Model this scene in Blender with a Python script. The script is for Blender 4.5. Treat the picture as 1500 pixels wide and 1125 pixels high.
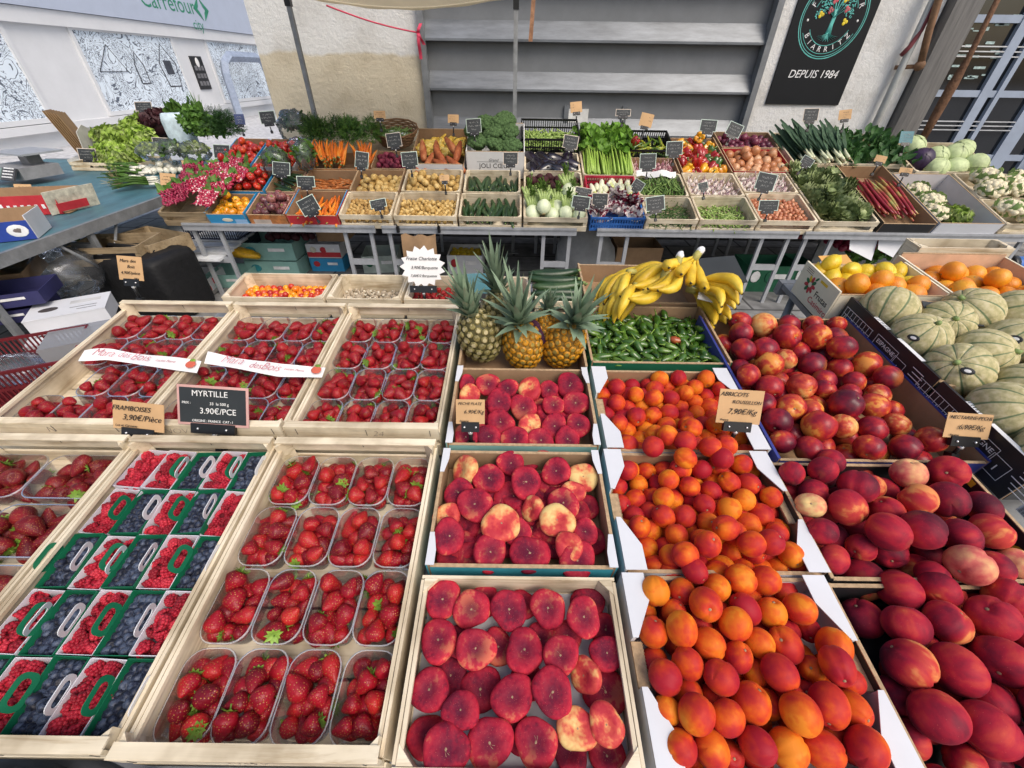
import bpy, math, random
import numpy as np
from mathutils import Vector, Matrix, Euler, noise
for o in list(bpy.data.objects): bpy.data.objects.remove(o)
S = bpy.context.scene
COL = S.collection
R = math.radians
rnd = random.Random(7)
# ---------------------------------------------------------------- camera, sky, sun, exposure
cd = bpy.data.cameras.new('camera'); cam = bpy.data.objects.new('camera', cd); COL.objects.link(cam)
cd.sensor_width = 36; cd.lens = 14.4; cd.clip_start = .02; cd.clip_end = 400
cam.matrix_world = Matrix.Translation((0, 0, 1.70)) @ Euler((R(52.5), 0, 0)).to_matrix().to_4x4() @ Matrix.Rotation(R(.8), 4, 'Z')
S.camera = cam
S.view_settings.view_transform = 'Standard'; S.view_settings.look = 'None'
S.view_settings.exposure = 0.31; S.view_settings.gamma = 1
W = bpy.data.worlds.new('World'); S.world = W; W.use_nodes = True
wn = W.node_tree; sky = wn.nodes.new('ShaderNodeTexSky'); sky.sky_type = 'NISHITA'; sky.sun_disc = False
SUN_EL, SUN_AZ = R(50), R(142)
sky.sun_elevation = SUN_EL; sky.sun_rotation = SUN_AZ; sky.dust_density = 4.5; sky.air_density = 1.2; sky.ozone_density = 1.0
wn.links.new(sky.outputs[0], wn.nodes['Background'].inputs[0]); wn.nodes['Background'].inputs[1].default_value = .145
sl = bpy.data.lights.new('sun', 'SUN'); sl.energy = 1.25; sl.angle = R(34); sl.color = (1, .95, .87)
so = bpy.data.objects.new('sun', sl); COL.objects.link(so)
sd = Vector((math.sin(SUN_AZ)*math.cos(SUN_EL), math.cos(SUN_AZ)*math.cos(SUN_EL), math.sin(SUN_EL)))
so.rotation_euler = sd.to_track_quat('Z', 'Y').to_euler(); so.location = (0, -3, 12)
S.render.engine = 'CYCLES'
S.cycles.transparent_max_bounces = 24; S.cycles.max_bounces = 8

# ---------------------------------------------------------------- materials
def srgb(h):
    h = h.lstrip('#'); v = [int(h[i:i+2], 16)/255 for i in (0, 2, 4)]
    return tuple(c/12.92 if c <= .04045 else ((c+.055)/1.055)**2.4 for c in v)
MATS = {}
def new_mat(name):
    m = bpy.data.materials.new(name); m.use_nodes = True
    return m, m.node_tree, m.node_tree.nodes['Principled BSDF']
def nd(nt, t, **kw):
    n = nt.nodes.new('ShaderNode'+t)
    for k, v in kw.items():
        if k.startswith('i_'):
            key = k[2:].replace('_', ' ')
            n.inputs[key].default_value = v
        else: setattr(n, k, v)
    return n
def c4(c): return (c[0], c[1], c[2], 1)
def setb(b, rough, spec=.5, sheen=0, coat=0, metal=0):
    b.inputs['Roughness'].default_value = rough
    b.inputs['Specular IOR Level'].default_value = spec
    b.inputs['Sheen Weight'].default_value = sheen
    b.inputs['Sheen Roughness'].default_value = .4
    b.inputs['Coat Weight'].default_value = coat
    b.inputs['Metallic'].default_value = metal
def bump(nt, b, src, strength, dist):
    bp = nd(nt, 'Bump'); bp.inputs['Strength'].default_value = strength; bp.inputs['Distance'].default_value = dist
    nt.links.new(src, bp.inputs['Height']); nt.links.new(bp.outputs[0], b.inputs['Normal'])
    return bp
def ramp(nt, stops):
    r = nd(nt, 'ValToRGB'); e = r.color_ramp.elements
    while len(e) < len(stops): e.new(.5)
    for i, (p, c) in enumerate(stops): e[i].position = p; e[i].color = c4(c)
    return r
def coords(nt, rand=True, kind='Object', stretch=(1, 1, 1)):
    tc = nd(nt, 'TexCoord'); v = tc.outputs[kind]
    if stretch != (1, 1, 1):
        mp = nd(nt, 'Mapping'); mp.inputs['Scale'].default_value = stretch
        nt.links.new(v, mp.inputs[0]); v = mp.outputs[0]
    if rand:
        oi = nd(nt, 'ObjectInfo'); ml = nd(nt, 'Math', operation='MULTIPLY'); ml.inputs[1].default_value = 37.0
        nt.links.new(oi.outputs['Random'], ml.inputs[0])
        ad = nd(nt, 'VectorMath', operation='ADD'); nt.links.new(v, ad.inputs[0]); nt.links.new(ml.outputs[0], ad.inputs[1])
        return ad.outputs[0], oi.outputs['Random'], tc
    return v, None, tc
def plain(name, col, rough=.6, var=.25, scale=8, spec=.4, bs=0, bscale=60, metal=0, sheen=0, coat=0, stretch=(1, 1, 1), kind='Object', rand=True, hue=0, trans=0):
    """a colour with soft natural variation and an optional fine bump"""
    if name in MATS: return MATS[name]
    m, nt, b = new_mat(name); setb(b, rough, spec, sheen, coat, metal)
    v, rd, tc = coords(nt, rand, kind, stretch)
    n = nd(nt, 'TexNoise'); n.inputs['Scale'].default_value = scale; n.inputs['Detail'].default_value = 5; n.inputs['Roughness'].default_value = .65
    nt.links.new(v, n.inputs['Vector'])
    lo = tuple(c*(1-var) for c in col); hi = tuple(min(1, c*(1+var)) for c in col)
    r = ramp(nt, [(.28, lo), (.72, hi)]); nt.links.new(n.outputs[0], r.inputs[0]); out = r.outputs[0]
    if hue and rd is not None:
        hs = nd(nt, 'HueSaturation'); mr = nd(nt, 'MapRange'); mr.inputs['To Min'].default_value = 1-hue; mr.inputs['To Max'].default_value = 1+hue
        nt.links.new(rd, mr.inputs[0]); nt.links.new(mr.outputs[0], hs.inputs['Value']); nt.links.new(out, hs.inputs['Color']); out = hs.outputs[0]
    nt.links.new(out, b.inputs['Base Color'])
    if bs:
        n2 = nd(nt, 'TexNoise'); n2.inputs['Scale'].default_value = bscale; n2.inputs['Detail'].default_value = 4
        nt.links.new(v, n2.inputs['Vector']); bump(nt, b, n2.outputs[0], bs, .01)
    if trans:
        tr = nd(nt, 'BsdfTranslucent'); mx = nd(nt, 'MixShader'); mx.inputs[0].default_value = trans
        nt.links.new(out, tr.inputs[0]); nt.links.new(b.outputs[0], mx.inputs[1]); nt.links.new(tr.outputs[0], mx.inputs[2])
        nt.links.new(mx.outputs[0], nt.nodes['Material Output'].inputs[0])
    MATS[name] = m; return m
def fruit(name, stops, scale=14, rough=.35, spec=.5, sheen=0, bs=.05, bscale=300, shift=.25, speck=None, stretch=(1, 1, 1), coat=0, centre=None, sss=0, streak=.5, bloom=None, pole=None):
    """skin that drifts between ripeness colours, different on every fruit"""
    m, nt, b = new_mat(name); setb(b, rough, spec, sheen, coat)
    v, rd, tc = coords(nt, True, 'Object', stretch)
    n = nd(nt, 'TexNoise'); n.inputs['Scale'].default_value = scale; n.inputs['Detail'].default_value = 3; n.inputs['Roughness'].default_value = .55
    nt.links.new(v, n.inputs['Vector'])
    mr = nd(nt, 'MapRange'); mr.inputs['From Min'].default_value = .32; mr.inputs['From Max'].default_value = .68; mr.clamp = False
    nt.links.new(n.outputs[0], mr.inputs[0]); f = mr.outputs[0]
    sub = nd(nt, 'Math', operation='SUBTRACT'); sub.inputs[1].default_value = .5; nt.links.new(rd, sub.inputs[0])
    ma = nd(nt, 'Math', operation='MULTIPLY_ADD'); ma.inputs[1].default_value = shift*2; nt.links.new(sub.outputs[0], ma.inputs[0]); nt.links.new(f, ma.inputs[2]); f = ma.outputs[0]
    # fine streaks on top of the drift
    n3 = nd(nt, 'TexNoise'); n3.inputs['Scale'].default_value = scale*7; n3.inputs['Detail'].default_value = 4; nt.links.new(v, n3.inputs['Vector'])
    m3 = nd(nt, 'Math', operation='MULTIPLY_ADD'); m3.inputs[1].default_value = streak; m3.inputs[2].default_value = -streak/2
    nt.links.new(n3.outputs[0], m3.inputs[0])
    a3 = nd(nt, 'Math', operation='ADD'); nt.links.new(f, a3.inputs[0]); nt.links.new(m3.outputs[0], a3.inputs[1]); f = a3.outputs[0]
    r = ramp(nt, stops); nt.links.new(f, r.inputs[0]); out = r.outputs[0]
    if centre:     # pigment round the stalk
        ccol, rad = centre
        sx = nd(nt, 'SeparateXYZ'); nt.links.new(tc.outputs['Object'], sx.inputs[0])
        ln = nd(nt, 'VectorMath', operation='LENGTH'); cm = nd(nt, 'CombineXYZ')
        nt.links.new(sx.outputs[0], cm.inputs[0]); nt.links.new(sx.outputs[1], cm.inputs[1]); nt.links.new(cm.outputs[0], ln.inputs[0])
        mr2 = nd(nt, 'MapRange'); mr2.inputs['From Min'].default_value = rad; mr2.inputs['From Max'].default_value = rad*.2
        nt.links.new(ln.outputs['Value'], mr2.inputs[0])
        mm = nd(nt, 'Math', operation='MULTIPLY'); nt.links.new(mr2.outputs[0], mm.inputs[0]); mm.inputs[1].default_value = .85
        mx = nd(nt, 'Mix', data_type='RGBA'); nt.links.new(mm.outputs[0], mx.inputs[0]); nt.links.new(out, mx.inputs[6]); mx.inputs[7].default_value = c4(ccol); out = mx.outputs[2]
    if pole:       # paler end of the fruit, (colour, z from, z to)
        sz = nd(nt, 'SeparateXYZ'); nt.links.new(tc.outputs['Object'], sz.inputs[0]); az = nd(nt, 'Math', operation='MULTIPLY_ADD'); az.inputs[1].default_value = .02; nt.links.new(n.outputs[0], az.inputs[0]); nt.links.new(sz.outputs[2], az.inputs[2])
        mz = nd(nt, 'MapRange'); mz.inputs['From Min'].default_value = pole[1]; mz.inputs['From Max'].default_value = pole[2]; nt.links.new(az.outputs[0], mz.inputs[0])
        mx = nd(nt, 'Mix', data_type='RGBA'); nt.links.new(mz.outputs[0], mx.inputs[0]); nt.links.new(out, mx.inputs[6]); mx.inputs[7].default_value = c4(pole[0]); out = mx.outputs[2]
    if bloom:      # patchy powdery bloom, (colour, scale, amount)
        nb = nd(nt, 'TexNoise'); nb.inputs['Scale'].default_value = bloom[1]; nb.inputs['Detail'].default_value = 6; nb.inputs['Roughness'].default_value = .7; nt.links.new(v, nb.inputs['Vector'])
        rb_ = ramp(nt, [(.42, (0, 0, 0)), (.75, (bloom[2],)*3)]); nt.links.new(nb.outputs[0], rb_.inputs[0])
        mx = nd(nt, 'Mix', data_type='RGBA'); nt.links.new(rb_.outputs[0], mx.inputs[0]); nt.links.new(out, mx.inputs[6]); mx.inputs[7].default_value = c4(bloom[0]); out = mx.outputs[2]
    if speck:      # (colour, scale, threshold)
        vo = nd(nt, 'TexVoronoi'); vo.inputs['Scale'].default_value = speck[1]; nt.links.new(v, vo.inputs['Vector'])
        lt = nd(nt, 'MapRange'); lt.inputs['From Min'].default_value = speck[2]; lt.inputs['From Max'].default_value = speck[2]*.5; nt.links.new(vo.outputs['Distance'], lt.inputs[0])
        mx = nd(nt, 'Mix', data_type='RGBA'); nt.links.new(lt.outputs[0], mx.inputs[0]); nt.links.new(out, mx.inputs[6]); mx.inputs[7].default_value = c4(speck[0]); out = mx.outputs[2]
    nt.links.new(out, b.inputs['Base Color'])
    if sss:
        b.inputs['Subsurface Weight'].default_value = sss; b.inputs['Subsurface Radius'].default_value = (.01, .003, .002); b.inputs['Subsurface Scale'].default_value = .5
    if bs:
        n2 = nd(nt, 'TexNoise'); n2.inputs['Scale'].default_value = bscale; n2.inputs['Detail'].default_value = 3
        nt.links.new(v, n2.inputs['Vector']); bump(nt, b, n2.outputs[0], bs, .004)
    MATS[name] = m; return m

def wood_mat(name, base, dark, axis=0):
    m, nt, b = new_mat(name); setb(b, .62, .3)
    st = [55, 55, 55]; st[axis] = 3.2
    v, rd, tc = coords(nt, True, 'Object', tuple(st))
    n = nd(nt, 'TexNoise'); n.inputs['Scale'].default_value = 1.0; n.inputs['Detail'].default_value = 6; n.inputs['Roughness'].default_value = .7; n.inputs['Distortion'].default_value = .6
    nt.links.new(v, n.inputs['Vector'])
    r = ramp(nt, [(.28, dark), (.5, base), (.75, tuple(min(1, c*1.14) for c in base))]); nt.links.new(n.outputs[0], r.inputs[0])
    # grime drifting over the boards
    n2 = nd(nt, 'TexNoise'); n2.inputs['Scale'].default_value = 7; n2.inputs['Detail'].default_value = 4; nt.links.new(tc.outputs['Object'], n2.inputs['Vector'])
    r2 = ramp(nt, [(.36, (.50, .45, .38)), (.50, (.88, .86, .82)), (.62, (1, 1, 1))]); nt.links.new(n2.outputs[0], r2.inputs[0])
    mx = nd(nt, 'Mix', data_type='RGBA', blend_type='MULTIPLY'); mx.inputs[0].default_value = .8
    nt.links.new(r.outputs[0], mx.inputs[6]); nt.links.new(r2.outputs[0], mx.inputs[7])
    hs = nd(nt, 'HueSaturation'); mr = nd(nt, 'MapRange'); mr.inputs['To Min'].default_value = .86; mr.inputs['To Max'].default_value = 1.1
    nt.links.new(rd, mr.inputs[0]); nt.links.new(mr.outputs[0], hs.inputs['Value']); nt.links.new(mx.outputs[2], hs.inputs['Color'])
    nt.links.new(hs.outputs[0], b.inputs['Base Color']); bump(nt, b, n.outputs[0], .25, .0015)
    MATS[name] = m; return m
WOODX = wood_mat('poplar_along_x', (.76, .67, .51), (.47, .36, .22), 0)
WOODY = wood_mat('poplar_along_y', (.74, .64, .48), (.46, .34, .21), 1)
OLDWOOD = wood_mat('old_wood', (.34, .26, .16), (.18, .13, .08), 0)
def clear_mat(name, tint=(1, 1, 1), haze=.05, rough=.08, gl=.55):
    m = bpy.data.materials.new(name); m.use_nodes = True; nt = m.node_tree; nt.nodes.clear()
    out = nd(nt, 'OutputMaterial'); tr = nd(nt, 'BsdfTransparent'); tr.inputs[0].default_value = c4(tint)
    g = nd(nt, 'BsdfGlossy'); g.inputs['Roughness'].default_value = rough; g.inputs[0].default_value = (.9, .93, 1, 1)
    d = nd(nt, 'BsdfDiffuse'); d.inputs[0].default_value = (.85, .87, .9, 1)
    fr = nd(nt, 'Fresnel'); fr.inputs[0].default_value = 1.35
    m1 = nd(nt, 'MixShader'); m1.inputs[0].default_value = haze; nt.links.new(tr.outputs[0], m1.inputs[1]); nt.links.new(d.outputs[0], m1.inputs[2])
    mu = nd(nt, 'Math', operation='MULTIPLY_ADD'); mu.inputs[1].default_value = gl; mu.inputs[2].default_value = .015; nt.links.new(fr.outputs[0], mu.inputs[0])
    m2 = nd(nt, 'MixShader'); nt.links.new(mu.outputs[0], m2.inputs[0]); nt.links.new(m1.outputs[0], m2.inputs[1]); nt.links.new(g.outputs[0], m2.inputs[2])
    nt.links.new(m2.outputs[0], out.inputs[0]); MATS[name] = m; return m
PUNNET = clear_mat('clear_plastic', (.97, .975, .98), .045, .12, .6)
PUNRIM = clear_mat('clear_plastic_rim', (.92, .92, .94), .28, .2, .8)
BAG = clear_mat('clear_bag', (.95, .97, .98), .05, .14, .9)

# ---------------------------------------------------------------- mesh builder
class MB:
    def __init__(s): s.v = []; s.f = []; s.m = []; s.sm = []; s.mats = []
    def mi(s, mat):
        if mat not in s.mats: s.mats.append(mat)
        return s.mats.index(mat)
    def add(s, vs, fs, mat, M=None, smooth=True):
        o = len(s.v); k = s.mi(mat)
        s.v += [tuple(M @ Vector(p)) if M is not None else tuple(p) for p in vs]
        for f in fs: s.f.append(tuple(i+o for i in f)); s.m.append(k); s.sm.append(smooth)
        return s
    def box(s, c, d, mat, M=None, rot=None):
        x, y, z = [q/2 for q in d]; T = Matrix.Translation(c)
        if rot: T = T @ Euler(rot).to_matrix().to_4x4()
        if M is not None: T = M @ T
        v = [(-x,-y,-z),(x,-y,-z),(x,y,-z),(-x,y,-z),(-x,-y,z),(x,-y,z),(x,y,z),(-x,y,z)]
        return s.add(v, [(0,3,2,1),(4,5,6,7),(0,1,5,4),(1,2,6,5),(2,3,7,6),(3,0,4,7)], mat, T, False)
    def prism(s, poly, h0, h1, mat, M=None):   # polygon in xy, extruded in z
        n = len(poly); v = [(x, y, h0) for x, y in poly]+[(x, y, h1) for x, y in poly]
        f = [tuple(range(n))[::-1], tuple(range(n, 2*n))]+[(i, (i+1) % n, n+(i+1) % n, n+i) for i in range(n)]
        return s.add(v, f, mat, M, False)
    def tube(s, pts, rad, mat, seg=8, M=None, flat=1.0, caps=True):
        pts = [Vector(p) for p in pts]; n = len(pts)
        if not hasattr(rad, '__len__'): rad = [rad]*n
        vs, fs = [], []; up = Vector((0, 0, 1))
        t0 = (pts[1]-pts[0]).normalized()
        if abs(t0.z) > .9: up = Vector((0, 1, 0))
        for i in range(n):
            t = (pts[min(i+1, n-1)]-pts[max(i-1, 0)])
            if t.length < 1e-9: t = t0
            t.normalize(); a = t.cross(up)
            if a.length < 1e-4: a = t.cross(Vector((1, 0, 0)))
            a.normalize(); b = a.cross(t).normalized(); up = b
            for k in range(seg):
                q = 2*math.pi*k/seg
                vs.append(pts[i]+a*math.cos(q)*rad[i]+b*math.sin(q)*rad[i]*flat)
        for i in range(n-1):
            for k in range(seg):
                fs.append((i*seg+k, (i+1)*seg+k, (i+1)*seg+(k+1) % seg, i*seg+(k+1) % seg))
        if caps: fs.append(tuple(range(seg))); fs.append(tuple(range((n-1)*seg, n*seg))[::-1])
        return s.add(vs, fs, mat, M, True)
    def ball(s, nu, nv, fn, mat, M=None):
        """closed surface, fn(theta 0..pi, phi) -> point"""
        vs = [fn(0, 0)]; fs = []
        for j in range(1, nv):
            for i in range(nu): vs.append(fn(math.pi*j/nv, 2*math.pi*i/nu))
        vs.append(fn(math.pi, 0)); L = len(vs)-1
        for i in range(nu):
            fs.append((0, 1+i, 1+(i+1) % nu)); fs.append((L, 1+(nv-2)*nu+(i+1) % nu, 1+(nv-2)*nu+i))
        for j in range(nv-2):
            for i in range(nu):
                a = 1+j*nu; fs.append((a+i, a+nu+i, a+nu+(i+1) % nu, a+(i+1) % nu))
        return s.add(vs, fs, mat, M, True)
    def sheet(s, nx, ny, fn, mat, M=None, smooth=True):
        vs = [fn(i/nx, j/ny) for j in range(ny+1) for i in range(nx+1)]
        fs = [(j*(nx+1)+i, j*(nx+1)+i+1, (j+1)*(nx+1)+i+1, (j+1)*(nx+1)+i) for j in range(ny) for i in range(nx)]
        return s.add(vs, fs, mat, M, smooth)
    def mesh(s, name):
        me = bpy.data.meshes.new(name); me.from_pydata(s.v, [], s.f)
        for m in s.mats: me.materials.append(m)
        me.polygons.foreach_set('material_index', s.m); me.polygons.foreach_set('use_smooth', s.sm); me.update()
        return me
    def join(s, o, M=None):
        off = len(s.v); s.v += [tuple(M @ Vector(p)) if M is not None else p for p in o.v]
        idx = [s.mi(m) for m in o.mats]
        for f, k, q in zip(o.f, o.m, o.sm): s.f.append(tuple(i+off for i in f)); s.m.append(idx[k]); s.sm.append(q)
        return s

# ---------------------------------------------------------------- objects
def tag(o, label=None, cat=None, group=None, kind=None):
    if label: o['label'] = label
    if cat: o['category'] = cat
    if group: o['group'] = group
    if kind: o['kind'] = kind
    return o
def link(name, mesh, M=None, parent=None):
    o = bpy.data.objects.new(name, mesh); COL.objects.link(o)
    if parent is not None: o.parent = parent
    if M is not None: o.matrix_local = M
    return o
def thing(name, label, cat, M=None, group=None):
    return tag(link(name, None, M), label, cat, group)
def part(name, mb, parent, M=None, label=None):
    o = link(name, mb.mesh(name) if isinstance(mb, MB) else mb, M, parent)
    if label: o['label'] = label
    return o
def solo(name, mb, label, cat, M=None, group=None):
    return tag(link(name, mb.mesh(name) if isinstance(mb, MB) else mb, M), label, cat, group)
def struct(name, mb, M=None):
    return tag(link(name, mb.mesh(name), M), kind='structure')
def T(x, y, z): return Matrix.Translation((x, y, z))
def E(x=0, y=0, z=0): return Euler((x, y, z)).to_matrix().to_4x4()
def SC(x, y=None, z=None):
    if y is None: y = z = x
    return Matrix.Diagonal((x, y, z, 1))
POOL = {}
CAMP = Vector((0, 0, 1.7))
def pool(kind, name, mesh, M, label, cat, group, parts=()):
    POOL.setdefault(kind, []).append((name, mesh, M, label, cat, group, parts))
def flush_pools():
    for kind, L in POOL.items():
        L.sort(key=lambda r: (r[2].translation-CAMP).length)
        for name, mesh, M, label, cat, group, parts in L[:300]:
            o = tag(link(name, mesh, M), label, cat, group)
            for pn, pm in parts: link(pn, pm, Matrix.Identity(4), o)
        if len(L) > 300:
            mats = []; V = []; F = []; MI = []
            for name, mesh, M, label, cat, group, parts in L[300:]:
                for me in [mesh]+[p[1] for p in parts]:
                    off = len(V); V += [tuple(M @ v.co) for v in me.vertices]
                    for m in me.materials:
                        if m not in mats: mats.append(m)
                    idx = [mats.index(m) for m in me.materials]
                    for p in me.polygons: F.append(tuple(i+off for i in p.vertices)); MI.append(idx[p.material_index])
            me = bpy.data.meshes.new(kind+'_heap'); me.from_pydata(V, [], F)
            for m in mats: me.materials.append(m)
            me.polygons.foreach_set('material_index', MI); me.polygons.foreach_set('use_smooth', [True]*len(F))
            tag(link(kind+'_heap', me), 'the remaining %s farther back on the display' % STUFFNAME.get(kind, kind), kind.replace('_', ' '), kind='stuff')
STUFFNAME = {}
# ---------------------------------------------------------------- writing
TXT = {}
def text(s, size, mat, align='CENTER', shear=0, thick=.0003, space=1.0, thin=0):
    key = (s, round(size, 5), mat.name, align, shear, space, thin)
    if key in TXT: return TXT[key]
    c = bpy.data.curves.new('writing', 'FONT'); c.body = s; c.size = size; c.align_x = align; c.align_y = 'CENTER'
    c.shear = shear; c.extrude = thick; c.resolution_u = 3; c.space_character = space; c.offset = -thin*size
    o = bpy.data.objects.new('writing', c); COL.objects.link(o)
    dg = bpy.context.evaluated_depsgraph_get(); me = bpy.data.meshes.new_from_object(o.evaluated_get(dg))
    me.materials.clear(); me.materials.append(mat)
    bpy.data.objects.remove(o); TXT[key] = me; return me
def mesh_into(mb, me, M, mat):
    mb.add([v.co for v in me.vertices], [tuple(p.vertices) for p in me.polygons], mat, M, False)

# ---------------------------------------------------------------- packing of produce
def relax(P, rad, bounds, iters=60, grav=.0, floor=None, fixed=None, seed=1):
    """spheres pushed apart (and, with grav, settled) in a box; P (n,3), rad (n,)"""
    P = np.array(P, float); rad = np.array(rad, float); n = len(P); x0, x1, y0, y1 = bounds
    for it in range(iters):
        if grav: P[:, 2] -= grav
        d = P[:, None, :]-P[None, :, :]; L = np.sqrt((d**2).sum(-1))+1e-9; ov = rad[:, None]+rad[None, :]-L
        np.fill_diagonal(ov, 0); ov[ov < 0] = 0
        mv = (d/L[..., None]*ov[..., None]*.45); P += mv.sum(1)*.8
        P[:, 0] = np.clip(P[:, 0], x0+rad*.9, x1-rad*.9); P[:, 1] = np.clip(P[:, 1], y0+rad*.9, y1-rad*.9)
        if floor is not None: P[:, 2] = np.maximum(P[:, 2], floor+rad)
    return P
def heap(n, r, bounds, floor, seed=1, jit=.12, mound=.0, iters=140, drop=.25):
    rg = np.random.RandomState(seed); x0, x1, y0, y1 = bounds
    P = np.stack([rg.uniform(x0+r, x1-r, n), rg.uniform(y0+r, y1-r, n), floor+r+rg.uniform(0, drop, n)], 1)
    rad = r*(1+rg.uniform(-jit, jit, n))
    return relax(P, rad, bounds, iters, .004, floor), rad
def rrot(rg, tilt=3.14): return Euler((rg.uniform(-tilt, tilt), rg.uniform(-tilt, tilt), rg.uniform(-3.14, 3.14))).to_matrix().to_4x4()
# the two display planes: local x to the right, y up the slope, z out of it
FP = T(0, .17, .865) @ E(R(6.5))
BP = T(0, 3.46, .75) @ E(R(18))
ORD = ['first', 'second', 'third', 'fourth', 'fifth', 'sixth', 'seventh', 'eighth']
ROWN = ['front', 'second', 'third', 'back']
# ================================================================ produce meshes
def nz(p, s, o=0): return noise.noise(Vector((p[0]*s+o, p[1]*s+o*1.7, p[2]*s-o)))
def sph(th, ph, rx, ry=None, rz=None):
    ry = rx if ry is None else ry; rz = rx if rz is None else rz
    return Vector((rx*math.sin(th)*math.cos(ph), ry*math.sin(th)*math.sin(ph), rz*math.cos(th)))
def blob(mat, rx, ry, rz, nu=20, nv=14, amp=0, freq=20, off=0, name='blob', fn2=None):
    def fn(t, p):
        q = sph(t, p, rx, ry, rz)
        if fn2: q = fn2(q, t, p)
        if amp: q = q*(1+amp*nz(q, freq, off))
        return q
    return MB().ball(nu, nv, fn, mat).mesh(name)
# -- strawberries: seed dimples in the skin, a green calyx as a part
def straw_mat(name, c1, c2, c3):
    m, nt, b = new_mat(name); setb(b, .38, .28, 0, .03)
    v, rd, tc = coords(nt)
    n = nd(nt, 'TexNoise'); n.inputs['Scale'].default_value = 30; n.inputs['Detail'].default_value = 3; nt.links.new(v, n.inputs['Vector'])
    ad = nd(nt, 'Math', operation='MULTIPLY_ADD'); ad.inputs[1].default_value = .5; ad.inputs[2].default_value = -.25; nt.links.new(rd, ad.inputs[0])
    a2 = nd(nt, 'Math', operation='ADD'); nt.links.new(ad.outputs[0], a2.inputs[0]); nt.links.new(n.outputs[0], a2.inputs[1])
    r = ramp(nt, [(.25, c1), (.52, c2), (.85, c3)]); nt.links.new(a2.outputs[0], r.inputs[0])
    vo = nd(nt, 'TexVoronoi'); vo.inputs['Scale'].default_value = 290; vo.inputs['Randomness'].default_value = .45; nt.links.new(v, vo.inputs['Vector'])
    mr = nd(nt, 'MapRange'); mr.inputs['From Min'].default_value = .26; mr.inputs['From Max'].default_value = .14; nt.links.new(vo.outputs['Distance'], mr.inputs[0])
    mx = nd(nt, 'Mix', data_type='RGBA'); nt.links.new(mr.outputs[0], mx.inputs[0]); nt.links.new(r.outputs[0], mx.inputs[6]); mx.inputs[7].default_value = (.45, .22, .05, 1)
    nt.links.new(mx.outputs[2], b.inputs['Base Color'])
    m2 = nd(nt, 'MapRange'); m2.inputs['From Min'].default_value = .1; m2.inputs['From Max'].default_value = .5; nt.links.new(vo.outputs['Distance'], m2.inputs[0])
    bump(nt, b, m2.outputs[0], .55, .0012)
    MATS[name] = m; return m
STRAW = straw_mat('strawberry_skin', (.15, .004, .012), (.29, .006, .016), (.42, .018, .016))
STRAWD = straw_mat('dark_strawberry_skin', (.085, .004, .008), (.17, .007, .012), (.26, .018, .015))
LEAFG = plain('calyx_green', (.16, .27, .035), .5, .4, 60, hue=.25)
def strawberry(mat, L, Wd, off):
    def fn(t, p):
        z = math.cos(t); k = (math.sin(t)**.85)*(.80+.42*z if z < .3 else .926-.18*(z-.3))
        q = Vector((Wd*k*math.cos(p), Wd*k*math.sin(p), L*(z*.5)))
        if z > .85: q.z -= L*.10*(z-.85)/.15
        return q*(1+.10*nz(q, 45, off))
    return MB().ball(18, 14, fn, mat).mesh('strawberry')
def calyx(L, Wd, off):
    mb = MB(); rg = random.Random(off)
    for i in range(9):
        a = i*2*math.pi/9+rg.uniform(-.2, .2); l = Wd*rg.uniform(.6, .9); up = rg.uniform(.1, .6)
        M = T(0, 0, L*.42) @ E(0, 0, a)
        mb.add([(0, -.0025, 0), (l*.5, -.0036, l*.22*up), (l, 0, l*up*.5), (l*.5, .0036, l*.22*up), (0, .0025, 0), (l*.5, 0, l*.22*up-.0012)],
               [(0, 1, 5), (1, 2, 5), (2, 3, 5), (3, 4, 5), (4, 0, 5)], LEAFG, M)
    mb.tube([(0, 0, L*.4), (.002, .001, L*.42+.008)], [.0014, .001], LEAFG, 5)
    return mb.mesh('calyx')
SB = [(strawberry(STRAW, l, w, i*3+1), calyx(l, w, i)) for i, (l, w) in enumerate([(.040, .0185), (.036, .0185), (.044, .0175), (.034, .017)])]
SBD = [(strawberry(STRAWD, l, w, i*5+2), calyx(l, w, i+9)) for i, (l, w) in enumerate([(.054, .021), (.048, .0205), (.058, .019)])]
# -- raspberries
RASP = fruit('raspberry_skin', [(.2, (.22, .006, .016)), (.55, (.37, .010, .028)), (.9, (.50, .030, .05))], 40, .5, .25, .06, 0, shift=.3)
def raspberry(off, hole):
    mb = MB(); rg = random.Random(off)
    rows = [(.000, .0086, 12), (.0045, .0083, 11), (.009, .0070, 9), (.013, .0046, 6), (.0155, .0008, 1)]
    if hole: rows = [(-.001, .0062, 9)]+rows
    for z, r, n in rows:
        for i in range(n):
            a = 2*math.pi*(i+rg.uniform(-.15, .15))/n+z*300
            rr = .0031*rg.uniform(.88, 1.12); M = T(r*math.cos(a), r*math.sin(a), -z+.006)
            mb.ball(7, 5, lambda t, p: sph(t, p, rr), RASP, M)
    if hole: mb.ball(8, 4, lambda t, p: sph(t, p, .0052, .0052, .001)+Vector((0, 0, .0032)), plain('raspberry_hollow', (.10, .003, .01), .9))
    else: mb.ball(8, 6, lambda t, p: sph(t, p, .0075, .0075, .007), RASP)
    return mb.mesh('raspberry')
RB = [raspberry(1, False), raspberry(2, False), raspberry(3, True)]
BLUE = fruit('blueberry_skin', [(.2, (.007, .009, .020)), (.5, (.018, .024, .050)), (.85, (.065, .085, .135))], 90, .5, .35, .1, 0, shift=.3)
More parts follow.
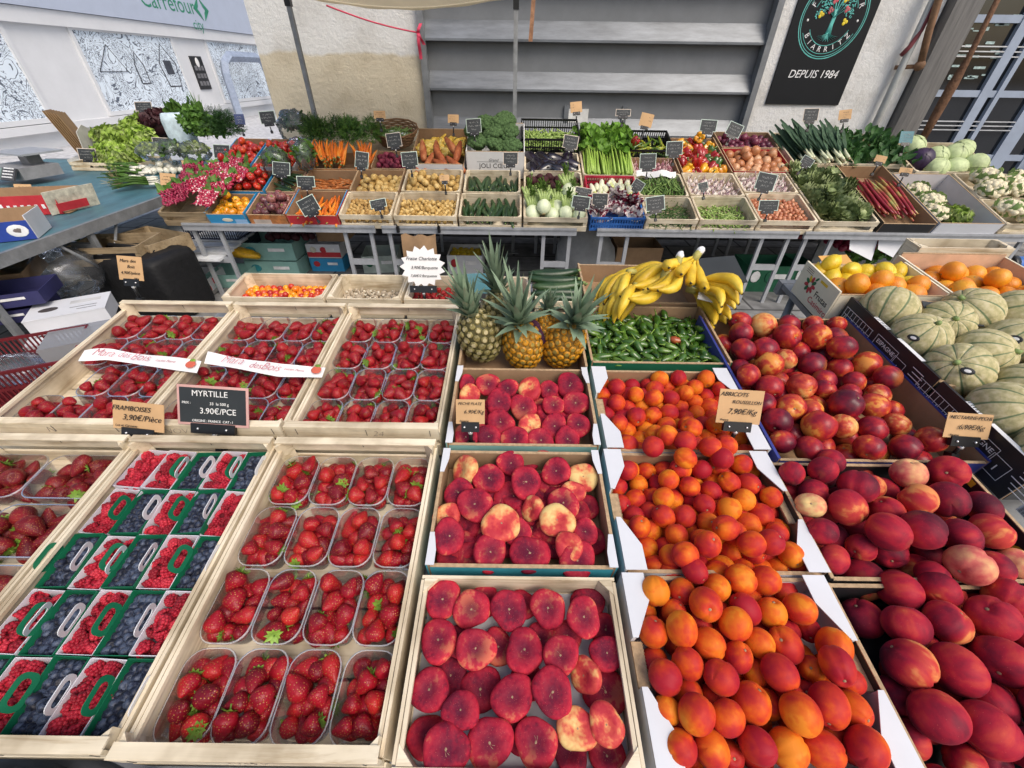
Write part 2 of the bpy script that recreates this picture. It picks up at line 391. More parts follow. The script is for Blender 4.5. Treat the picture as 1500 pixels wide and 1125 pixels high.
def blueberry():
    mb = MB()
    def fn(t, p):
        q = sph(t, p, .0074, .0074, .0066)
        if t < .5: q.z -= .0022*(1-t/.5)
        return q
    mb.ball(14, 11, fn, BLUE)
    for i in range(5):
        a = i*2*math.pi/5; M = T(.0028*math.cos(a), .0028*math.sin(a), .0056) @ E(0, -.35, a)
        mb.add([(0, -.0014, 0), (.0002, .0014, 0), (.0010, 0, .0013)], [(0, 1, 2)], BLUE, E(0, 0, 0) @ M)
    return mb.mesh('blueberry')
BB = blueberry()
# -- stone fruit
FPEACH = fruit('flat_peach_skin', [(.05, (.17, .009, .026)), (.34, (.36, .012, .034)), (.78, (.52, .028, .048)), (1.0, (.62, .15, .085))], 26, .75, .10, .0, .06, 500, shift=.24, streak=.9, bloom=((.30, .12, .15), 130, .12), centre=((.085, .009, .028), .033), speck=((.62, .16, .12), 330, .13))
FPEACHY = fruit('pale_flat_peach_skin', [(.12, (.40, .022, .036)), (.46, (.55, .07, .055)), (.68, (.66, .28, .11)), (.98, (.70, .50, .20))], 24, .6, .2, .03, .06, 500, shift=.15, speck=((.6, .15, .1), 300, .10))
SCARM = plain('peach_scar', (.30, .20, .12), .8)
def flat_peach(mat, off):
    mb = MB(); r0 = .0335
    def fn(t, p):
        s_, z = math.sin(t), math.cos(t)
        rr = r0*(s_**.50)*(1+.07*math.cos(2*p+off)+.045*math.cos(3*p+off*2)+.02*math.sin(5*p+off)); q = Vector((rr*math.cos(p), rr*math.sin(p), 0))
        edge = (rr/r0)
        h = .0125*(1 if z > 0 else -1)*(abs(z)**.75)
        dip = math.exp(-(edge/.34)**2)
        q.z = h*(1-.55*dip)*(1+.12*nz((q.x, q.y, h), 50, off))
        cr = math.exp(-((math.sin(p-off)*edge)/.10)**2) if math.cos(p-off) > 0 else 0
        q.z -= (.0022*cr*min(1, edge*2.2)*max(0, 1-edge*.7)) if z > 0 else 0
        return q
    mb.ball(34, 26, fn, mat)
    mb.ball(8, 5, lambda t, p: sph(t, p, .0022, .0030, .0012)+Vector((0, 0, .0056)), SCARM)
    rg = random.Random(off)
    for k in range(2):
        a = rg.uniform(0, 6.28); mb.tube([(0, 0, .0058), (math.cos(a)*.004, math.sin(a)*.004, .0064), (math.cos(a+.3)*.0085, math.sin(a+.3)*.0085, .0086)], [.0006, .0005, .0003], SCARM, 4)
    return mb.mesh('flat_peach')
FPM = [flat_peach(FPEACH, i*1.3) for i in range(5)]; FPY = [flat_peach(FPEACHY, i*2.1+.5) for i in range(3)]
def stone(mat, rx, ry, rz, off, crease=.05, name='fruit', stalk=None, lop=.0):
    mb = MB()
    def fn(t, p):
        q = sph(t, p, rx, ry, rz); d = abs(math.atan2(math.sin(p-.0), math.cos(p-.0)))
        q *= 1-crease*math.exp(-(d/.16)**2)*math.sin(t)**.6+lop*math.cos(p)*math.sin(t)
        q *= 1-.20*math.exp(-(t/.26)**2)
        return q*(1+.035*nz(q, 38, off))
    mb.ball(28, 20, fn, mat)
    if stalk: mb.ball(8, 5, lambda t, p: sph(t, p, .0028, .0028, .0012)+Vector((0, 0, rz*.83)), stalk)
    return mb.mesh(name)
APR = fruit('apricot_skin', [(.0, (.34, .010, .022)), (.40, (.50, .032, .016)), (.64, (.61, .080, .010)), (.90, (.68, .145, .010)), (1, (.72, .21, .015))], 17, .58, .2, .03, .05, 600, shift=.40, streak=.45, speck=((.35, .03, .02), 190, .045))
AP = [stone(APR, .0258, .0246, .0268, i*3, .09, 'apricot', SCARM, .03) for i in range(4)]
NEC = fruit('nectarine_skin', [(.0, (.085, .006, .018)), (.34, (.20, .009, .024)), (.62, (.37, .016, .024)), (.86, (.52, .07, .024)), (1, (.68, .26, .05))], 13, .36, .28, 0, .03, 300, shift=.20, streak=.7, pole=((.52, .17, .03), -.016, -.040), speck=((.45, .16, .06), 230, .10), coat=.05)
NECL = fruit('pale_nectarine_skin', [(.1, (.28, .012, .02)), (.4, (.52, .07, .03)), (.65, (.68, .30, .09)), (.95, (.74, .50, .18))], 13, .36, .28, 0, .03, 300, shift=.12, streak=.85, speck=((.40, .05, .03), 230, .12), coat=.05)
NC = [stone(NEC, .0375, .0360, .0350, i*3+1, .06, 'nectarine', SCARM, .03) for i in range(4)]; NCL = [stone(NECL, .0375, .0360, .0350, i*3+2, .06, 'nectarine', SCARM, .03) for i in range(2)]
PCH = fruit('peach_skin', [(.0, (.08, .008, .020)), (.28, (.19, .009, .027)), (.55, (.37, .013, .032)), (.82, (.50, .05, .036)), (1, (.68, .25, .08))], 11, .6, .16, .03, .05, 500, shift=.20, streak=.7, bloom=((.22, .07, .09), 120, .08), stretch=(1, 1, .5), pole=((.60, .24, .07), -.020, -.040), speck=((.5, .10, .08), 260, .10))
PCHL = fruit('pale_peach_skin', [(.1, (.42, .03, .05)), (.45, (.58, .14, .11)), (.75, (.68, .32, .16)), (1, (.74, .52, .22))], 12, .6, .18, .03, .05, 500, shift=.12, streak=.8)
PC = [stone(PCH, .0350, .0335, .0310, i*4+1, .11, 'peach', SCARM, .05) for i in range(4)]; PCL = [stone(PCHL, .0350, .0335, .0310, i*4+3, .11, 'peach', SCARM, .05) for i in range(2)]
# -- melons with sutures
def melon_mat():
    m, nt, b = new_mat('melon_skin'); setb(b, .65, .3)
    v, rd, tc = coords(nt)
    sx = nd(nt, 'SeparateXYZ'); nt.links.new(tc.outputs['Object'], sx.inputs[0])
    at = nd(nt, 'Math', operation='ARCTAN2'); nt.links.new(sx.outputs[1], at.inputs[0]); nt.links.new(sx.outputs[0], at.inputs[1])
    mu = nd(nt, 'Math', operation='MULTIPLY'); mu.inputs[1].default_value = 5; nt.links.new(at.outputs[0], mu.inputs[0])
    co = nd(nt, 'Math', operation='COSINE'); nt.links.new(mu.outputs[0], co.inputs[0]); ab = nd(nt, 'Math', operation='ABSOLUTE'); nt.links.new(co.outputs[0], ab.inputs[0])
    n = nd(nt, 'TexNoise'); n.inputs['Scale'].default_value = 75; n.inputs['Detail'].default_value = 7; nt.links.new(v, n.inputs['Vector'])
    r = ramp(nt, [(.34, (.35, .32, .15)), (.5, (.48, .42, .22)), (.66, (.58, .51, .31))]); nt.links.new(n.outputs[0], r.inputs[0])
    ad = nd(nt, 'Math', operation='MULTIPLY_ADD'); ad.inputs[1].default_value = .14; nt.links.new(n.outputs[0], ad.inputs[0]); nt.links.new(ab.outputs[0], ad.inputs[2])
    mr = nd(nt, 'MapRange'); mr.inputs['From Min'].default_value = .34; mr.inputs['From Max'].default_value = .18; nt.links.new(ad.outputs[0], mr.inputs[0])
    mx = nd(nt, 'Mix', data_type='RGBA'); nt.links.new(mr.outputs[0], mx.inputs[0]); nt.links.new(r.outputs[0], mx.inputs[6]); mx.inputs[7].default_value = (.14, .19, .09, 1)
    nt.links.new(mx.outputs[2], b.inputs['Base Color'])
    vo = nd(nt, 'TexVoronoi', feature='DISTANCE_TO_EDGE'); vo.inputs['Scale'].default_value = 160; nt.links.new(v, vo.inputs['Vector'])
    mm = nd(nt, 'MapRange'); mm.inputs['From Max'].default_value = .12; mm.inputs['To Min'].default_value = 1; mm.inputs['To Max'].default_value = 0; nt.links.new(vo.outputs[0], mm.inputs[0])
    bump(nt, b, mm.outputs[0], .35, .002); return m
MELM = melon_mat(); STEMG = plain('green_stem', (.22, .30, .10), .6, .3, 40)
def melon():
    mb = MB()
    def fn(t, p):
        q = sph(t, p, .074, .074, .068); c = abs(math.cos(5*p))
        return q*(1-.055*math.exp(-(c/.28)**2)*math.sin(t)**.5)*(1-.10*math.exp(-(t/.2)**2))
    mb.ball(60, 24, fn, MELM); mb.tube([(0, 0, .058), (.002, 0, .066), (.007, .002, .071)], [.009, .006, .0065], STEMG, 8)
    mb.sheet(18, 1, lambda u, w: sph(.2, u*6.28, .074)*(1.0)+Vector((0, 0, 0)) if False else Vector(((.012+.006*w)*math.cos(u*6.283), (.012+.006*w)*math.sin(u*6.283), .0625-.0015*w)), plain('melon_scar', (.40, .38, .2), .8))
    return mb.mesh('melon')
MEL = melon()
LEMM = fruit('lemon_skin', [(.2, (.62, .40, .012)), (.6, (.74, .52, .02)), (.9, (.78, .60, .06))], 10, .35, .5, 0, .35, 260, shift=.2)
ORAM = fruit('orange_skin', [(.2, (.66, .20, .006)), (.6, (.76, .28, .010)), (.9, (.80, .36, .02))], 10, .38, .5, 0, .4, 260, shift=.3)
def lemon():
    def f2(q, t, p):
        if t < .45: q.z += .010*(1-t/.45)**1.5
        if t > 2.75: q.z -= .006*(t-2.75)/.39
        return q
    return blob(LEMM, .029, .029, .036, 22, 18, .03, 30, 1, 'lemon', f2)
LEM = lemon()
def orange():
    mb = MB(); mb.ball(24, 18, lambda t, p: sph(t, p, .039, .039, .036)*(1-.06*math.exp(-(t/.16)**2)), ORAM)
    mb.ball(10, 5, lambda t, p: sph(t, p, .0035, .0035, .0015)+Vector((0, 0, .0338)), STEMG); return mb.mesh('orange')
ORA = orange()
# -- tomatoes, peppers, onions, roots
TOMR = fruit('tomato_skin', [(.2, (.38, .015, .012)), (.6, (.52, .030, .014)), (.9, (.60, .08, .02))], 16, .22, .5, 0, 0, shift=.3, coat=.2)
TOMY = fruit('yellow_tomato_skin', [(.2, (.62, .22, .008)), (.6, (.74, .36, .012)), (.9, (.78, .46, .04))], 16, .24, .5, 0, 0, shift=.3, coat=.2)
TOMP = fruit('purple_tomato_skin', [(.2, (.10, .035, .04)), (.6, (.18, .055, .06)), (.9, (.26, .10, .085))], 16, .3, .5, 0, 0, shift=.3, coat=.1)
def ribbed(mat, r, h, ribs, depth, off, stem=True):
    mb = MB()
    def fn(t, p):
        q = sph(t, p, r, r, h); q *= 1-depth*(math.cos(ribs*p+off)*.5+.5)**2*(math.sin(t)**.3+.2)
        q *= 1+.05*math.cos(2*p+off); q.z -= h*.28*math.exp(-(t/.35)**2); return q
    mb.ball(34, 18, fn, mat)
    if stem:
        for i in range(5):
            a = i*1.257+off; M = T(0, 0, h*.72) @ E(0, 0, a); mb.add([(0, -.003, 0), (.014, 0, .004), (0, .003, 0)], [(0, 1, 2)], LEAFG, M)
        mb.tube([(0, 0, h*.68), (0, .001, h*.68+.012)], .002, LEAFG, 6)
    return mb.mesh('tomato')
TR = [ribbed(TOMR, .038, .030, 7, .07, i) for i in range(3)]; TY = [ribbed(TOMY, .038, .030, 8, .08, i) for i in range(2)]; TP = [ribbed(TOMP, .040, .032, 8, .10, i) for i in range(2)]
TL = blob(TOMR, .030, .030, .042, 20, 14, .05, 30, 3, 'tomato')      # long plum tomato
CTR = blob(TOMR, .0125, .0125, .0125, 14, 10, 0, name='cherry_tomato'); CTY = blob(fruit('orange_cherry_skin', [(.2, (.70, .18, .006)), (.6, (.78, .30, .01)), (.9, (.8, .4, .02))], 30, .2, .5, 0, 0, coat=.2), .0125, .0125, .014, 14, 10, 0, name='cherry_tomato')
def bell(mat, off):
    mb = MB()
    def fn(t, p):
        z = math.cos(t); w = .040*(math.sin(t)**.55)*(1+.12*z); q = Vector((w*math.cos(p), w*math.sin(p), .045*z)); q *= 1-.16*(math.cos(3.5*0+4*p/1.0+off)*.5+.5)**3*(math.sin(t)**.4+.3)
        q.z -= .018*math.exp(-(t/.4)**2); return q
    mb.ball(32, 20, fn, mat); mb.tube([(0, 0, .022), (.002, 0, .036), (.006, .003, .050)], [.006, .0045, .005], STEMG, 8); return mb.mesh('bell_pepper')
BPR = bell(fruit('red_pepper_skin', [(.3, (.34, .010, .010)), (.8, (.50, .02, .012))], 10, .15, .6, 0, 0, coat=.4), 0)
BPY = bell(fruit('yellow_pepper_skin', [(.3, (.72, .30, .006)), (.8, (.80, .42, .012))], 10, .15, .6, 0, 0, coat=.4), 1)
BPG = bell(fruit('green_pepper_skin', [(.15, (.65, .25, .01)), (.4, (.06, .13, .012)), (.8, (.03, .09, .012))], 9, .15, .6, 0, 0, coat=.4), 2)
def root(name, mat, L, r, n=3, bend=.25, taper=.35, seg=10, top=None):
    out = []
    for k in range(n):
        rg = random.Random(k*7+len(name)); mb = MB(); pts = []; rad = []; a = rg.uniform(-bend, bend); b2 = rg.uniform(-bend, bend)
        for i in range(9):
            t = i/8; pts.append(((a*(t-.5)**2)*L, (t-.5)*L, b2*(t-.5)**2*L)); e = math.sin(math.pi*min(1, max(0, .06+.9*t)))**.45
            rad.append(max(.0008, r*e*(1-taper*t)*(1+rg.uniform(-.05, .05))))
        mb.tube(pts, rad, mat, seg)
        if top: mb.tube([pts[0], Vector(pts[0])+Vector((0, -.012, .002))], [r*.35, r*.2], top, 6)
        out.append(mb.mesh(name))
    return out
CARM = fruit('carrot_skin', [(.2, (.52, .11, .010)), (.6, (.68, .17, .012)), (.9, (.72, .26, .03))], 25, .5, .4, 0, .2, 120, shift=.3, stretch=(1, .3, 1))
CARD = fruit('sandy_carrot_skin', [(.2, (.22, .07, .02)), (.6, (.40, .11, .018)), (.9, (.46, .2, .08))], 25, .7, .3, 0, .2, 120, shift=.3)
CAR = root('carrot', CARM, .17, .0150, 3, .25, .62, 9, STEMG); CARS = root('carrot', CARD, .17, .013, 2, .3, .62, 8)
POTM = fruit('potato_skin', [(.2, (.38, .23, .065)), (.55, (.55, .37, .13)), (.9, (.62, .45, .19))], 22, .6, .3, 0, .2, 150, shift=.25, speck=((.22, .13, .05), 120, .09))
POTS = fruit('small_potato_skin', [(.2, (.30, .17, .05)), (.55, (.46, .29, .10)), (.9, (.55, .38, .15))], 22, .6, .3, 0, .2, 150, shift=.25, speck=((.2, .11, .05), 120, .09))
POTR = fruit('red_potato_skin', [(.2, (.13, .015, .035)), (.6, (.22, .028, .06)), (.9, (.30, .06, .09))], 22, .6, .3, 0, .2, 150, shift=.25)
PO = [blob(POTM, .029, .036, .026, 16, 12, .22, 18, i*3, 'potato') for i in range(3)]; POSM = [blob(POTS, .016, .023, .015, 12, 9, .2, 30, i*3, 'small_potato') for i in range(2)]
POY = [blob(POTM, .018, .024, .017, 12, 9, .2, 30, i*3+1, 'small_potato') for i in range(2)]; POR = [blob(POTR, .024, .036, .022, 14, 10, .18, 20, i*3, 'red_potato') for i in range(2)]
SWPM = fruit('sweet_potato_skin', [(.2, (.24, .06, .022)), (.6, (.36, .10, .035)), (.9, (.44, .17, .07))], 16, .6, .3, 0, .3, 90, shift=.2)
SWP = root('sweet_potato', SWPM, .22, .042, 3, .2, .35, 12)
SQM = fruit('yellow_squash_skin', [(.2, (.58, .36, .05)), (.6, (.70, .48, .09)), (.9, (.74, .58, .18))], 14, .4, .4, 0, .05, shift=.2)
def squash():
    mb = MB(); pts = [(0, -.06, 0), (0, -.045, 0), (0, -.02, 0), (0, .01, 0), (.004, .035, .004), (.012, .055, .008), (.018, .065, .010)]
    mb.tube(pts, [.006, .024, .030, .025, .015, .011, .008], SQM, 12); mb.tube([pts[-1], (.024, .078, .012)], [.006, .004], STEMG, 6); return mb.mesh('yellow_squash')
SQU = squash()
CUCM = fruit('courgette_skin', [(.2, (.010, .030, .010)), (.6, (.020, .052, .016)), (.9, (.045, .085, .03))], 12, .34, .5, 0, .2, 120, shift=.2, speck=((.08, .14, .06), 170, .14), stretch=(1, .4, 1))
CUC = root('courgette', CUCM, .20, .021, 3, .22, .08, 12, STEMG)
AUBM = fruit('aubergine_skin', [(.2, (.006, .004, .010)), (.8, (.014, .008, .020))], 10, .12, .6, 0, 0, coat=.5)
def aubergine():
    mb = MB(); mb.tube([(0, -.09, 0), (0, -.085, 0), (0, -.06, 0), (0, -.02, 0), (0, .03, .004), (0, .065, .008), (0, .075, .009)], [.004, .025, .046, .050, .036, .022, .010], AUBM, 16)
    mb.tube([(0, .06, .007), (0, .078, .009), (.003, .10, .012)], [.023, .010, .005], STEMG, 8); return mb.mesh('aubergine')
AUB = aubergine()
ONIM = fruit('onion_skin', [(.2, (.42, .16, .06)), (.6, (.56, .26, .12)), (.9, (.62, .36, .2))], 10, .35, .5, 0, .1, 60, shift=.35, stretch=(1, 1, .25))
ONRM = fruit('red_onion_skin', [(.2, (.08, .012, .03)), (.6, (.15, .022, .05)), (.9, (.24, .06, .09))], 10, .35, .5, 0, .1, 60, shift=.3, stretch=(1, 1, .25))
SHAM = fruit('shallot_skin', [(.2, (.36, .11, .05)), (.6, (.50, .19, .09)), (.9, (.58, .27, .15))], 16, .38, .5, 0, .1, 80, shift=.35, stretch=(1, 1, .25))
def bulb(mat, r, h, name):
    def f2(q, t, p):
        if t < .5: q.z += h*.45*(1-t/.5)**2
        if t > 2.8: q.z -= h*.12*(t-2.8)/.34
        return q
    return blob(mat, r, r, h, 18, 14, .04, 25, 2, name, f2)
ONI = bulb(ONIM, .036, .032, 'onion'); ONR = bulb(ONRM, .034, .031, 'red_onion'); SHA = bulb(SHAM, .017, .022, 'shallot')
GARM = fruit('garlic_skin', [(.2, (.40, .25, .27)), (.5, (.62, .52, .47)), (.9, (.76, .70, .62))], 40, .5, .4, 0, .15, 90, shift=.2, stretch=(1, 1, .3))
GARP = fruit('pink_garlic_skin', [(.2, (.28, .09, .12)), (.5, (.42, .20, .21)), (.9, (.62, .44, .42))], 40, .5, .4, 0, .15, 90, shift=.2, stretch=(1, 1, .3))
def garlic(mat):
    mb = MB()
    def fn(t, p):
        q = sph(t, p, .024, .024, .019)*(1-.09*(math.cos(8*p)*.5+.5)**2*math.sin(t))
        if t < .55: q.z += .020*(1-t/.55)**2
        return q
    mb.ball(32, 16, fn, mat); mb.tube([(0, 0, .030), (.004, .002, .048), (.012, .004, .066)], [.006, .004, .0035], mat, 7); return mb.mesh('garlic_bulb')
GAR, GARPK = garlic(GARM), garlic(GARP)
BNM = fruit('green_bean_skin', [(.2, (.06, .12, .022)), (.6, (.12, .20, .045)), (.9, (.22, .32, .09))], 30, .5, .4, 0, 0, shift=.4)
BNL = fruit('pale_bean_skin', [(.2, (.16, .25, .05)), (.6, (.27, .38, .09)), (.9, (.40, .50, .18))], 30, .5, .4, 0, 0, shift=.4)
BND = fruit('fine_bean_skin', [(.2, (.03, .07, .012)), (.6, (.06, .115, .025)), (.9, (.12, .19, .05))], 30, .5, .4, 0, 0, shift=.4)
BEAN = root('green_bean', BNM, .13, .0052, 3, .5, .1, 6); BEANL = root('flat_bean', BNL, .13, .0068, 3, .4, .1, 6); BEAND = root('fine_bean', BND, .11, .0036, 3, .5, .1, 5)
PADM = fruit('padron_skin', [(.0, (.02, .06, .008)), (.5, (.045, .115, .014)), (.8, (.085, .17, .022)), (1, (.11, .20, .03))], 24, .2, .5, 0, .15, 90, shift=.25, coat=.3)
PADR = fruit('ripe_padron_skin', [(.2, (.30, .06, .02)), (.8, (.50, .14, .03))], 24, .25, .5, 0, .15, 90)
def padron(mat, k):
    rg = random.Random(k); mb = MB(); pts = []; rad = []; a = rg.uniform(-.5, .5)
    for i in range(8):
        t = i/7; pts.append((a*t*t*.03, (t-.5)*.056, rg.uniform(-.001, .001))); rad.append(.0125*[.45, .92, 1.0, .96, .86, .7, .48, .14][i]*rg.uniform(.93, 1.07))
    mb.tube(pts, rad, mat, 11, None, .85)
    mb.tube([(0, -.029, 0), (.001, -.036, .003), (.005, -.050, .007)], [.0045, .0020, .0016], LEAFG, 6); return mb.mesh('green_pepper')
PAD = [padron(PADM, i) for i in range(4)]; PADRD = padron(PADR, 9)
CHI = root('long_pepper', fruit('long_pepper_skin', [(.2, (.05, .11, .01)), (.6, (.14, .20, .015)), (.9, (.34, .34, .03))], 14, .2, .5, 0, 0, coat=.3, shift=.4), .17, .017, 3, .35, .5, 9, STEMG)
# -- leaves
def leafmat(name, col, hue=.25, rough=.5): return plain(name, col, rough, .45, 35, .3, .2, 90, hue=hue, trans=.18)
LG1 = leafmat('lettuce_leaf', (.30, .44, .07)); LG2 = leafmat('green_leaf', (.085, .18, .030)); LG3 = leafmat('dark_leaf', (.040, .105, .026)); LGP = leafmat('red_lettuce_leaf', (.055, .018, .022)); LGF = leafmat('fennel_leaf', (.11, .20, .035)); LCEL = leafmat('celery_leaf', (.13, .27, .03)); LBLU = leafmat('blue_green_leaf', (.07, .125, .07)); LPALE = leafmat('pale_leaf', (.34, .42, .14))
def leaf(mb, mat, L, Wd, M, ruffle=.2, curl=.5, nx=4, ny=6, rg=rnd):
    ph = rg.uniform(0, 6.28); k = rg.uniform(3, 5)
    def fn(u, v):
        x = (u-.5)*2; w = Wd*math.sin(math.pi*(.10+.84*v))**.8
        z = curl*L*v*v-.15*Wd*(1-x*x)+ruffle*Wd*abs(x)**1.5*math.sin(k*2*v*3.1+ph+x*1.2)
        return Vector((x*w*.5, L*v*(1-.25*curl*v), z))
    mb.sheet(nx, ny, fn, mat, M)
def rosette(mats, n, L, Wd, seed, ruffle=.25, rings=3, name='lettuce', curl=(.9, -.2)):
    mb = MB(); rg = random.Random(seed)
    for r_ in range(rings):
        for i in range(n):
            a = 2*math.pi*(i+.5*r_+rg.uniform(-.2, .2))/n; e = R(18+58*r_/max(1, rings-1)+rg.uniform(-9, 9)); s_ = 1-.25*r_/rings
            leaf(mb, rg.choice(mats), L*s_*rg.uniform(.85, 1.12), Wd*s_, E(0, 0, a) @ T(0, .012, 0) @ E(e), ruffle, curl[0]+(curl[1]-curl[0])*r_/rings*1.0, 6, 7, rg)
    return mb.mesh(name)
def tuft(mb, mat, n, L, spread, seed, Wd=.010, base=(0, 0, 0), axis=(0, 0, 1), curl=.25, fork=0):
    """feathery or grassy clump"""
    rg = random.Random(seed); ax = Vector(axis).normalized(); q = ax.to_track_quat('Z', 'Y').to_matrix().to_4x4()
    for i in range(n):
        a = rg.uniform(0, 6.28); e = abs(rg.gauss(0, spread)); l = L*rg.uniform(.6, 1.1)
        M = T(*base) @ q @ E(0, 0, a) @ E(R(90)-e)
        leaf(mb, mat, l, Wd, M, .3, rg.uniform(-curl, .1), 2, 4, rg)
        for j in range(fork):
            tt = rg.uniform(.3, 1.0); M2 = M @ T(0, l*tt*.9, 0) @ E(rg.uniform(-.9, .9), rg.uniform(-1, 1), rg.uniform(-1.3, 1.3))
            leaf(mb, mat, l*.30, Wd*1.15, M2, .3, rg.uniform(-.5, .5), 2, 3, rg)
def cloud(mb, mat, n, size, seed, Wd=.03, L=.05, base=(0, 0, 0)):
    rg = random.Random(seed)
    for i in range(n):
        d = Vector((rg.gauss(0, 1), rg.gauss(0, 1), rg.gauss(0, 1))).normalized()*rg.uniform(.5, 1); p = Vector(base)+Vector((d.x*size[0], d.y*size[1], abs(d.z)*size[2]))
        leaf(mb, mat, L*rg.uniform(.7, 1.2), Wd*rg.uniform(.7, 1.2), T(*p) @ rrot(rg, 1.6), .3, rg.uniform(-.4, .6), 2, 3, rg)
def frilly(mats, seed, name):
    mb = MB(); rg = random.Random(seed); g = math.pi*(3-5**.5)
    for i in range(95):
        z = 1-i/95*.95; a = i*g; q = .035+.085*math.sqrt(1-z*z); e = R(90)-math.acos(z)*.95
        leaf(mb, rg.choice(mats), rg.uniform(.045, .07), rg.uniform(.05, .075), E(0, 0, a) @ T(0, q*.85, .075*z-.02) @ E(e+rg.uniform(-.3, .3), rg.uniform(-.4, .4), rg.uniform(-.4, .4)), .55, rg.uniform(-.2, .5), 5, 5, rg)
    mb.ball(12, 8, lambda t, p: sph(t, p, .09, .09, .05), mats[0]); return mb.mesh(name)
LET = frilly([LG1, LG1, LPALE], 1, 'lettuce'); LETR = frilly([LGP], 2, 'red_lettuce')
CABM = plain('cabbage_leaf', (.50, .58, .30), .5, .3, 18, .4, .3, 50, hue=.1); CABR = plain('red_cabbage_leaf', (.035, .018, .05), .4, .3, 18, .4, .2, 50)
def cabbage(mat):
    mb = MB(); mb.ball(24, 16, lambda t, p: sph(t, p, .085, .085, .075)*(1+.03*nz(sph(t, p, 1), 3)), mat); rg = random.Random(4)
    for i in range(7):
        a0 = i*.9; 
        mb.sheet(8, 8, lambda u, v: sph(.12+v*1.9, a0+(u-.5)*(1.0+.8*math.sin(v*3)), .087+.002*(i % 3)+.003*v*v, None, .077+.002*(i % 3))*(1+.025*nz((u*5+i, v*5, 0), 1.5)), mat)
    return mb.mesh('cabbage')
CAB, CABRD = cabbage(CABM), cabbage(CABR)
CAUM = plain('cauliflower_curd', (.74, .66, .46), .7, .15, 60, .3, .5, 160)
BROM = plain('broccoli_head', (.075, .135, .050), .75, .45, 60, .2, .8, 260)
def ferny(mb, mats, n, size, seed, L=.05):
    """mound of finely cut fronds: a midrib with narrow leaflets on both sides"""
    rg = random.Random(seed)
    for i in range(n):
        d = Vector((rg.gauss(0, 1), rg.gauss(0, 1), abs(rg.gauss(0, 1)))).normalized(); p = Vector((d.x*size[0], d.y*size[1], d.z*size[2]))*rg.uniform(.35, 1); M = T(*p) @ (d+Vector((rg.gauss(0, .5), rg.gauss(0, .5), rg.gauss(0, .5)))).normalized().to_track_quat('Y', 'Z').to_matrix().to_4x4() @ E(0, rg.uniform(-1.5, 1.5), 0)
        mt = rg.choice(mats); l = L*rg.uniform(.7, 1.3); vs = []; fs = []
        for k in range(7):
            y = l*k/7; w = l*.34*(1-k/8)
            for sx in (-1, 1):
                b = len(vs); z = rg.uniform(-.1, .2)*l; vs += [(0, y, 0), (sx*w*.5, y+l*.06, z*.5+.002), (sx*w, y+l*.13, z), (sx*w*.5, y+l*.15, z*.5)]; fs.append((b, b+1, b+2, b+3) if sx > 0 else (b, b+3, b+2, b+1))
        mb.add(vs, fs, mt, M)
def florets(mat, r, n, fl, name, leafm=None, stalk=None, seed=3):
    mb = MB(); rg = random.Random(seed); g = math.pi*(3-5**.5)
    for i in range(n):
        z = 1-i/n*1.05; rr = math.sqrt(max(0, 1-z*z)); a = i*g; p = Vector((rr*math.cos(a)*r, rr*math.sin(a)*r, z*r*.72)); q = fl*rg.uniform(.85, 1.2)
        mb.ball(12, 9, lambda t, f: sph(t, f, q, q, q*.85)*(1+.16*nz(sph(t, f, 1), 3.2, i)), mat, T(*p))
    mb.ball(12, 8, lambda t, f: sph(t, f, r*.9, r*.9, r*.65), mat)
    if stalk: mb.tube([(0, 0, -r*.9), (0, 0, 0)], [r*.28, r*.5], stalk, 10)
    if leafm:
        for i in range(9):
            leaf(mb, leafm, r*1.5, r*1.0, E(0, 0, i*.7) @ T(0, r*.55, -r*.45) @ E(R(48+rg.uniform(-12, 12))), .2, .35, 4, 5, rg)
    return mb.mesh(name)
CAU = florets(CAUM, .075, 34, .024, 'cauliflower', leafmat('cauliflower_leaf', (.20, .30, .10))); BRO = florets(BROM, .075, 46, .021, 'broccoli', None, STEMG)
FENM = plain('fennel_bulb', (.62, .68, .46), .4, .22, 30, .4, .15, 60, stretch=(1, .25, 1))
def fennel():
    mb = MB(); mb.ball(20, 14, lambda t, p: Vector((.044*math.sin(t)*math.cos(p)*(1+.06*math.cos(6*p)), -.048*math.cos(t), .034*math.sin(t)*math.sin(p))), FENM)
    for i in range(5): mb.tube([((i-2)*.008, .030, .004), ((i-2)*.014, .065, .010), ((i-2)*.022, .10, .02+.006*(i % 2))], [.012, .010, .008], plain('fennel_stalk', (.32, .42, .14), .4), 8)
    rg = random.Random(3)
    tuft(mb, LGF, 16, .06, .6, 5, .008, (0, .09, .015), (0, .7, .7), .3, 2)
    mb.ball(10, 5, lambda t, p: sph(t, p, .013, .002, .011)+Vector((0, -.0475, 0)), plain('fennel_cut', (.55, .45, .25), .7)); return mb.mesh('fennel')
FEN = fennel()
ENDM = fruit('endive_leaf', [(.2, (.66, .66, .44)), (.6, (.76, .76, .60)), (.9, (.62, .66, .25))], 14, .4, .4, 0, 0, shift=.15, stretch=(1, .5, 1)); END = root('endive', ENDM, .13, .026, 2, .05, .2, 14)
RADM = fruit('radicchio_leaf', [(.30, (.14, .008, .03)), (.50, (.24, .02, .06)), (.56, (.74, .66, .64)), (1, (.8, .76, .74))], 30, .4, .4, 0, 0, shift=.2, stretch=(1, .22, 1))
def radicchio():
    mb = MB(); rg = random.Random(8)
    for i in range(18): leaf(mb, RADM, .12*rg.uniform(.8, 1.1), .040, E(0, 0, 0) @ T(0, -.05, 0) @ E(R(rg.uniform(-10, 55)), R(rg.uniform(-60, 60)), R(rg.uniform(-35, 35))), .12, .3, 4, 6, rg)
    return mb.mesh('radicchio')
RADI = radicchio()
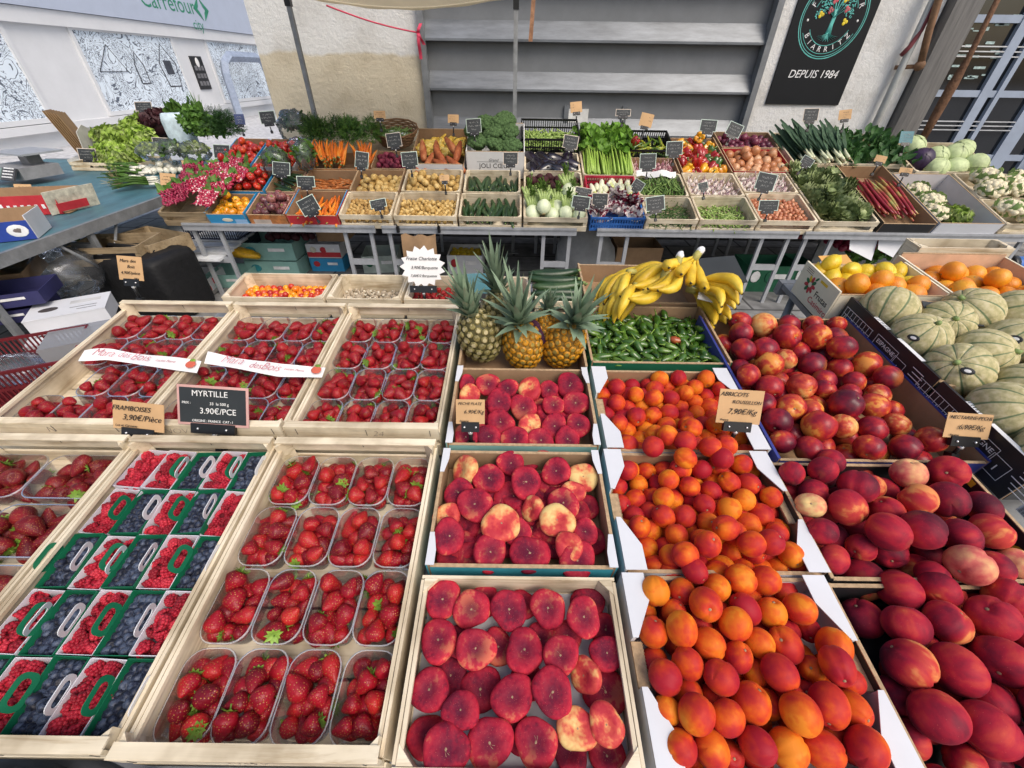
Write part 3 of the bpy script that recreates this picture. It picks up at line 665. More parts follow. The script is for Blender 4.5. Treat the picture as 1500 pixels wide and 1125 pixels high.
ARTM = fruit('artichoke_bract', [(.2, (.11, .145, .05)), (.6, (.24, .30, .12)), (.9, (.38, .43, .22))], 30, .6, .3, 0, .1, shift=.3)
def artichoke():
    mb = MB(); g = math.pi*(3-5**.5)
    for i in range(46):
        z = i/46; a = i*g; e = R(8+78*(1-z)**1.0); rr = .012+.028*math.sin(math.pi*min(1, z*.8+.2))
        leaf(mb, ARTM, .042, .036, E(0, 0, a) @ T(0, rr, -.035+.055*z) @ E(R(88)-e*.55), .05, -.35, 2, 4)
    mb.ball(12, 8, lambda t, p: sph(t, p, .036, .036, .042), ARTM); mb.tube([(0, 0, -.03), (.005, .0, -.08), (.02, .0, -.12)], [.011, .010, .010], ARTM, 8); return mb.mesh('artichoke')
ART = artichoke()
def leek():
    mb = MB(); mb.tube([(0, -.25, 0), (0, -.24, 0), (0, -.19, 0), (0, -.12, 0)], [.008, .014, .013, .015], plain('leek_white', (.66, .68, .46), .4, .2, 20), 10)
    rg = random.Random(5)
    for i in range(6): leaf(mb, LBLU, .44*rg.uniform(.8, 1.1), .052, T(0, -.17, .004) @ E(R(rg.uniform(-3, 10)), R(rg.uniform(-40, 40)), R(rg.uniform(-9, 9))), .06, .02, 3, 8, rg)
    mb.tube([(0, -.27, 0), (0, -.25, 0)], [.012, .006], plain('root_hair', (.45, .38, .25), .9), 6); return mb.mesh('leek')
LEEK = leek()
RHUM = fruit('rhubarb_stalk', [(.2, (.26, .018, .03)), (.5, (.38, .05, .045)), (.75, (.42, .22, .07)), (1, (.38, .40, .12))], 5, .35, .5, 0, .1, shift=.35, stretch=(1, .9, 1)); RHU = root('rhubarb_stalk', RHUM, .48, .013, 3, .10, .1, 8)
RDSM = fruit('radish_skin', [(.3, (.32, .012, .05)), (.76, (.44, .018, .06)), (.84, (.76, .66, .62)), (1, (.8, .74, .7))], 45, .3, .5, 0, 0, shift=.12); RDSD = fruit('dark_radish_skin', [(.3, (.20, .010, .035)), (.9, (.36, .03, .08))], 45, .35, .5, 0, 0)
def radish(mat): 
    mb = MB(); mb.tube([(0, -.018, 0), (0, -.013, 0), (0, -.004, 0), (0, .008, 0), (0, .014, 0), (0, .032, .002)], [.004, .009, .011, .008, .003, .0006], mat, 9); return mb.mesh('radish')
RDS, RDD = radish(RDSM), radish(RDSD)
# -- pineapples
PINB = plain('pineapple_green', (.085, .075, .025), .6, .35, 40); PINO = plain('pineapple_groove', (.30, .17, .03), .6, .35, 40)
PEY = plain('pineapple_eye', (.20, .17, .06), .5, .35, 60, hue=.2); PEYO = plain('pineapple_ripe_eye', (.60, .27, .015), .45, .35, 60, hue=.2); PTIP = plain('pineapple_tip', (.46, .40, .22), .6, .3, 60); PTIPO = plain('pineapple_bract', (.34, .25, .06), .6, .3, 60)
CROWN = plain('pineapple_leaf', (.21, .29, .19), .45, .35, 14, .4, .1, 60, hue=.2)
def pine_body(base, eye, tip):
    mb = MB(); a, h = .062, .092
    mb.ball(24, 18, lambda t, p: sph(t, p, a*.96, a*.96, h*.97)*(1 if True else 0), base); g = math.pi*(3-5**.5); n = 132
    for i in range(n):
        z = 1-2*(i+.5)/n
        if z < -.93: continue
        rr = math.sqrt(1-z*z); ph = i*g; p = Vector((a*rr*math.cos(ph), a*rr*math.sin(ph), h*z)); nn = Vector((p.x/a/a, p.y/a/a, p.z/h/h)).normalized()
        M = T(*p) @ nn.to_track_quat('Z', 'Y').to_matrix().to_4x4(); s_ = .0118*(1-.25*z*z)
        ring = [(s_*math.cos(k*math.pi/3), s_*math.sin(k*math.pi/3), -.001) for k in range(6)]+[(s_*.62*math.cos(k*math.pi/3), s_*.62*math.sin(k*math.pi/3), .0034) for k in range(6)]
        mb.add(ring, [(k, (k+1) % 6, 6+(k+1) % 6, 6+k) for k in range(6)], eye, M)
        mb.add([(s_*.62*math.cos(k*math.pi/3), s_*.62*math.sin(k*math.pi/3), .0034) for k in range(6)]+[(0, 0, .0042)], [(k, (k+1) % 6, 6) for k in range(6)], tip if i % 3 else eye, M)
        mb.add([(-.003, 0, .003), (.003, 0, .003), (0, .011, .0052)], [(0, 1, 2)], tip, M)
    return mb
def pine_crown(L, n, seed, wide):
    mb = MB(); rg = random.Random(seed); g = math.pi*(3-5**.5)
    for i in range(n):
        t = i/n; a = i*g; e = R(90-(6+66*(1-t)**1.3*wide)); l = L*(.45+.62*t)*rg.uniform(.9, 1.1); w = .034*(1-.35*t); cv = rg.uniform(.05, .3)*(1.2-t)
        def fn(u, v):
            x = (u-.5)*2; ww = w*(1-v**1.6)*.5+.0004; return Vector((x*ww, l*v, -cv*l*v*v+.30*ww*x*x))
        mb.sheet(2, 6, fn, CROWN, T(0, 0, .078+.034*t) @ E(0, 0, a) @ T(0, .008*(1-t), 0) @ E(e))
    return mb
# -- bananas
BANM = fruit('banana_skin', [(.1, (.56, .36, .025)), (.5, (.70, .47, .03)), (.9, (.74, .54, .07))], 12, .42, .4, 0, .05, 80, shift=.15, speck=((.3, .18, .03), 60, .035)); BANT = plain('banana_stem', (.40, .36, .10), .6); WRAP = plain('white_wrap', (.78, .78, .78), .4, .1, 40)
def banana_hand(n, seed, wrap=True):
    rg = random.Random(seed); bs = []
    for i in range(n):
        mb = MB(); sp = (i-(n-1)/2)/n; pts = []; rad = []
        for k in range(13):
            t = k/12; a = t*1.35; rr = .145; x = sp*.16*min(1, t*1.6)+.02*sp*math.sin(t*3); y = -rr*math.sin(a)*(1-.06*abs(sp)); z = rr*(1-math.cos(a))*.9+.012*abs(sp)*t+((i % 2)*.014*t)
            pts.append((x, y, z)); rad.append(.0185*[.22, .24, .34, .72, .95, 1, 1, 1, .98, .9, .72, .40, .18][k])
        mb.tube(pts, rad, BANM, 6); mb.tube([pts[-1], Vector(pts[-1])+Vector((0, -.004, -.006))], [.004, .003], plain('banana_tip', (.05, .035, .02), .8), 6); bs.append(mb.mesh('banana'))
    st = MB(); st.tube([(0, .018, .004), (0, 0, 0), (0, -.02, -.002)], [.011, .013, .012], BANT, 8)
    w = None
    if wrap:
        w = MB(); w.ball(12, 8, lambda t, p: sph(t, p, .013, .015, .012)*(1+.25*nz(sph(t, p, 1), 3, seed))+Vector((0, .018, .004)), WRAP)
    return bs, st.mesh('stem'), w
# ================================================================ measuring the photograph: where a line of sight meets a real surface
_F = 600.; _TH = R(37.5); _RO = R(.8)
def ray(px, py):
    u, v = (px-750)/_F, (py-562.5)/_F; c, s = math.cos(_RO), math.sin(_RO); u, v = u*c+v*s, -u*s+v*c
    return Vector((u, math.cos(_TH)-v*math.sin(_TH), -(math.sin(_TH)+v*math.cos(_TH))))
def at(px, py, Y): r = ray(px, py); return CAMP+r*(Y/r.y)
def atz(px, py, Z): r = ray(px, py); return CAMP+r*((Z-1.7)/r.z)
def atx(px, py, x0=-11.9, k=.028): r = ray(px, py); return CAMP+r*(x0/(r.x-k*r.y))
def onp(px, py, PM, n=0):      # -> local (x, s, n) on a display plane, and the sight depth
    I = PM.inverted(); o = I @ CAMP; d = I.to_3x3() @ ray(px, py); t = (n-o.z)/d.z; p = o+d*t
    return p.x, p.y, t
# ================================================================ paints, boards, cloths
CBIN = plain('brown_board', (.33, .21, .12), .8, .15, 12, .2, .1, 60)
CBED = plain('cut_board_edge', (.42, .29, .17), .9, .3, 90)
WHT = plain('white_board', (.62, .63, .66), .55, .06, 6); WHTIN = plain('white_board_inside', (.62, .60, .62), .6, .08, 8)
BLK = plain('black_board', (.018, .018, .020), .45, .3, 8); BLUEB = plain('blue_board', (.035, .045, .22), .45, .2, 8); SKYB = plain('sky_blue_board', (.035, .27, .52), .5, .15, 8)
TEALB = plain('teal_board', (.22, .40, .36), .6, .15, 8); TEALE = plain('teal_edge', (.03, .22, .26), .5, .2, 10); GRNB = plain('green_board', (.012, .10, .05), .5, .2, 10); REDB = plain('red_board', (.48, .03, .04), .5, .2, 10)
PINKB = plain('pinkish_board', (.55, .32, .25), .7, .2, 10); CREAM = plain('cream_board', (.74, .68, .52), .6, .08, 8); ORGB = plain('printed_orange_board', (.42, .16, .05), .6, .5, 25)
KRAFT = plain('kraft_card', (.52, .33, .17), .8, .10, 14, .2); INK = plain('black_ink', (.012, .011, .012), .6); SLATE = plain('slate_card', (.022, .026, .028), .55, .2, 10); CHALK = plain('chalk', (.72, .72, .70), .9, .1); SLATET = plain('teal_card', (.05, .17, .20), .5, .2, 10); NAVY = plain('navy_card', (.03, .045, .12), .5)
SBORD = plain('slate_border', (.58, .50, .42), .7); SBORDG = plain('pale_green_border', (.50, .60, .52), .7); SBORDR = plain('pink_border', (.52, .30, .27), .7)
BPLAS = plain('black_plastic', (.010, .010, .011), .35, .2, 20); GPLAS = plain('chrome_pin', (.75, .75, .76), .25, .05, 20, metal=.6)
GALV = plain('galvanised_steel', (.25, .26, .27), .55, .25, 14, .4, .08, 60, metal=.35); STEELW = plain('light_steel', (.38, .395, .42), .5, .15, 14, .4, metal=.3)
REDP = plain('red_plastic', (.22, .012, .018), .4, .2, 8); BLUP = plain('blue_plastic', (.03, .13, .42), .4, .2, 8); CRIMP = plain('crimson_plastic', (.42, .02, .05), .4, .2, 8)
PAPERW = plain('white_paper', (.78, .77, .76), .7, .05, 8); REDINK = plain('red_ink', (.50, .10, .12), .7); PINKINK = plain('pink_ink', (.52, .17, .20), .7); GRNINK = plain('green_ink', (.02, .16, .08), .6); YELINK = plain('yellow_ink', (.68, .52, .03), .6); WHTINK = plain('white_ink', (.75, .75, .75), .6); TEALINK = plain('teal_ink', (.10, .36, .33), .6); SKYINK = plain('sky_ink', (.3, .5, .75), .6)
GREEND = plain('deep_green_card', (.005, .13, .06), .5, .15, 20)
# ================================================================ containers
PENCIL = plain('pencil', (.30, .25, .20), .8)
def wood_crate(PM, x0, x1, s0, s1, label, group=None, h=.095, raised=True, front=True, old=False, sides=True):
    wx, wy = (OLDWOOD, OLDWOOD) if old else (WOODX, WOODY)
    Wd, D = x1-x0, s1-s0; M = PM @ T((x0+x1)/2, s0, 0); r = thing('wooden_crate', label, 'crate', M, group); hw = Wd/2; th = .006
    b = MB(); nS = 5
    for i in range(nS): b.box((0, D*(i+.5)/nS, -h+.003), (Wd-.016, D/nS-.006, .005), wx)
    part('base', b, r)
    for sx in (-1, 1):
        p = MB(); top = -.006 if raised else 0
        p.box((sx*(hw-.004), D/2, (top-h)/2), (th, D-.02, top+h), wy)
        p.box((sx*(hw-.012), D/2, top-.004), (.007, D-.05, .008), wy)
        part('side_board', p, r)
    for nm, y, yo in (('front_board', .004, .002), ('back_board', D-.004, -.002)):
        if nm == 'front_board' and not front: continue
        p = MB()
        if raised:
            p.box((0, y, -.004), (Wd-.004, th, .046), wx); p.box((0, y, -h+.024), (Wd-.006, th, .046), wx)
            p.box((0, y+yo*4, .0175), (Wd-.006, .020, .004), wx)
            for q in (-.42, .03, .44): p.box((q*Wd, y-.0034, .001), (.0015, .0012, .022), plain('staple', (.12, .11, .10), .5))
        else:
            g = .35 if nm == 'front_board' else .0
            p.box((0, y, -h*.5*(1-g)*.5 if g else -h/2), (Wd-.004, th, h*.5*(1-g)*1.0 if g else h), wx)
            if g: p.box((0, y, -h*.80), (Wd-.004, th, h*.36), wx)
        part(nm, p, r)
    if raised:
        q = MB(); kk = int(abs(x0*1000+s0*77))
        mesh_into(q, text(['N', '24', 'NOV'][kk % 3], .030, PENCIL, shear=.3, thin=.02), T((-.2+.1*(kk % 5))*Wd, .0008, -.004) @ E(R(90)), PENCIL); part('pencil_mark', q, [o for o in r.children if o.name.startswith('front')][0])
    for sx in (-1, 1):
        for y in (.008, D-.008):
            p = MB(); q = 1 if y < D/2 else -1; c = .026
            p.prism([(sx*(hw-.008), y), (sx*(hw-.008-c), y), (sx*(hw-.008), y+q*c)], -h, .016 if raised else .002, wx)
            part('corner_post', p, r)
    return r
def tray(PM, x0, x1, s0, s1, label, group=None, h=.095, out=WHT, inn=CBIN, flap=None, flen=.10, fw=.042, drop=.03, top=None, front=None, dz=0, rot=0, mid=False, name='cardboard_tray', fmat=None):
    """folded fruit tray: walls printed outside, plain inside, lower in the middle, folded flanges at the corners"""
    Wd, D = x1-x0, s1-s0; M = PM @ T((x0+x1)/2, s0, dz) @ E(0, 0, rot); r = thing(name, label, 'tray', M, group); hw = Wd/2
    part('base', MB().box((0, D/2, -h+.003), (Wd-.012, D-.012, .005), inn), r)
    for sx in (-1, 1):
        p = MB(); X = sx*hw
        def wall(a, b, zt):
            p.box((X-sx*.0018, (a+b)/2, (zt-h)/2), (.0036, b-a, zt+h), out); p.box((X-sx*.0053, (a+b)/2, (zt-.001-h)/2), (.0034, b-a, zt+h-.001), inn)
            p.box((X-sx*.0036, (a+b)/2, zt+.0008), (.0074, b-a-.001, .0022), CBED if not top else top)
        f = min(flen, D*.42)
        wall(.001, f, 0); wall(f, D-f, -drop if mid else 0); wall(D-f, D-.001, 0)
        if mid:                    # torn corrugated lip where the middle was pushed down
            p.box((X-sx*.010, D/2, -drop+.003), (.020, min(.07, D*.25), .005), CBED)
            for k in range(14): p.box((X-sx*.020, D/2-.033+.005*k, -drop+.0032), (.0016, .0026, .0062), CBIN, rot=(0, 0, .5 if k % 2 else -.5))
        part('side_panel', p, r)
    for nm, y, sg in (('front_panel', 0, 1), ('back_panel', D, -1)):
        p = MB(); zt = -drop*.6; o2 = (front or out) if nm == 'front_panel' else out
        p.box((0, y+sg*.0018, (zt-h)/2), (Wd-.016, .0036, zt+h), o2); p.box((0, y+sg*.0053, (zt-.001-h)/2), (Wd-.016, .0034, zt+h-.001), inn)
        p.box((0, y+sg*.0036, zt+.0008), (Wd-.017, .0074, .0022), CBED); part(nm, p, r)
    if flap:
        for sx in (-1, 1):
            for y, q in ((.0, 1), (D, -1)):
                p = MB(); X = sx*hw; f = min(flen, D*.42)
                p.prism([(X, y), (X-sx*fw, y), (X-sx*fw, y+q*f*.45), (X-sx*.010, y+q*f), (X, y+q*f)], .0022, .0044, flap); part('corner_flap', p, r)
    return r
def plastic_crate(M, Wd, D, h, mat, label, group=None, name='plastic_crate', slots=True):
    r = thing(name, label, 'crate', M, group); hw = Wd/2; part('base', MB().box((0, D/2, -h+.004), (Wd-.01, D-.01, .006), mat), r)
    for nm, L, c, ang in (('front_panel', Wd, (0, 0), 0), ('back_panel', Wd, (0, D), math.pi), ('side_panel', D, (-hw, D/2), -math.pi/2), ('side_panel', D, (hw, D/2), math.pi/2)):
        p = MB(); MM = T(c[0], c[1], 0) @ E(0, 0, ang); n = max(6, int(L/.022))
        p.box((0, .004, -.008), (L, .012, .016), mat, MM); p.box((0, .003, -h+.012), (L-.002, .008, .024), mat, MM); p.box((0, .003, -h*.5), (L-.002, .006, .014), mat, MM)
        for i in range(n+1): p.box((-L/2+.004+(L-.008)*i/n, .003, -h/2), (.008 if slots else L/n*.9, .0055, h-.02), mat, MM)
        part(nm, p, r)
    return r
def rrect(w, d, r, n=5):
    out = []
    for cx, cy, a0 in ((w/2-r, d/2-r, 0), (-w/2+r, d/2-r, 90), (-w/2+r, -d/2+r, 180), (w/2-r, -d/2+r, 270)):
        for k in range(n+1): a = R(a0+90*k/n); out.append((cx+r*math.cos(a), cy+r*math.sin(a)))
    return out
def punnet_mesh(w, d, h):
    L = [rrect(w*.80, d*.84, .014), rrect(w*.84, d*.88, .018), rrect(w*.93, d*.94, .024), rrect(w, d, .030)]; zs = [-h, -h+.006, -h*.45, 0]
    tub = MB(); n = len(L[0]); vs = [(x, y, z) for l, z in zip(L, zs) for x, y in l]
    fs = [tuple(range(n))[::-1]]+[(k*n+i, k*n+(i+1) % n, (k+1)*n+(i+1) % n, (k+1)*n+i) for k in range(3) for i in range(n)]
    tub.add(vs, fs, PUNNET)
    rim = MB(); a, b, c = rrect(w, d, .03), rrect(w+.0045, d+.0045, .032), rrect(w+.005, d+.005, .032)
    vs = [(x, y, .0002) for x, y in a]+[(x, y, .0008) for x, y in b]+[(x, y, -.003) for x, y in c]
    rim.add(vs, [(k*n+i, k*n+(i+1) % n, (k+1)*n+(i+1) % n, (k+1)*n+i) for k in range(2) for i in range(n)], PUNRIM)
    return tub.mesh('tub'), rim.mesh('rim')
PT, PR = punnet_mesh(.090, .134, .050); PTB, PRB = punnet_mesh(.190, .120, .060)
def punnet(M, label, group, big=False):
    r = thing('punnet', label, 'punnet', M, group); link('tub', PTB if big else PT, None, r); link('rim', PRB if big else PR, None, r); return r
# berry layouts shared by the punnets
LAY = []
for k in range(6):
    P, rad = heap(15, .0186, (-.040, .039, -.059, .059), -.045, 20+k, .08, drop=.06); LAY.append(P)
LAYB = []
for k in range(4):
    P, rad = heap(15, .0235, (-.090, .090, -.055, .055), -.057, 40+k, .08, drop=.08); LAYB.append(P)
def straw_punnet(M, i, label, where, n=15, big=False, dark=False):
    punnet(M, label, 'clear punnets of strawberries', big); rg = random.Random(i*13+5); lay = (LAYB if big else LAY)[i % (4 if big else 6)]; meshes = SBD if big else SB
    order = sorted(range(len(lay)), key=lambda k: lay[k][2])[:n]
    for k in order:
        p = lay[k]; me, cx = rg.choice(meshes); q = Euler((R(90)+rg.uniform(-.8, .8), rg.uniform(-.5, .5), rg.uniform(-3.1, 3.1))).to_matrix().to_4x4(); s = rg.uniform(1.0, 1.34)
        flip = SC(1, -1 if i % 2 else 1, 1) if False else Matrix.Identity(4)
        mm = M @ (E(0, 0, math.pi) if i % 3 == 1 else flip) @ T(*p) @ q @ SC(s, s*rg.uniform(.9, 1.05), s*rg.uniform(.92, 1.1))
        has = rg.random() < .42
        pool('strawberry', 'strawberry', me, mm, ('strawberry with green calyx in ' if has else 'red strawberry showing no calyx in ')+where, 'strawberry', 'strawberries in '+where, (('calyx', cx),) if has else ())
STUFFNAME['strawberry'] = 'strawberries in the punnets'
# ---------------------------------------------------------------- price cards
def wobble(mb, x0, x1, z, rg, mat, h=.006, w=.0012):
    """a line of handwriting too small to read: short pen strokes"""
    x = x0
    while x < x1:
        l = rg.uniform(.4, 1.0)*h; a = rg.uniform(-.5, .5)
        mb.box((x, -.0012, z+rg.uniform(-.2, .2)*h), (w, .0006, l), mat, rot=(0, a, 0))
        if rg.random() < .6: mb.box((x+h*.3, -.0012, z+rg.uniform(-.4, .4)*h), (h*.6, .0006, w), mat, rot=(0, rg.uniform(-.4, .4), 0))
        x += h*rg.uniform(.5, .95)+(h*.6 if rg.random() < .15 else 0)
def price_card(p, w, h, kind, label, lines=None, roll=0, tilt=-18, yaw=0, peg=.06, seed=0, bord=None, shear=.15, group='price cards on the stall', curve=0, star=False, clip=True):
    """card held by a black clip on a peg; p is the centre of the card"""
    M = T(*p) @ E(0, 0, R(yaw)) @ E(R(tilt)) @ E(0, R(roll), 0)
    r = thing('price_card', label, 'price card', M, group); rg = random.Random(seed+17)
    mat = {'kraft': KRAFT, 'slate': SLATE, 'teal': SLATET, 'navy': NAVY, 'white': PAPERW, 'yellow': ORGCARD}[kind]; ink = (CHALK if lines else CHALKD) if kind in ('slate', 'teal', 'navy') else INK
    c = MB()
    if star:
        n = 15; poly = []
        for i in range(2*n): a = math.pi*i/n; q = 1.0 if i % 2 else .80; poly.append((w/2*q*math.cos(a)*1.05, h/2*q*math.sin(a)*1.05))
        c.prism(poly, -.0008, .0008, mat, E(R(90)))
    elif curve:
        c.sheet(12, 1, lambda u, v: Vector(((u-.5)*w, -curve*w*(2*u-1)**2*.5+.0, (v-.5)*h-(curve*h*.9*(2*u-1)**2))), mat); c.sheet(12, 1, lambda u, v: Vector(((u-.5)*w, .0016-curve*w*(2*u-1)**2*.5, (.5-v)*h-(curve*h*.9*(2*u-1)**2))), mat)
    else:
        bm = bord or (SBORD if kind == 'slate' else None)
        if bm: c.box((0, .0006, 0), (w, .002, h), bm); c.box((0, -.0006, 0), (w-.012*w/.17, .0012, h-.012*w/.17), mat)
        else: c.sheet(6, 3, lambda u, v: Vector(((u-.5)*w, .0014*math.sin(u*3+seed)*w/.1-.0007, (v-.5)*h)), mat); c.sheet(6, 3, lambda u, v: Vector(((.5-u)*w, .0014*math.sin((1-u)*3+seed)*w/.1+.0007, (v-.5)*h)), mat)
    cp = part('card', c, r)
    t = MB()
    if lines:
        for s, size, x, z in lines: mesh_into(t, text(s, size, ink, shear=shear), T(x*w, -.0034, z*h) @ E(R(90)), ink)
    elif not curve:
        for z, k in ((.22, .5), (-.02, .75), (-.26, .35)): wobble(t, -w*k/2, w*k/2, z*h, rg, ink, h*.13, max(.0011, h*.016))
    if t.v: part('lettering', t, cp)
    if clip:
        b = MB(); b.box((0, .001, -h/2-.008), (w*.62, .010, .026), BPLAS)
        for sx in (-.2, .2): b.ball(8, 6, lambda a, q: sph(a, q, .0028), GPLAS, T(sx*w, -.006, -h/2-.008))
        part('clip', b, r)
        k = MB(); inv = Matrix.Rotation(-R(tilt), 4, 'X'); o = Vector((0, .002, -h/2-.020)); d = inv.to_3x3() @ Vector((0, 0, -1))
        k.ball(8, 6, lambda a, q: sph(a, q, .007), GPLAS, T(*(o+d*.004)))
        k.tube([o, o+d*peg*.5, o+d*peg], [.006, .005, .006], BPLAS, 8); k.box(o+d*peg, (.020, .020, .022), BPLAS); part('peg', k, r)
    return r
CHALKD = plain('dusty_chalk', (.30, .30, .29), .9, .1)
ORGCARD = plain('orange_card', (.62, .34, .10), .8, .1, 14, .2)
# ================================================================ SETTING
def paving_mat(name, c1, c2, joint, sx, sy, rough=.8, mortar=.012):
    m, nt, b = new_mat(name); setb(b, rough, .3); tc = nd(nt, 'TexCoord'); br = nd(nt, 'TexBrick')
    br.inputs['Scale'].default_value = 1; br.inputs['Brick Width'].default_value = sx; br.inputs['Row Height'].default_value = sy; br.inputs['Mortar Size'].default_value = mortar; br.offset = .5
    br.inputs['Color1'].default_value = c4(c1); br.inputs['Color2'].default_value = c4(c2); br.inputs['Mortar'].default_value = c4(joint)
    nt.links.new(tc.outputs['Object'], br.inputs['Vector']); n = nd(nt, 'TexNoise'); n.inputs['Scale'].default_value = 9; n.inputs['Detail'].default_value = 8; nt.links.new(tc.outputs['Object'], n.inputs['Vector'])
    r = ramp(nt, [(.3, (.6, .6, .6)), (.7, (1.1, 1.1, 1.1))]); nt.links.new(n.outputs[0], r.inputs[0]); mx = nd(nt, 'Mix', data_type='RGBA', blend_type='MULTIPLY'); mx.inputs[0].default_value = 1
    nt.links.new(br.outputs[0], mx.inputs[6]); nt.links.new(r.outputs[0], mx.inputs[7]); nt.links.new(mx.outputs[2], b.inputs['Base Color']); bump(nt, b, br.outputs['Fac'], -.4, .004); MATS[name] = m; return m
PAVE = paving_mat('stone_paving', (.20, .20, .20), (.25, .25, .245), (.07, .07, .07), .62, .42); PALE = paving_mat('pale_street_paving', (.56, .56, .58), (.62, .62, .63), (.38, .38, .4), 1.2, .6)
struct('ground', MB().box((0, 0, -.1), (240, 240, .2), plain('asphalt', (.20, .20, .21), .85, .2, 3, .3, .2, 80)))
struct('pavement', MB().box((1.5, 3.4, .002), (13.4, 5.8, .004), PAVE))
struct('street', MB().box((-8.6, 12, .0035), (6.7, 40, .003), PALE))
# ---- rendered wall with recessed steel louvres
def render_mat(name, top, low, zsplit):
    m, nt, b = new_mat(name); setb(b, .85, .25); tc = nd(nt, 'TexCoord'); sx = nd(nt, 'SeparateXYZ'); nt.links.new(tc.outputs['Object'], sx.inputs[0])
    n = nd(nt, 'TexNoise'); n.inputs['Scale'].default_value = 3; n.inputs['Detail'].default_value = 7; nt.links.new(tc.outputs['Object'], n.inputs['Vector'])
    a = nd(nt, 'Math', operation='MULTIPLY_ADD'); a.inputs[1].default_value = .16; nt.links.new(n.outputs[0], a.inputs[0]); nt.links.new(sx.outputs[2], a.inputs[2])
    mr = nd(nt, 'MapRange'); mr.inputs['From Min'].default_value = zsplit+.07; mr.inputs['From Max'].default_value = zsplit+.10; nt.links.new(a.outputs[0], mr.inputs[0])
    mx = nd(nt, 'Mix', data_type='RGBA'); nt.links.new(mr.outputs[0], mx.inputs[0]); mx.inputs[6].default_value = c4(low); mx.inputs[7].default_value = c4(top)
    r = ramp(nt, [(.32, (.55, .51, .45)), (.45, (.88, .86, .83)), (.56, (1, 1, 1)), (.70, (.93, .92, .9))]); nt.links.new(n.outputs[0], r.inputs[0]); m2 = nd(nt, 'Mix', data_type='RGBA', blend_type='MULTIPLY'); m2.inputs[0].default_value = .42
    nt.links.new(mx.outputs[2], m2.inputs[6]); nt.links.new(r.outputs[0], m2.inputs[7]); nt.links.new(m2.outputs[2], b.inputs['Base Color'])
    n2 = nd(nt, 'TexNoise'); n2.inputs['Scale'].default_value = 22; n2.inputs['Detail'].default_value = 8; n2.inputs['Roughness'].default_value = .7; nt.links.new(tc.outputs['Object'], n2.inputs['Vector']); bump(nt, b, n2.outputs[0], .55, .03)
    MATS[name] = m; return m
RENDL = render_mat('cream_render', (.64, .64, .62), (.56, .50, .38), 1.80); RENDR = render_mat('white_render', (.68, .68, .67), (.50, .47, .43), 1.15)
RUBB = plain('dark_rubble', (.075, .072, .07), .9, .6, 6, .2, .8, 12); DGREY = plain('dark_louvre_panel', (.165, .175, .186), .5, .12, 4, .4, .05, 40); LGREY = plain('louvre_blade', (.15, .163, .18), .40, .30, 5, .5, .08, 40, metal=.3, stretch=(.6, 3, 3))
PARAP = 3.35
wb = thing('market_building', 'cream rendered market building with grey louvres behind the vegetables', 'building', T(0, 5.3, 0))
def wallpart(x0, x1, mat, nm='wall'): part(nm, MB().box(((x0+x1)/2, .25, (PARAP+.85)/2), (x1-x0, .5, PARAP-.85), mat), wb)
wallpart(-2.61, -.955, RENDL); wallpart(2.50, 4.05, RENDR)
part('plinth', MB().box((.7, .23, .425), (6.6, .5, .85), RUBB), wb)
part('lintel', MB().box((.77, .25, 3.22), (3.45, .5, .26), RENDL), wb); part('roof', MB().box((1.9, 2.6, PARAP+.08), (9.2, 5.4, .16), plain('roof_edge', (.3, .29, .28), .8)), wb)
lv = MB(); zt = 3.09
lv.box((.7725, .075, 1.97), (3.44, .02, 2.24), DGREY); lvp = part('louvre', lv, wb)
for k, z in enumerate((2.885, 2.485, 2.085, 1.685, 1.285)):
    b = MB(); zz = z; b.add([(-.95, .06, zz), (2.495, .06, zz), (2.495, -.035, zz-.145), (-.95, -.035, zz-.145), (2.495, -.035, zz-.165), (-.95, -.035, zz-.165), (2.495, .06, zz-.160), (-.95, .06, zz-.160)],
        [(3, 2, 1, 0), (5, 4, 2, 3), (7, 6, 4, 5), (0, 1, 6, 7), (0, 7, 5, 3), (1, 2, 4, 6)], LGREY, None, False); part('blade', b, lvp)
for x in (-.945, 2.488): part('jamb', MB().box((x+(.012 if x < 0 else -.012), -.012, 1.97), (.06, .10, 2.24), plain('jamb_steel', (.16, .17, .18), .5)), lvp)
for x in (.55, 1.18): part('mullion', MB().box((x, .045, 1.15), (.05, .03, .5), LGREY), lvp)
part('panel', MB().box((.68, .05, 1.17), (.22, .03, .40), plain('pale_panel', (.62, .62, .60), .6)), lvp)
# glazed doors at the right end of the same building
gd = MB(); GLASS = plain('dark_glass', (.012, .014, .017), .06, .3, 3, .8); FRAME = plain('blue_grey_frame', (.30, .35, .44), .45, .1, 8)
part('door_post', MB().box((4.20, .08, 1.67), (.26, .36, 3.35), plain('weathered_timber', (.16, .155, .15), .75, .3, 6, .2, .3, 30, stretch=(6, 6, .5))), wb)
dp = part('glazed_door', MB().box((5.35, .16, 1.6), (2.0, .02, 3.0), GLASS), wb)
part('interior', MB().box((5.3, 2.4, 1.6), (2.3, .06, 3.2), plain('dark_interior', (.02, .018, .017), .9)), wb)
f = MB()
for x, w in ((4.38, .06), (5.02, .10), (5.17, .05), (5.62, .16), (5.95, .10)): f.box((x, .135, 1.6), (w, .05, 3.0), FRAME)
for z in (.95, 1.55, 2.15, 2.75): f.box((5.15, .145, z), (1.6, .05, .06), FRAME)
for z in (1.22, 1.26, 1.30, 1.86, 1.90, 1.94): f.box((5.15, .118, z), (1.56, .012, .010), plain('bright_bar', (.62, .64, .68), .3, metal=.5))
part('frame', f, dp)
part('wall', MB().box((6.6, .25, 1.67), (1.1, .5, 3.35), RENDR), wb)
rf = MB(); rgr = random.Random(3)  # strokes on the glass, coloured as the painted reflection of a sign
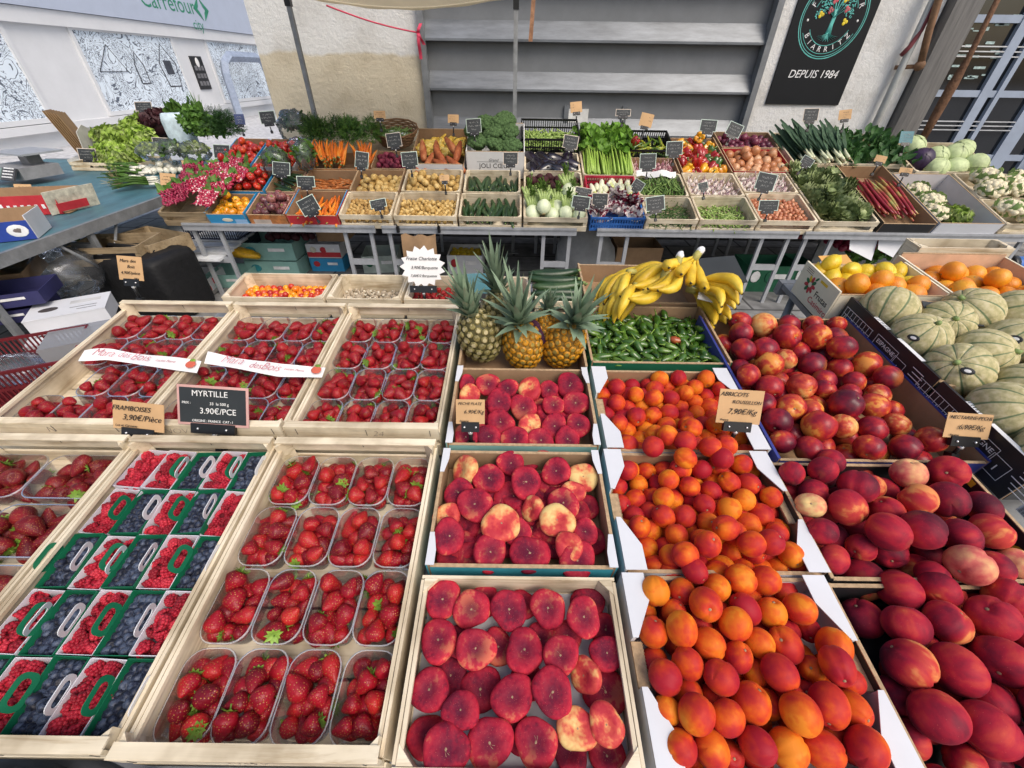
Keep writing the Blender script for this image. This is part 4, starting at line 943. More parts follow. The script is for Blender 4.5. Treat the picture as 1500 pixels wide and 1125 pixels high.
for i in range(26): rf.box((4.48+rgr.uniform(0, .5), .146, 1.66+rgr.uniform(0, .52)), (rgr.uniform(.02, .14), .004, rgr.uniform(.008, .03)), plain('reflected_sign', (.36, .47, .46), .3, .5, 40))
part('painted_sign_reflection', rf, dp)
# pipes and hoses on the wall beside the doors
solo('drainpipe', MB().tube([(3.86, 5.22, 0), (3.86, 5.22, 3.3)], .032, plain('zinc_pipe', (.36, .37, .36), .5, .15, 9)), 'grey zinc drainpipe on the white wall left of the glazed doors', 'pipe')
hs = MB(); hs.tube([at(1383, -30, 5.2), at(1370, 2, 5.2), at(1349, 45, 5.2), at(1333, 68, 5.2), at(1320, 81, 5.2)], .020, plain('maroon_rubber', (.16, .03, .035), .5), 10); solo('rubber_hose', hs, 'maroon rubber hose hanging down the white wall', 'hose')
hb = MB(); hb.tube([at(1385, -30, 5.15), at(1375, 0, 5.15), at(1361, 45, 5.15), at(1348, 96, 5.16)], .030, plain('rust', (.20, .11, .06), .8, .4, 20), 10); hb.tube([at(1310, 99, 5.28), at(1349, 97, 5.16)], .018, MATS['rust'], 8); hb.ball(10, 8, lambda t, p: sph(t, p, .045), MATS['rust'], T(*at(1347, 96, 5.16))); solo('gas_pipe', hb, 'rusty brown gas pipe with a bracket beside the drainpipe', 'pipe')
br_ = MB(); br_.tube([at(1463, -4, 4.95), at(1420, 82, 4.95), at(1395, 125, 4.95), at(1370, 170, 4.95), at(1345, 215, 4.95)], [.022, .024, .045, .04, .03], plain('old_rope', (.14, .075, .045), .9, .5, 30, .2, .8, 60), 9); solo('rusty_pole', br_, 'rusty brown pole leaning across the glazed doors', 'pole')
# the stall's own board on the wall
def arc_text(mb, s, r, a0, a1, size, mat, inward=False, y=-.0206):
    for i, ch in enumerate(s):
        a = a0+(a1-a0)*i/max(1, len(s)-1)
        if ch == ' ': continue
        q = Matrix.Translation((r*math.cos(a), y, r*math.sin(a))) @ E(0, -(a-math.pi/2) if not inward else -(a+math.pi/2), 0) @ E(R(90)); mesh_into(mb, text(ch, size, mat), q, mat)
sg = thing('wall_sign', 'black sign with a teal fruit tree roundel and the date 1984 on the white wall', 'sign', T(3.035, 5.3, 2.13))
sgb = part('board', MB().box((0, -.01, .05), (.77, .02, 1.48), plain('sign_black', (.009, .010, .012), .55, .1, 6, .2)), sg)
TEALR = plain('sign_teal', (.10, .42, .38), .5); g = MB()
def ring(mb, r, w, mat, y=-.0205, a0=0, a1=2*math.pi):
    mb.sheet(64, 1, lambda u, v: Vector(((r+w*v)*math.cos(a0+(a1-a0)*u), y, (r+w*v)*math.sin(a0+(a1-a0)*u))), mat)
ring(g, .305, .008, TEALR); ring(g, .29, .005, TEALR)
for a0, a1 in ((R(205), R(335)), (R(20), R(80)), (R(100), R(160))): ring(g, .205, .005, TEALR, a0=a0, a1=a1); ring(g, .268, .004, TEALR, a0=a0, a1=a1)
for a in (R(185), R(-5)): g.ball(8, 6, lambda t, p: sph(t, p, .010, .003, .010), CHALK, T(.24*math.cos(a), -.0205, .24*math.sin(a)))
part('roundel', g, sgb)
tr = MB(); tr.tube([(0, -.021, -.125), (0, -.021, -.05), (.004, -.021, .0), (0, -.021, .06)], [.030, .018, .018, .014], TEALR, 8, None, .1)
for k in range(11):
    a = R(195+k*15); tr.tube([(0, -.021, -.11), (.05*math.cos(a), -.021, -.125+.03*math.sin(a)), (.105*math.cos(a), -.021, -.125+.055*math.sin(a))], [.009, .006, .002], TEALR, 5, None, .2)
for k in range(9):
    a = R(20+k*17.5); tr.tube([(0, -.021, .0), (.08*math.cos(a), -.021, .03+.07*math.sin(a)), (.16*math.cos(a), -.021, .03+.14*math.sin(a))], [.009, .006, .002], TEALR, 5, None, .2)
rgt = random.Random(5)
for k in range(210):
    a = R(rgt.uniform(-12, 192)); q = .06+.12*rgt.random()**.5; c = (q*math.cos(a), .03+q*math.sin(a)*.98); s_ = rgt.uniform(.006, .011)
    tr.ball(6, 4, lambda t, p: sph(t, p, s_, .002, s_*.55), TEALR, T(c[0], -.021, c[1]) @ E(0, rgt.uniform(0, 3), 0))
for c, m in (((-.13, .02), YELINK), ((-.04, .12), REDINK), ((.10, .06), REDINK), ((-.05, .05), REDINK), ((.06, .13), YELINK), ((.12, -.03), YELINK)):
    for k in range(3): tr.ball(8, 5, lambda t, p: sph(t, p, .016, .003, .015), m, T(c[0]+.014*math.cos(k*2.1), -.0215, c[1]+.014*math.sin(k*2.1)))
part('fruit_tree_emblem', tr, sgb)
tt = MB(); arc_text(tt, 'FORN', .238, R(158), R(104), .062, WHTINK); arc_text(tt, 'MEUR', .238, R(76), R(22), .062, WHTINK); arc_text(tt, 'BIARRITZ', .238, R(214), R(326), .060, WHTINK, True)
mesh_into(tt, text('DEPUIS 1984', .092, WHTINK, shear=.2), T(0, -.0206, -.435) @ E(R(90)), WHTINK); part('lettering', tt, sgb)
# tent: posts, cream canopy, ribbon and strap
def post(x, y, label): 
    p = MB(); p.box((0, 0, 1.1), (.036, .036, 2.2), GALV); r = thing('tent_post', label, 'post', T(x, y, 0), 'grey tent posts'); part('tube', p, r); part('foot', MB().box((0, 0, .006), (.12, .12, .012), GALV), r); part('collar', MB().box((0, 0, 2.16), (.05, .05, .10), BPLAS), r)
post(-1.96, 4.75, 'grey steel tent post rising between the carrots and the cream wall'); post(-.01, 4.75, 'grey steel tent post in front of the louvres behind the broccoli')
cv = MB(); CANV = plain('cream_canvas', (.72, .64, .47), .8, .08, 3, .2, .15, 25, trans=.35)
cv.sheet(20, 10, lambda u, v: Vector((-1.94+1.90*u, 4.72-1.5*v, 2.20-.085*math.sin(math.pi*u)*(1-v)+.34*v)), CANV); cv.sheet(20, 2, lambda u, v: Vector((-1.94+1.90*u, 4.725, 2.20-.085*math.sin(math.pi*u)-.0*v+.004*math.sin(u*30)*v-.02*v)), CANV)
solo('tent_canopy', cv, 'cream canvas canopy edge sagging between the two tent posts', 'canopy')
rb = MB(); RIB = plain('red_ribbon', (.55, .05, .10), .4); a, b = at(478, 8, 4.8), at(613, 48, 5.2)
rb.tube([a+(b-a)*t+Vector((0, 0, -.02*math.sin(math.pi*t))) for t in [i/10 for i in range(11)]], .007, RIB, 6)
for dx, dz, l in ((.0, -.02, .20), (.03, -.01, .09), (.02, .05, .07)): rb.sheet(1, 6, lambda u, v: b+Vector((dx*v*1.5+(u-.5)*.03, -.02-.02*math.sin(v*5), (-l if dz < 0 else l)*v)), RIB)
solo('ribbon', rb, 'red and white ribbon tied to the left side of the louvres', 'ribbon')
st = MB(); st.sheet(1, 8, lambda u, v: at(783, -20, 4.78)+(at(777, 61, 4.78)-at(783, -20, 4.78))*v+Vector(((u-.5)*.035, .01*math.sin(v*6), 0)), plain('brown_strap', (.30, .15, .08), .7, .4, 30)); st.sheet(1, 8, lambda u, v: at(783, -20, 4.80)+(at(777, 61, 4.80)-at(783, -20, 4.80))*v+Vector(((.5-u)*.035, .01*math.sin(v*6), 0)), MATS['brown_strap']); solo('strap', st, 'brown strap dangling beside the middle tent post', 'strap')
# ---- white shop across the street on the left
SHOPW = plain('shop_white', (.62, .63, .65), .7, .05, 2, .3, .1, 20); BAND = plain('blue_grey_fascia', (.42, .47, .58), .5, .04, 3)
def doodle_mat():
    m, nt, b = new_mat('window_drawing'); setb(b, .35, .5); tc = nd(nt, 'TexCoord')
    mp = nd(nt, 'Mapping'); nt.links.new(tc.outputs['Object'], mp.inputs[0])
    def lines(scale, dist, freq, w, off):
        n = nd(nt, 'TexNoise'); n.inputs['Scale'].default_value = scale; n.inputs['Detail'].default_value = 3.5; n.inputs['Distortion'].default_value = dist; mp2 = nd(nt, 'Mapping'); mp2.inputs['Location'].default_value = (off, off, off); nt.links.new(tc.outputs['Object'], mp2.inputs[0]); nt.links.new(mp2.outputs[0], n.inputs['Vector'])
        a = nd(nt, 'Math', operation='MULTIPLY'); a.inputs[1].default_value = freq; nt.links.new(n.outputs[0], a.inputs[0]); f = nd(nt, 'Math', operation='FRACT'); nt.links.new(a.outputs[0], f.inputs[0])
        l = nd(nt, 'Math', operation='LESS_THAN'); l.inputs[1].default_value = w; nt.links.new(f.outputs[0], l.inputs[0]); return l.outputs[0]
    l1 = lines(1.6, .9, 15, .20, 0); l2 = lines(4.8, 1.5, 9, .20, 5)
    n3 = nd(nt, 'TexNoise'); n3.inputs['Scale'].default_value = 1.6; n3.inputs['Detail'].default_value = 3; nt.links.new(tc.outputs['Object'], n3.inputs['Vector']); l3 = nd(nt, 'Math', operation='GREATER_THAN'); l3.inputs[1].default_value = .47; nt.links.new(n3.outputs[0], l3.inputs[0])
    m0 = nd(nt, 'Math', operation='MULTIPLY'); nt.links.new(l2, m0.inputs[0]); nt.links.new(l3.outputs[0], m0.inputs[1]); mu = nd(nt, 'Math', operation='MAXIMUM'); nt.links.new(l1, mu.inputs[0]); nt.links.new(m0.outputs[0], mu.inputs[1])
    mx = nd(nt, 'Mix', data_type='RGBA'); nt.links.new(mu.outputs[0], mx.inputs[0]); mx.inputs[6].default_value = (.70, .78, .86, 1); mx.inputs[7].default_value = (.10, .12, .16, 1); nt.links.new(mx.outputs[2], b.inputs['Base Color']); return m
DOOD = doodle_mat()
# local frame of the facade: x along the street (away from us), y out of the wall, z up
FA = T(-11.9, 0, 0) @ E(0, 0, R(90)-math.atan(.028))
sh = thing('shop_building', 'white shop with drawn-on windows under a blue-grey fascia across the street', 'building', FA)
IA = FA.inverted()
def fa(px, py): p = IA @ atx(px, py); return p.x, p.z
part('wall', MB().box((18, .30, 1.6), (44, .6, 6.4), SHOPW), sh)
zb0 = (fa(0, 8)[1]+fa(372, 50)[1])/2
part('fascia', MB().box((18, -.09, zb0+.6), (44, .18, 1.2), BAND), sh); part('cornice', MB().box((18, -.06, zb0-.16), (44, .12, .30), SHOPW), sh)
zs = (fa(0, 205)[1]+fa(398, 151)[1])/2
part('sill', MB().box((18, -.08, zs+.10), (44, .16, .16), SHOPW), sh)
def shopwin(x0, x1, z0, z1):
    p = part('window', MB().box(((x0+x1)/2, -.004, (z0+z1)/2), (x1-x0, .008, z1-z0), DOOD), sh); f = MB(); t = .10
    f.box(((x0+x1)/2, -.025, z1+t/2), (x1-x0+2*t, .05, t), SHOPW); f.box(((x0+x1)/2, -.035, z0-t/2), (x1-x0+2*t, .07, t), SHOPW)
    for x in (x0-t/2, x1+t/2): f.box((x, -.025, (z0+z1)/2), (t, .05, z1-z0), SHOPW)
    part('frame', f, p)
    return p
w2a, w2b = fa(103, 45), fa(160, 165); w2c = fa(283, 150); w1 = fa(0, 60); w3 = fa(300, 60)
z0w, z1w = (w2b[1]+w2c[1])/2, (w2a[1]+fa(250, 55)[1])/2
shopwin(5.5, fa(75, 180)[0], z0w, z1w); mid = shopwin(w2a[0], fa(283, 150)[0], z0w, z1w); shopwin(w3[0], 28, z0w, z1w)
# bolder shapes in the middle window's drawing: a tower and a bottle
dr = MB(); DL = plain('drawing_line', (.05, .055, .07), .6); cx = w2a[0]+(w2c[0]-w2a[0])*.46
for pts in ([(cx, z0w+.6), (cx, z1w-.7), (cx+.16, z1w-.4), (cx+.34, z1w-.7), (cx+.34, z0w+.6), (cx, z0w+.6)], [(cx+1.15, z0w+.5), (cx+1.05, z0w+1.1), (cx+1.4, z0w+1.6), (cx+1.8, z0w+1.1), (cx+1.7, z0w+.5), (cx+1.15, z0w+.5)], [(w2a[0]+.3, z0w+.9), (w2a[0]+.9, z0w+1.5), (w2a[0]+1.3, z0w+.9), (w2a[0]+.3, z0w+.9)]):
    dr.tube([(x, -.010, z) for x, z in pts], .022, DL, 4, None, .3)
dr.box((cx+1.42, -.012, z0w+1.0), (.34, .006, .36), DL)
part('drawing', dr, mid)
pq = fa(293, 107); pl = part('plaque', MB().box((pq[0], -.02, pq[1]), (.62, .04, .95), BLK), sh); q = MB()
for i in range(3):
    for j in range(3): q.box((pq[0]-.18+.18*i, -.042, pq[1]-.30+.22*j), (.13, .006, .13), plain('plaque_grey', (.16, .16, .17), .6))
q.ball(10, 6, lambda t, p: sph(t, p, .10, .01, .14), CHALK, T(pq[0], -.042, pq[1]+.30)); part('plaque_print', q, pl)
tx = MB(); t0 = fa(245, 8); LOGO = plain('sign_green', (.03, .22, .13), .4); mesh_into(tx, text('Carrefour', .62, LOGO), T(t0[0]-.15, -.185, t0[1]+.05) @ E(R(90)), LOGO); mesh_into(tx, text('city', .40, LOGO), T(t0[0]+1.0, -.185, t0[1]-.42) @ E(R(90)), LOGO); part('lettering', tx, sh)
lg = MB(); cx, cz = fa(287, 14); 
for sg_ in (-1, 1):
    lg.prism([(cx+sg_*.04, cz+.30), (cx+sg_*.42, cz+.0), (cx+sg_*.04, cz-.30), (cx+sg_*.14, cz-.07), (cx+sg_*.22, cz), (cx+sg_*.14, cz+.07)][::1], .185, .195, LOGO, Matrix(((1, 0, 0, 0), (0, 0, -1, 0), (0, 1, 0, 0), (0, 0, 0, 1))))
part('logo', lg, sh)
ar = MB(); A0 = atx(322, 88, -11.2); A1 = atx(386, 78, -11.2); x0 = (IA @ A0).x; x1 = x0+3.0; zt_ = z1w-.42; pts = [(x0, -.75, -.0), (x0, -.75, zt_-.5), (x0+.12, -.75, zt_-.2), (x0+.5, -.75, zt_), (x1-.5, -.75, zt_), (x1-.1, -.75, zt_-.2), (x1, -.75, zt_-.5), (x1, -.75, 0)]
ar.tube(pts, .16, plain('arch_paint', (.27, .32, .42), .5), 4, None, 1.0); ar.sm = [False]*len(ar.f); solo('entrance_arch', ar, 'blue-grey rounded arch standing before the white shop', 'arch', FA)
# ================================================================ FRONT DISPLAY
# sloped table under the front crates
def trestle(PM, x0, x1, s0, s1, n, label, legs, group='stall tables', zf=0.0):
    r = thing('stall_table', label, 'table', Matrix.Identity(4), group)
    b = MB(); b.box(((x0+x1)/2, (s0+s1)/2, n-.012), (x1-x0, s1-s0, .022), GALV, PM); top = part('tabletop', b, r)
    for s_ in (s0, s1):
        q = MB(); q.box(((x0+x1)/2, s_, n-.028), (x1-x0+.01, .034, .058), GALV, PM); part('edge_rail', q, r)
    for x, s_ in legs:
        a = PM @ Vector((x, s_, n-.05)); l = MB(); l.tube([a, (a.x, a.y-.02, .0)], .019, GALV, 4); part('leg', l, r)
    xs = sorted(set(l[0] for l in legs)); ss = sorted(set(l[1] for l in legs))
    for s_ in ss:
        for i in range(0, len(xs)-1, 2):
            a = PM @ Vector((xs[i], s_, n)); b2 = PM @ Vector((xs[i+1], s_, n)); z = a.z*.48; c = MB(); c.tube([(a.x, a.y-.01, z), (b2.x, b2.y-.01, z)], .020, GALV, 4); part('crossbar', c, r)
    return r
trestle(FP, -1.44, .62, .03, 1.25, -.115, 'galvanised table carrying the strawberry crates at the front', [(-1.35, .05), (-1.05, .05), (.25, .05), (.55, .05), (-1.35, 1.2), (-1.05, 1.2), (.25, 1.2), (.55, 1.2)])
trestle(FP, .64, 1.85, -.10, 1.185, -.115, 'galvanised table carrying the nectarines and melons at the front right', [(.75, .0), (1.05, .0), (1.5, .0), (1.8, .0), (.75, 1.1), (1.05, 1.1), (1.5, 1.1), (1.8, 1.1)])
trestle(FP, 1.19, 2.08, 1.21, 1.56, -.075, 'galvanised table carrying the lemons and oranges at the back right', [(1.25, 1.24), (1.5, 1.24), (1.8, 1.24), (2.0, 1.24), (1.25, 1.52), (1.5, 1.52), (1.8, 1.52), (2.0, 1.52)])
trestle(FP, -1.25, .62, 1.27, 1.62, -.150, 'low galvanised shelf behind the strawberries under the cherry tomatoes', [(-1.2, 1.3), (-.95, 1.3), (.3, 1.3), (.55, 1.3)])
# printed cloth hanging from the front edge
ck = MB(); m, nt, b = new_mat('printed_cloth'); setb(b, .8, .2); v, rd, tc = coords(nt, False); n = nd(nt, 'TexNoise'); n.inputs['Scale'].default_value = 9; n.inputs['Detail'].default_value = 2; nt.links.new(v, n.inputs['Vector'])
r_ = ramp(nt, [(.40, (.70, .72, .80)), (.47, (.40, .50, .72)), (.50, (.70, .72, .80)), (.57, (.70, .70, .62)), (.62, (.45, .48, .30))]); nt.links.new(n.outputs[0], r_.inputs[0]); nt.links.new(r_.outputs[0], b.inputs['Base Color'])
ck.sheet(60, 12, lambda u, w: FP @ Vector((-1.45+2.1*u, -.040-.004*w-.005*w*math.sin(u*46)+(-.010*min(1, max(0, (u-.585)*60)) if u > .585 else 0), -.036-.04*min(1, max(0, (u-.585)*60)) if u > .585 else -.036))+Vector((0, 0, -.55*w)), m)
solo('table_cloth', ck, 'pale printed cloth hanging along the front edge below the berry crates', 'tablecloth')
rdp = MB(); rdp.box((-.34, -.0515, -.052), (.10, .003, .035), REDB, FP); solo('printed_leaflet', rdp, 'small red leaflet fixed to the printed cloth below the middle strawberry crate', 'leaflet')
# ---- strawberry crates
def berry_crate(x0, x1, s0, where, cname, skip=(), nrow=4, n=15, D=.588):
    wood_crate(FP, x0, x1, s0, s0+D, cname, 'wooden berry crates')
    k = int((x0+3)*100+s0*50)
    for j in range(nrow):
        for i in range(4):
            if (i, j) in skip: continue
            x = x0+.0115+(x1-x0-.023)*(i+.5)/4; s_ = s0+.018+(D-.036)*(j+.5)/nrow
            M = FP @ T(x+rnd.uniform(-.002, .002), s_, -.036) @ E(0, 0, rnd.uniform(-.02, .02))
            wr = '%s from left, %s row, %s' % (ORD[i], ROWN[j], where)
            straw_punnet(M, k+i*3+j*7, 'clear strawberry punnet, '+wr, 'punnet '+wr, n if not (i+j) % 3 else n-1)
berry_crate(-.600, -.190, -.032, 'front middle crate', 'pale wooden crate of sixteen strawberry punnets at the front, between raspberries and flat peaches', D=.612)
berry_crate(-.600, -.190, .610, 'upper right crate', 'wooden crate of strawberry punnets left of the pineapples')
berry_crate(-1.012, -.606, .610, 'upper middle crate', 'wooden crate of strawberry punnets behind the blueberry baskets, under a white banner')
berry_crate(-1.424, -1.018, .610, 'upper left crate', 'leftmost upper wooden crate of strawberries with one punnet missing', skip=((0, 1),))
wood_crate(FP, -1.380, -.974, -.026, .58, 'wooden crate of large dark strawberries in wide punnets at the left edge', 'wooden berry crates')
for j in range(4):
    for i in range(2):
        M = FP @ T(-1.380+.104+i*.198, -.003+.07+j*.140, -.030); wr = '%s wide punnet, %s row, left edge crate' % (['left', 'right'][i], ROWN[j])
        straw_punnet(M, j*2+i+3, 'wide clear punnet of dark strawberries, %s in the %s row at the left edge' % (['left', 'right'][i], ROWN[j]), wr, 15, True)
# ---- raspberries and blueberries
wood_crate(FP, -.968, -.606, -.026, .58, 'wooden crate of raspberry and blueberry baskets at the front left', 'wooden berry crates')
BWD, BD, BH = .0665, .111, .052
def basket_meshes(mat, inn):
    b = MB(); b.box((0, 0, -BH+.001), (BWD*.9, BD*.92, .002), inn)
    for sx in (-1, 1):
        b.add([(sx*BWD*.45, -BD*.46, -BH), (sx*BWD*.45, BD*.46, -BH), (sx*BWD/2, BD/2, 0), (sx*BWD/2, -BD/2, 0), (sx*(BWD*.45-.0012), -BD*.46, -BH), (sx*(BWD*.45-.0012), BD*.46, -BH), (sx*(BWD/2-.0012), BD/2, 0), (sx*(BWD/2-.0012), -BD/2, 0)], [(0, 1, 2, 3), (4, 7, 6, 5), (3, 2, 6, 7), (0, 3, 7, 4), (1, 5, 6, 2)], inn, None, False)
        b.add([(-BWD*.45, sx*BD*.46, -BH), (BWD*.45, sx*BD*.46, -BH), (BWD/2, sx*BD/2, 0), (-BWD/2, sx*BD/2, 0), (-BWD*.45, sx*(BD*.46-.0012), -BH), (BWD*.45, sx*(BD*.46-.0012), -BH), (BWD/2, sx*(BD/2-.0012), 0), (-BWD/2, sx*(BD/2-.0012), 0)], [(0, 1, 2, 3), (4, 7, 6, 5), (3, 2, 6, 7)], inn, None, False)
    return b.mesh('tub')
def handle_mesh(mat):
    b = MB(); o = rrect(.056, .034, .013, 4); i = rrect(.038, .016, .0078, 4); n = len(o)
    for z, rev in ((-.0007, 1), (.0007, 0)):
        vs = [(x, y, z) for x, y in o]+[(x, y, z) for x, y in i]; fs = [(k, (k+1) % n, n+(k+1) % n, n+k) for k in range(n)]
        b.add(vs, [f[::-1] for f in fs] if rev else fs, mat, None, False)
    for L in (o, i): b.add([(x, y, -.0007) for x, y in L]+[(x, y, .0007) for x, y in L], [(k, (k+1) % n, n+(k+1) % n, n+k) for k in range(n)], mat, None, False)
    return b.mesh('handle')
KW, KG = basket_meshes(WHT, plain('lilac_white_card', (.64, .62, .68), .6, .06)), basket_meshes(GREEND, GREEND); HW, HG = handle_mesh(WHT), handle_mesh(GREEND)
RL = [heap(12, .0142, (-.033, .033, -.054, .054), -.030, 60+k, .05, drop=.05, iters=110)[0] for k in range(3)]
BL = [heap(34, .0094, (-.032, .032, -.053, .053), -.026, 70+k, .1, drop=.05, iters=110)[0] for k in range(3)]
rowk = ['BRBRB', 'RBRBR', 'BRBRB', 'RBRBR', 'RRBRB']; RN5 = ['front', 'second', 'third', 'fourth', 'back']
for j in range(5):
    for i in range(5):
        k = rowk[j][i]; x = -.968+.0115+.339*(i+.5)/5; s_ = -.006+.571*(j+.5)/5; M = FP @ T(x, s_+rnd.uniform(-.002, .002), -.026+rnd.uniform(-.003, .004)) @ E(rnd.uniform(-.04, .04), R(-3 if k == 'B' else 2)+rnd.uniform(-.05, .05), rnd.uniform(-.05, .05)); blue = k == 'B'
        wr = '%s basket from left, %s row' % (ORD[i], RN5[j])
        r = thing('berry_basket', ('green card basket of blueberries, ' if blue else 'white card basket of raspberries, ')+'%s from left in the %s row' % (ORD[i], RN5[j]), 'basket', M, 'card berry baskets'); link('tub', KG if blue else KW, None, r)
        if blue or rnd.random() < .25:
            for sx, hm in ((-1, HG), (1, HW)):
                if not blue and sx < 0: continue
                link('handle', hm, T(sx*(BWD/2+.003), 0, .013) @ E(0, R(90+sx*14)+rnd.uniform(-.16, .16), 0) @ E(0, 0, R(90)), r)
        rg = random.Random(i*7+j*31)
        if blue:
            for p in BL[(i+j) % 3]: pool('blueberry', 'blueberry', BB, M @ T(*p) @ E(rg.uniform(-.9, .9), rg.uniform(-.9, .9), rg.uniform(0, 6)) @ SC(rg.uniform(1.2, 1.42)), 'blueberry in the green basket, '+wr, 'blueberry', 'blueberries in the '+wr)
        else:
            for p in RL[(i*2+j) % 3]: pool('raspberry', 'raspberry', rg.choice(RB), M @ T(p[0], p[1], p[2]+.002) @ E(R(90)+rg.uniform(-1.1, .5), rg.uniform(-.5, .5), rg.uniform(0, 6.28)) @ SC(rg.uniform(1.12, 1.38)), 'raspberry in the white basket, '+wr, 'raspberry', 'raspberries in the '+wr)
STUFFNAME['blueberry'] = 'blueberries in the baskets'; STUFFNAME['raspberry'] = 'raspberries in the baskets'
# ---- flat peaches
toc = lambda p: (CAMP-p).normalized()
UPF = FP.to_3x3() @ Vector((0, 0, 1))
def lay_flat(L, ox, oy, where, n0=-.022):
    for e in L:
        cx, cy, w, h = e[:4]; fl = e[4] if len(e) > 4 else ''
        n = n0-(.034 if 'b' in fl else 0)+(.012 if 'u' in fl else 0); x, s_, t = onp(ox+cx/3.75, oy+cy/3.75, FP, n); p = FP @ Vector((x, s_, n)); rad = w/3.75/2*t/600; rg = random.Random(int(cx*7+cy))
        nrm = (UPF*.45+toc(p)*.85+Vector((rg.gauss(0, .14), rg.gauss(0, .14), 0)))
        if 'e' in fl: nrm = nrm+Vector((rg.choice([-1, 1])*1.3, -.3, 0))
        q = nrm.normalized().to_track_quat('Z', 'Y').to_matrix().to_4x4() @ E(0, 0, rg.uniform(0, 6.28)); s = max(.9, min(1.28, rad/.0315))
        yel = 'y' in fl or 'e' in fl
        pool('flat_peach', 'flat_peach', rg.choice(FPY if yel else FPM), T(*p) @ q @ SC(s, s*rg.uniform(.92, 1.06), s*rg.uniform(.85, 1.05)), ('pale yellow-flushed flat peach in the ' if yel else 'dark red flat peach in the ')+where, 'peach', ('pale ' if yel else 'red ')+'flat peaches in the '+where)
def fill_flat(x0, x1, s0, s1, n, where, k):
    rg = random.Random(k); nx, ns = 6, 5
    for i in range(nx):
        for j in range(ns):
            p = FP @ Vector((x0+(x1-x0)*(i+.5)/nx+rg.uniform(-.012, .012), s0+(s1-s0)*(j+.5)/ns+rg.uniform(-.01, .01), n+rg.uniform(-.006, .006)))
            if rg.random() < .30: continue
            q = (UPF+Vector((rg.gauss(0, .25), rg.gauss(0, .25), 0))).normalized().to_track_quat('Z', 'Y').to_matrix().to_4x4()
            pool('flat_peach', 'flat_peach', rg.choice(FPM), T(*p) @ q @ SC(rg.uniform(.9, 1.05)), 'flat peach in the lower layer of the '+where, 'peach', 'lower layer flat peaches in the '+where)
wood_crate(FP, -.176, .212, -.040, .250, 'pale wooden tray of flat peaches at the bottom centre', None, h=.075, raised=False)
solo('tray_liner', MB().box((.018, .105, -.068), (.366, .27, .002), plain('grey_liner', (.46, .47, .50), .5, .1, 9), FP), 'pale grey liner sheet under the flat peaches in the wooden tray', 'liner')
FPF = [(257,198,185,200),(415,250,190,215),(620,255,195,225),(835,247,185,220),(1030,295,190,235,'u'),(1050,220,170,180,'b'),(490,200,120,150,'b'),(690,230,120,150,'b'),(235,425,200,240),(438,470,200,230,'u'),(705,480,205,245),(905,505,190,230,'u'),(1158,495,175,225),(560,460,150,230,'b'),(340,440,120,200,'b'),(940,400,160,180,'b'),(790,420,130,160,'b'),(1150,370,110,120,'b'),(188,695,210,275),(357,808,190,262,'u'),(465,690,210,240,'b'),(640,735,220,290),(860,705,220,260,'u'),(1040,615,150,205,'e'),(1150,710,215,220,'b'),(300,620,140,180,'b'),(165,950,190,260,'b'),(275,1020,235,185,'u'),(515,985,235,285),(770,985,215,300),(995,910,210,285,'y'),(1155,885,190,295,'uy'),(960,1030,180,200,'b'),(1160,1060,190,180,'b'),(660,930,180,220,'b'),(720,640,150,150,'b')]
lay_flat(FPF, 580, 825, 'wooden tray at the bottom centre', -.024)
tray(FP, -.172, .222, .268, .562, 'cardboard tray of red and yellow flat peaches behind the wooden tray', None, .085, plain('tray_teal', (.05, .30, .38), .5), CBIN, WHT, .07, .018, .012)
FPMID = [(305,335,170,90,'e'),(435,380,160,165),(555,295,140,120),(637,400,165,190,'u'),(805,340,145,150),(955,370,150,150,'y'),(270,455,150,170),(360,522,175,155,'u'),(545,500,170,150,'b'),(675,545,130,160,'e'),(845,515,160,150),(895,455,130,115,'y'),(975,540,110,120,'b'),(205,585,140,110,'y'),(215,697,180,190,'u'),(350,650,120,160,'b'),(502,628,195,175,'yu'),(590,670,150,170),(810,610,180,150,'yu'),(965,670,130,155),(230,790,160,130,'b'),(440,785,190,170),(660,795,200,165),(770,720,120,140,'b'),(875,755,155,140,'yu'),(920,830,190,130),(1010,720,80,120,'b'),(640,290,110,110,'b'),(740,450,120,150,'b'),(330,800,120,120,'b')]
lay_flat(FPMID, 600, 600, 'middle cardboard tray', -.024); fill_flat(-.125, .175, .315, .52, -.055, 'middle cardboard tray', 3)
tray(FP, -.170, .232, .580, .880, 'cardboard tray of flat peaches in front of the pineapples', None, .085, TEALB, CBIN, WHT, .07, .018, .012)
FPUP = [(320,800,90,90),(430,800,125,120),(540,820,100,110),(660,825,130,110,'y'),(765,830,90,120),(880,808,140,110),(330,855,115,80,'y'),(490,895,140,125,'u'),(625,930,145,130),(790,915,115,110),(910,905,145,120),(720,930,90,110,'b'),(500,1010,145,110),(660,1025,125,110,'y'),(795,1030,140,140),(925,1025,135,120),(435,1090,135,100),(580,1100,145,80),(720,1110,140,90),(865,1100,140,90),(310,1090,130,100),(330,960,120,110),(390,980,110,110,'b')]
lay_flat(FPUP, 600, 350, 'tray below the pineapples', -.024); fill_flat(-.12, .185, .63, .84, -.055, 'tray below the pineapples', 5)
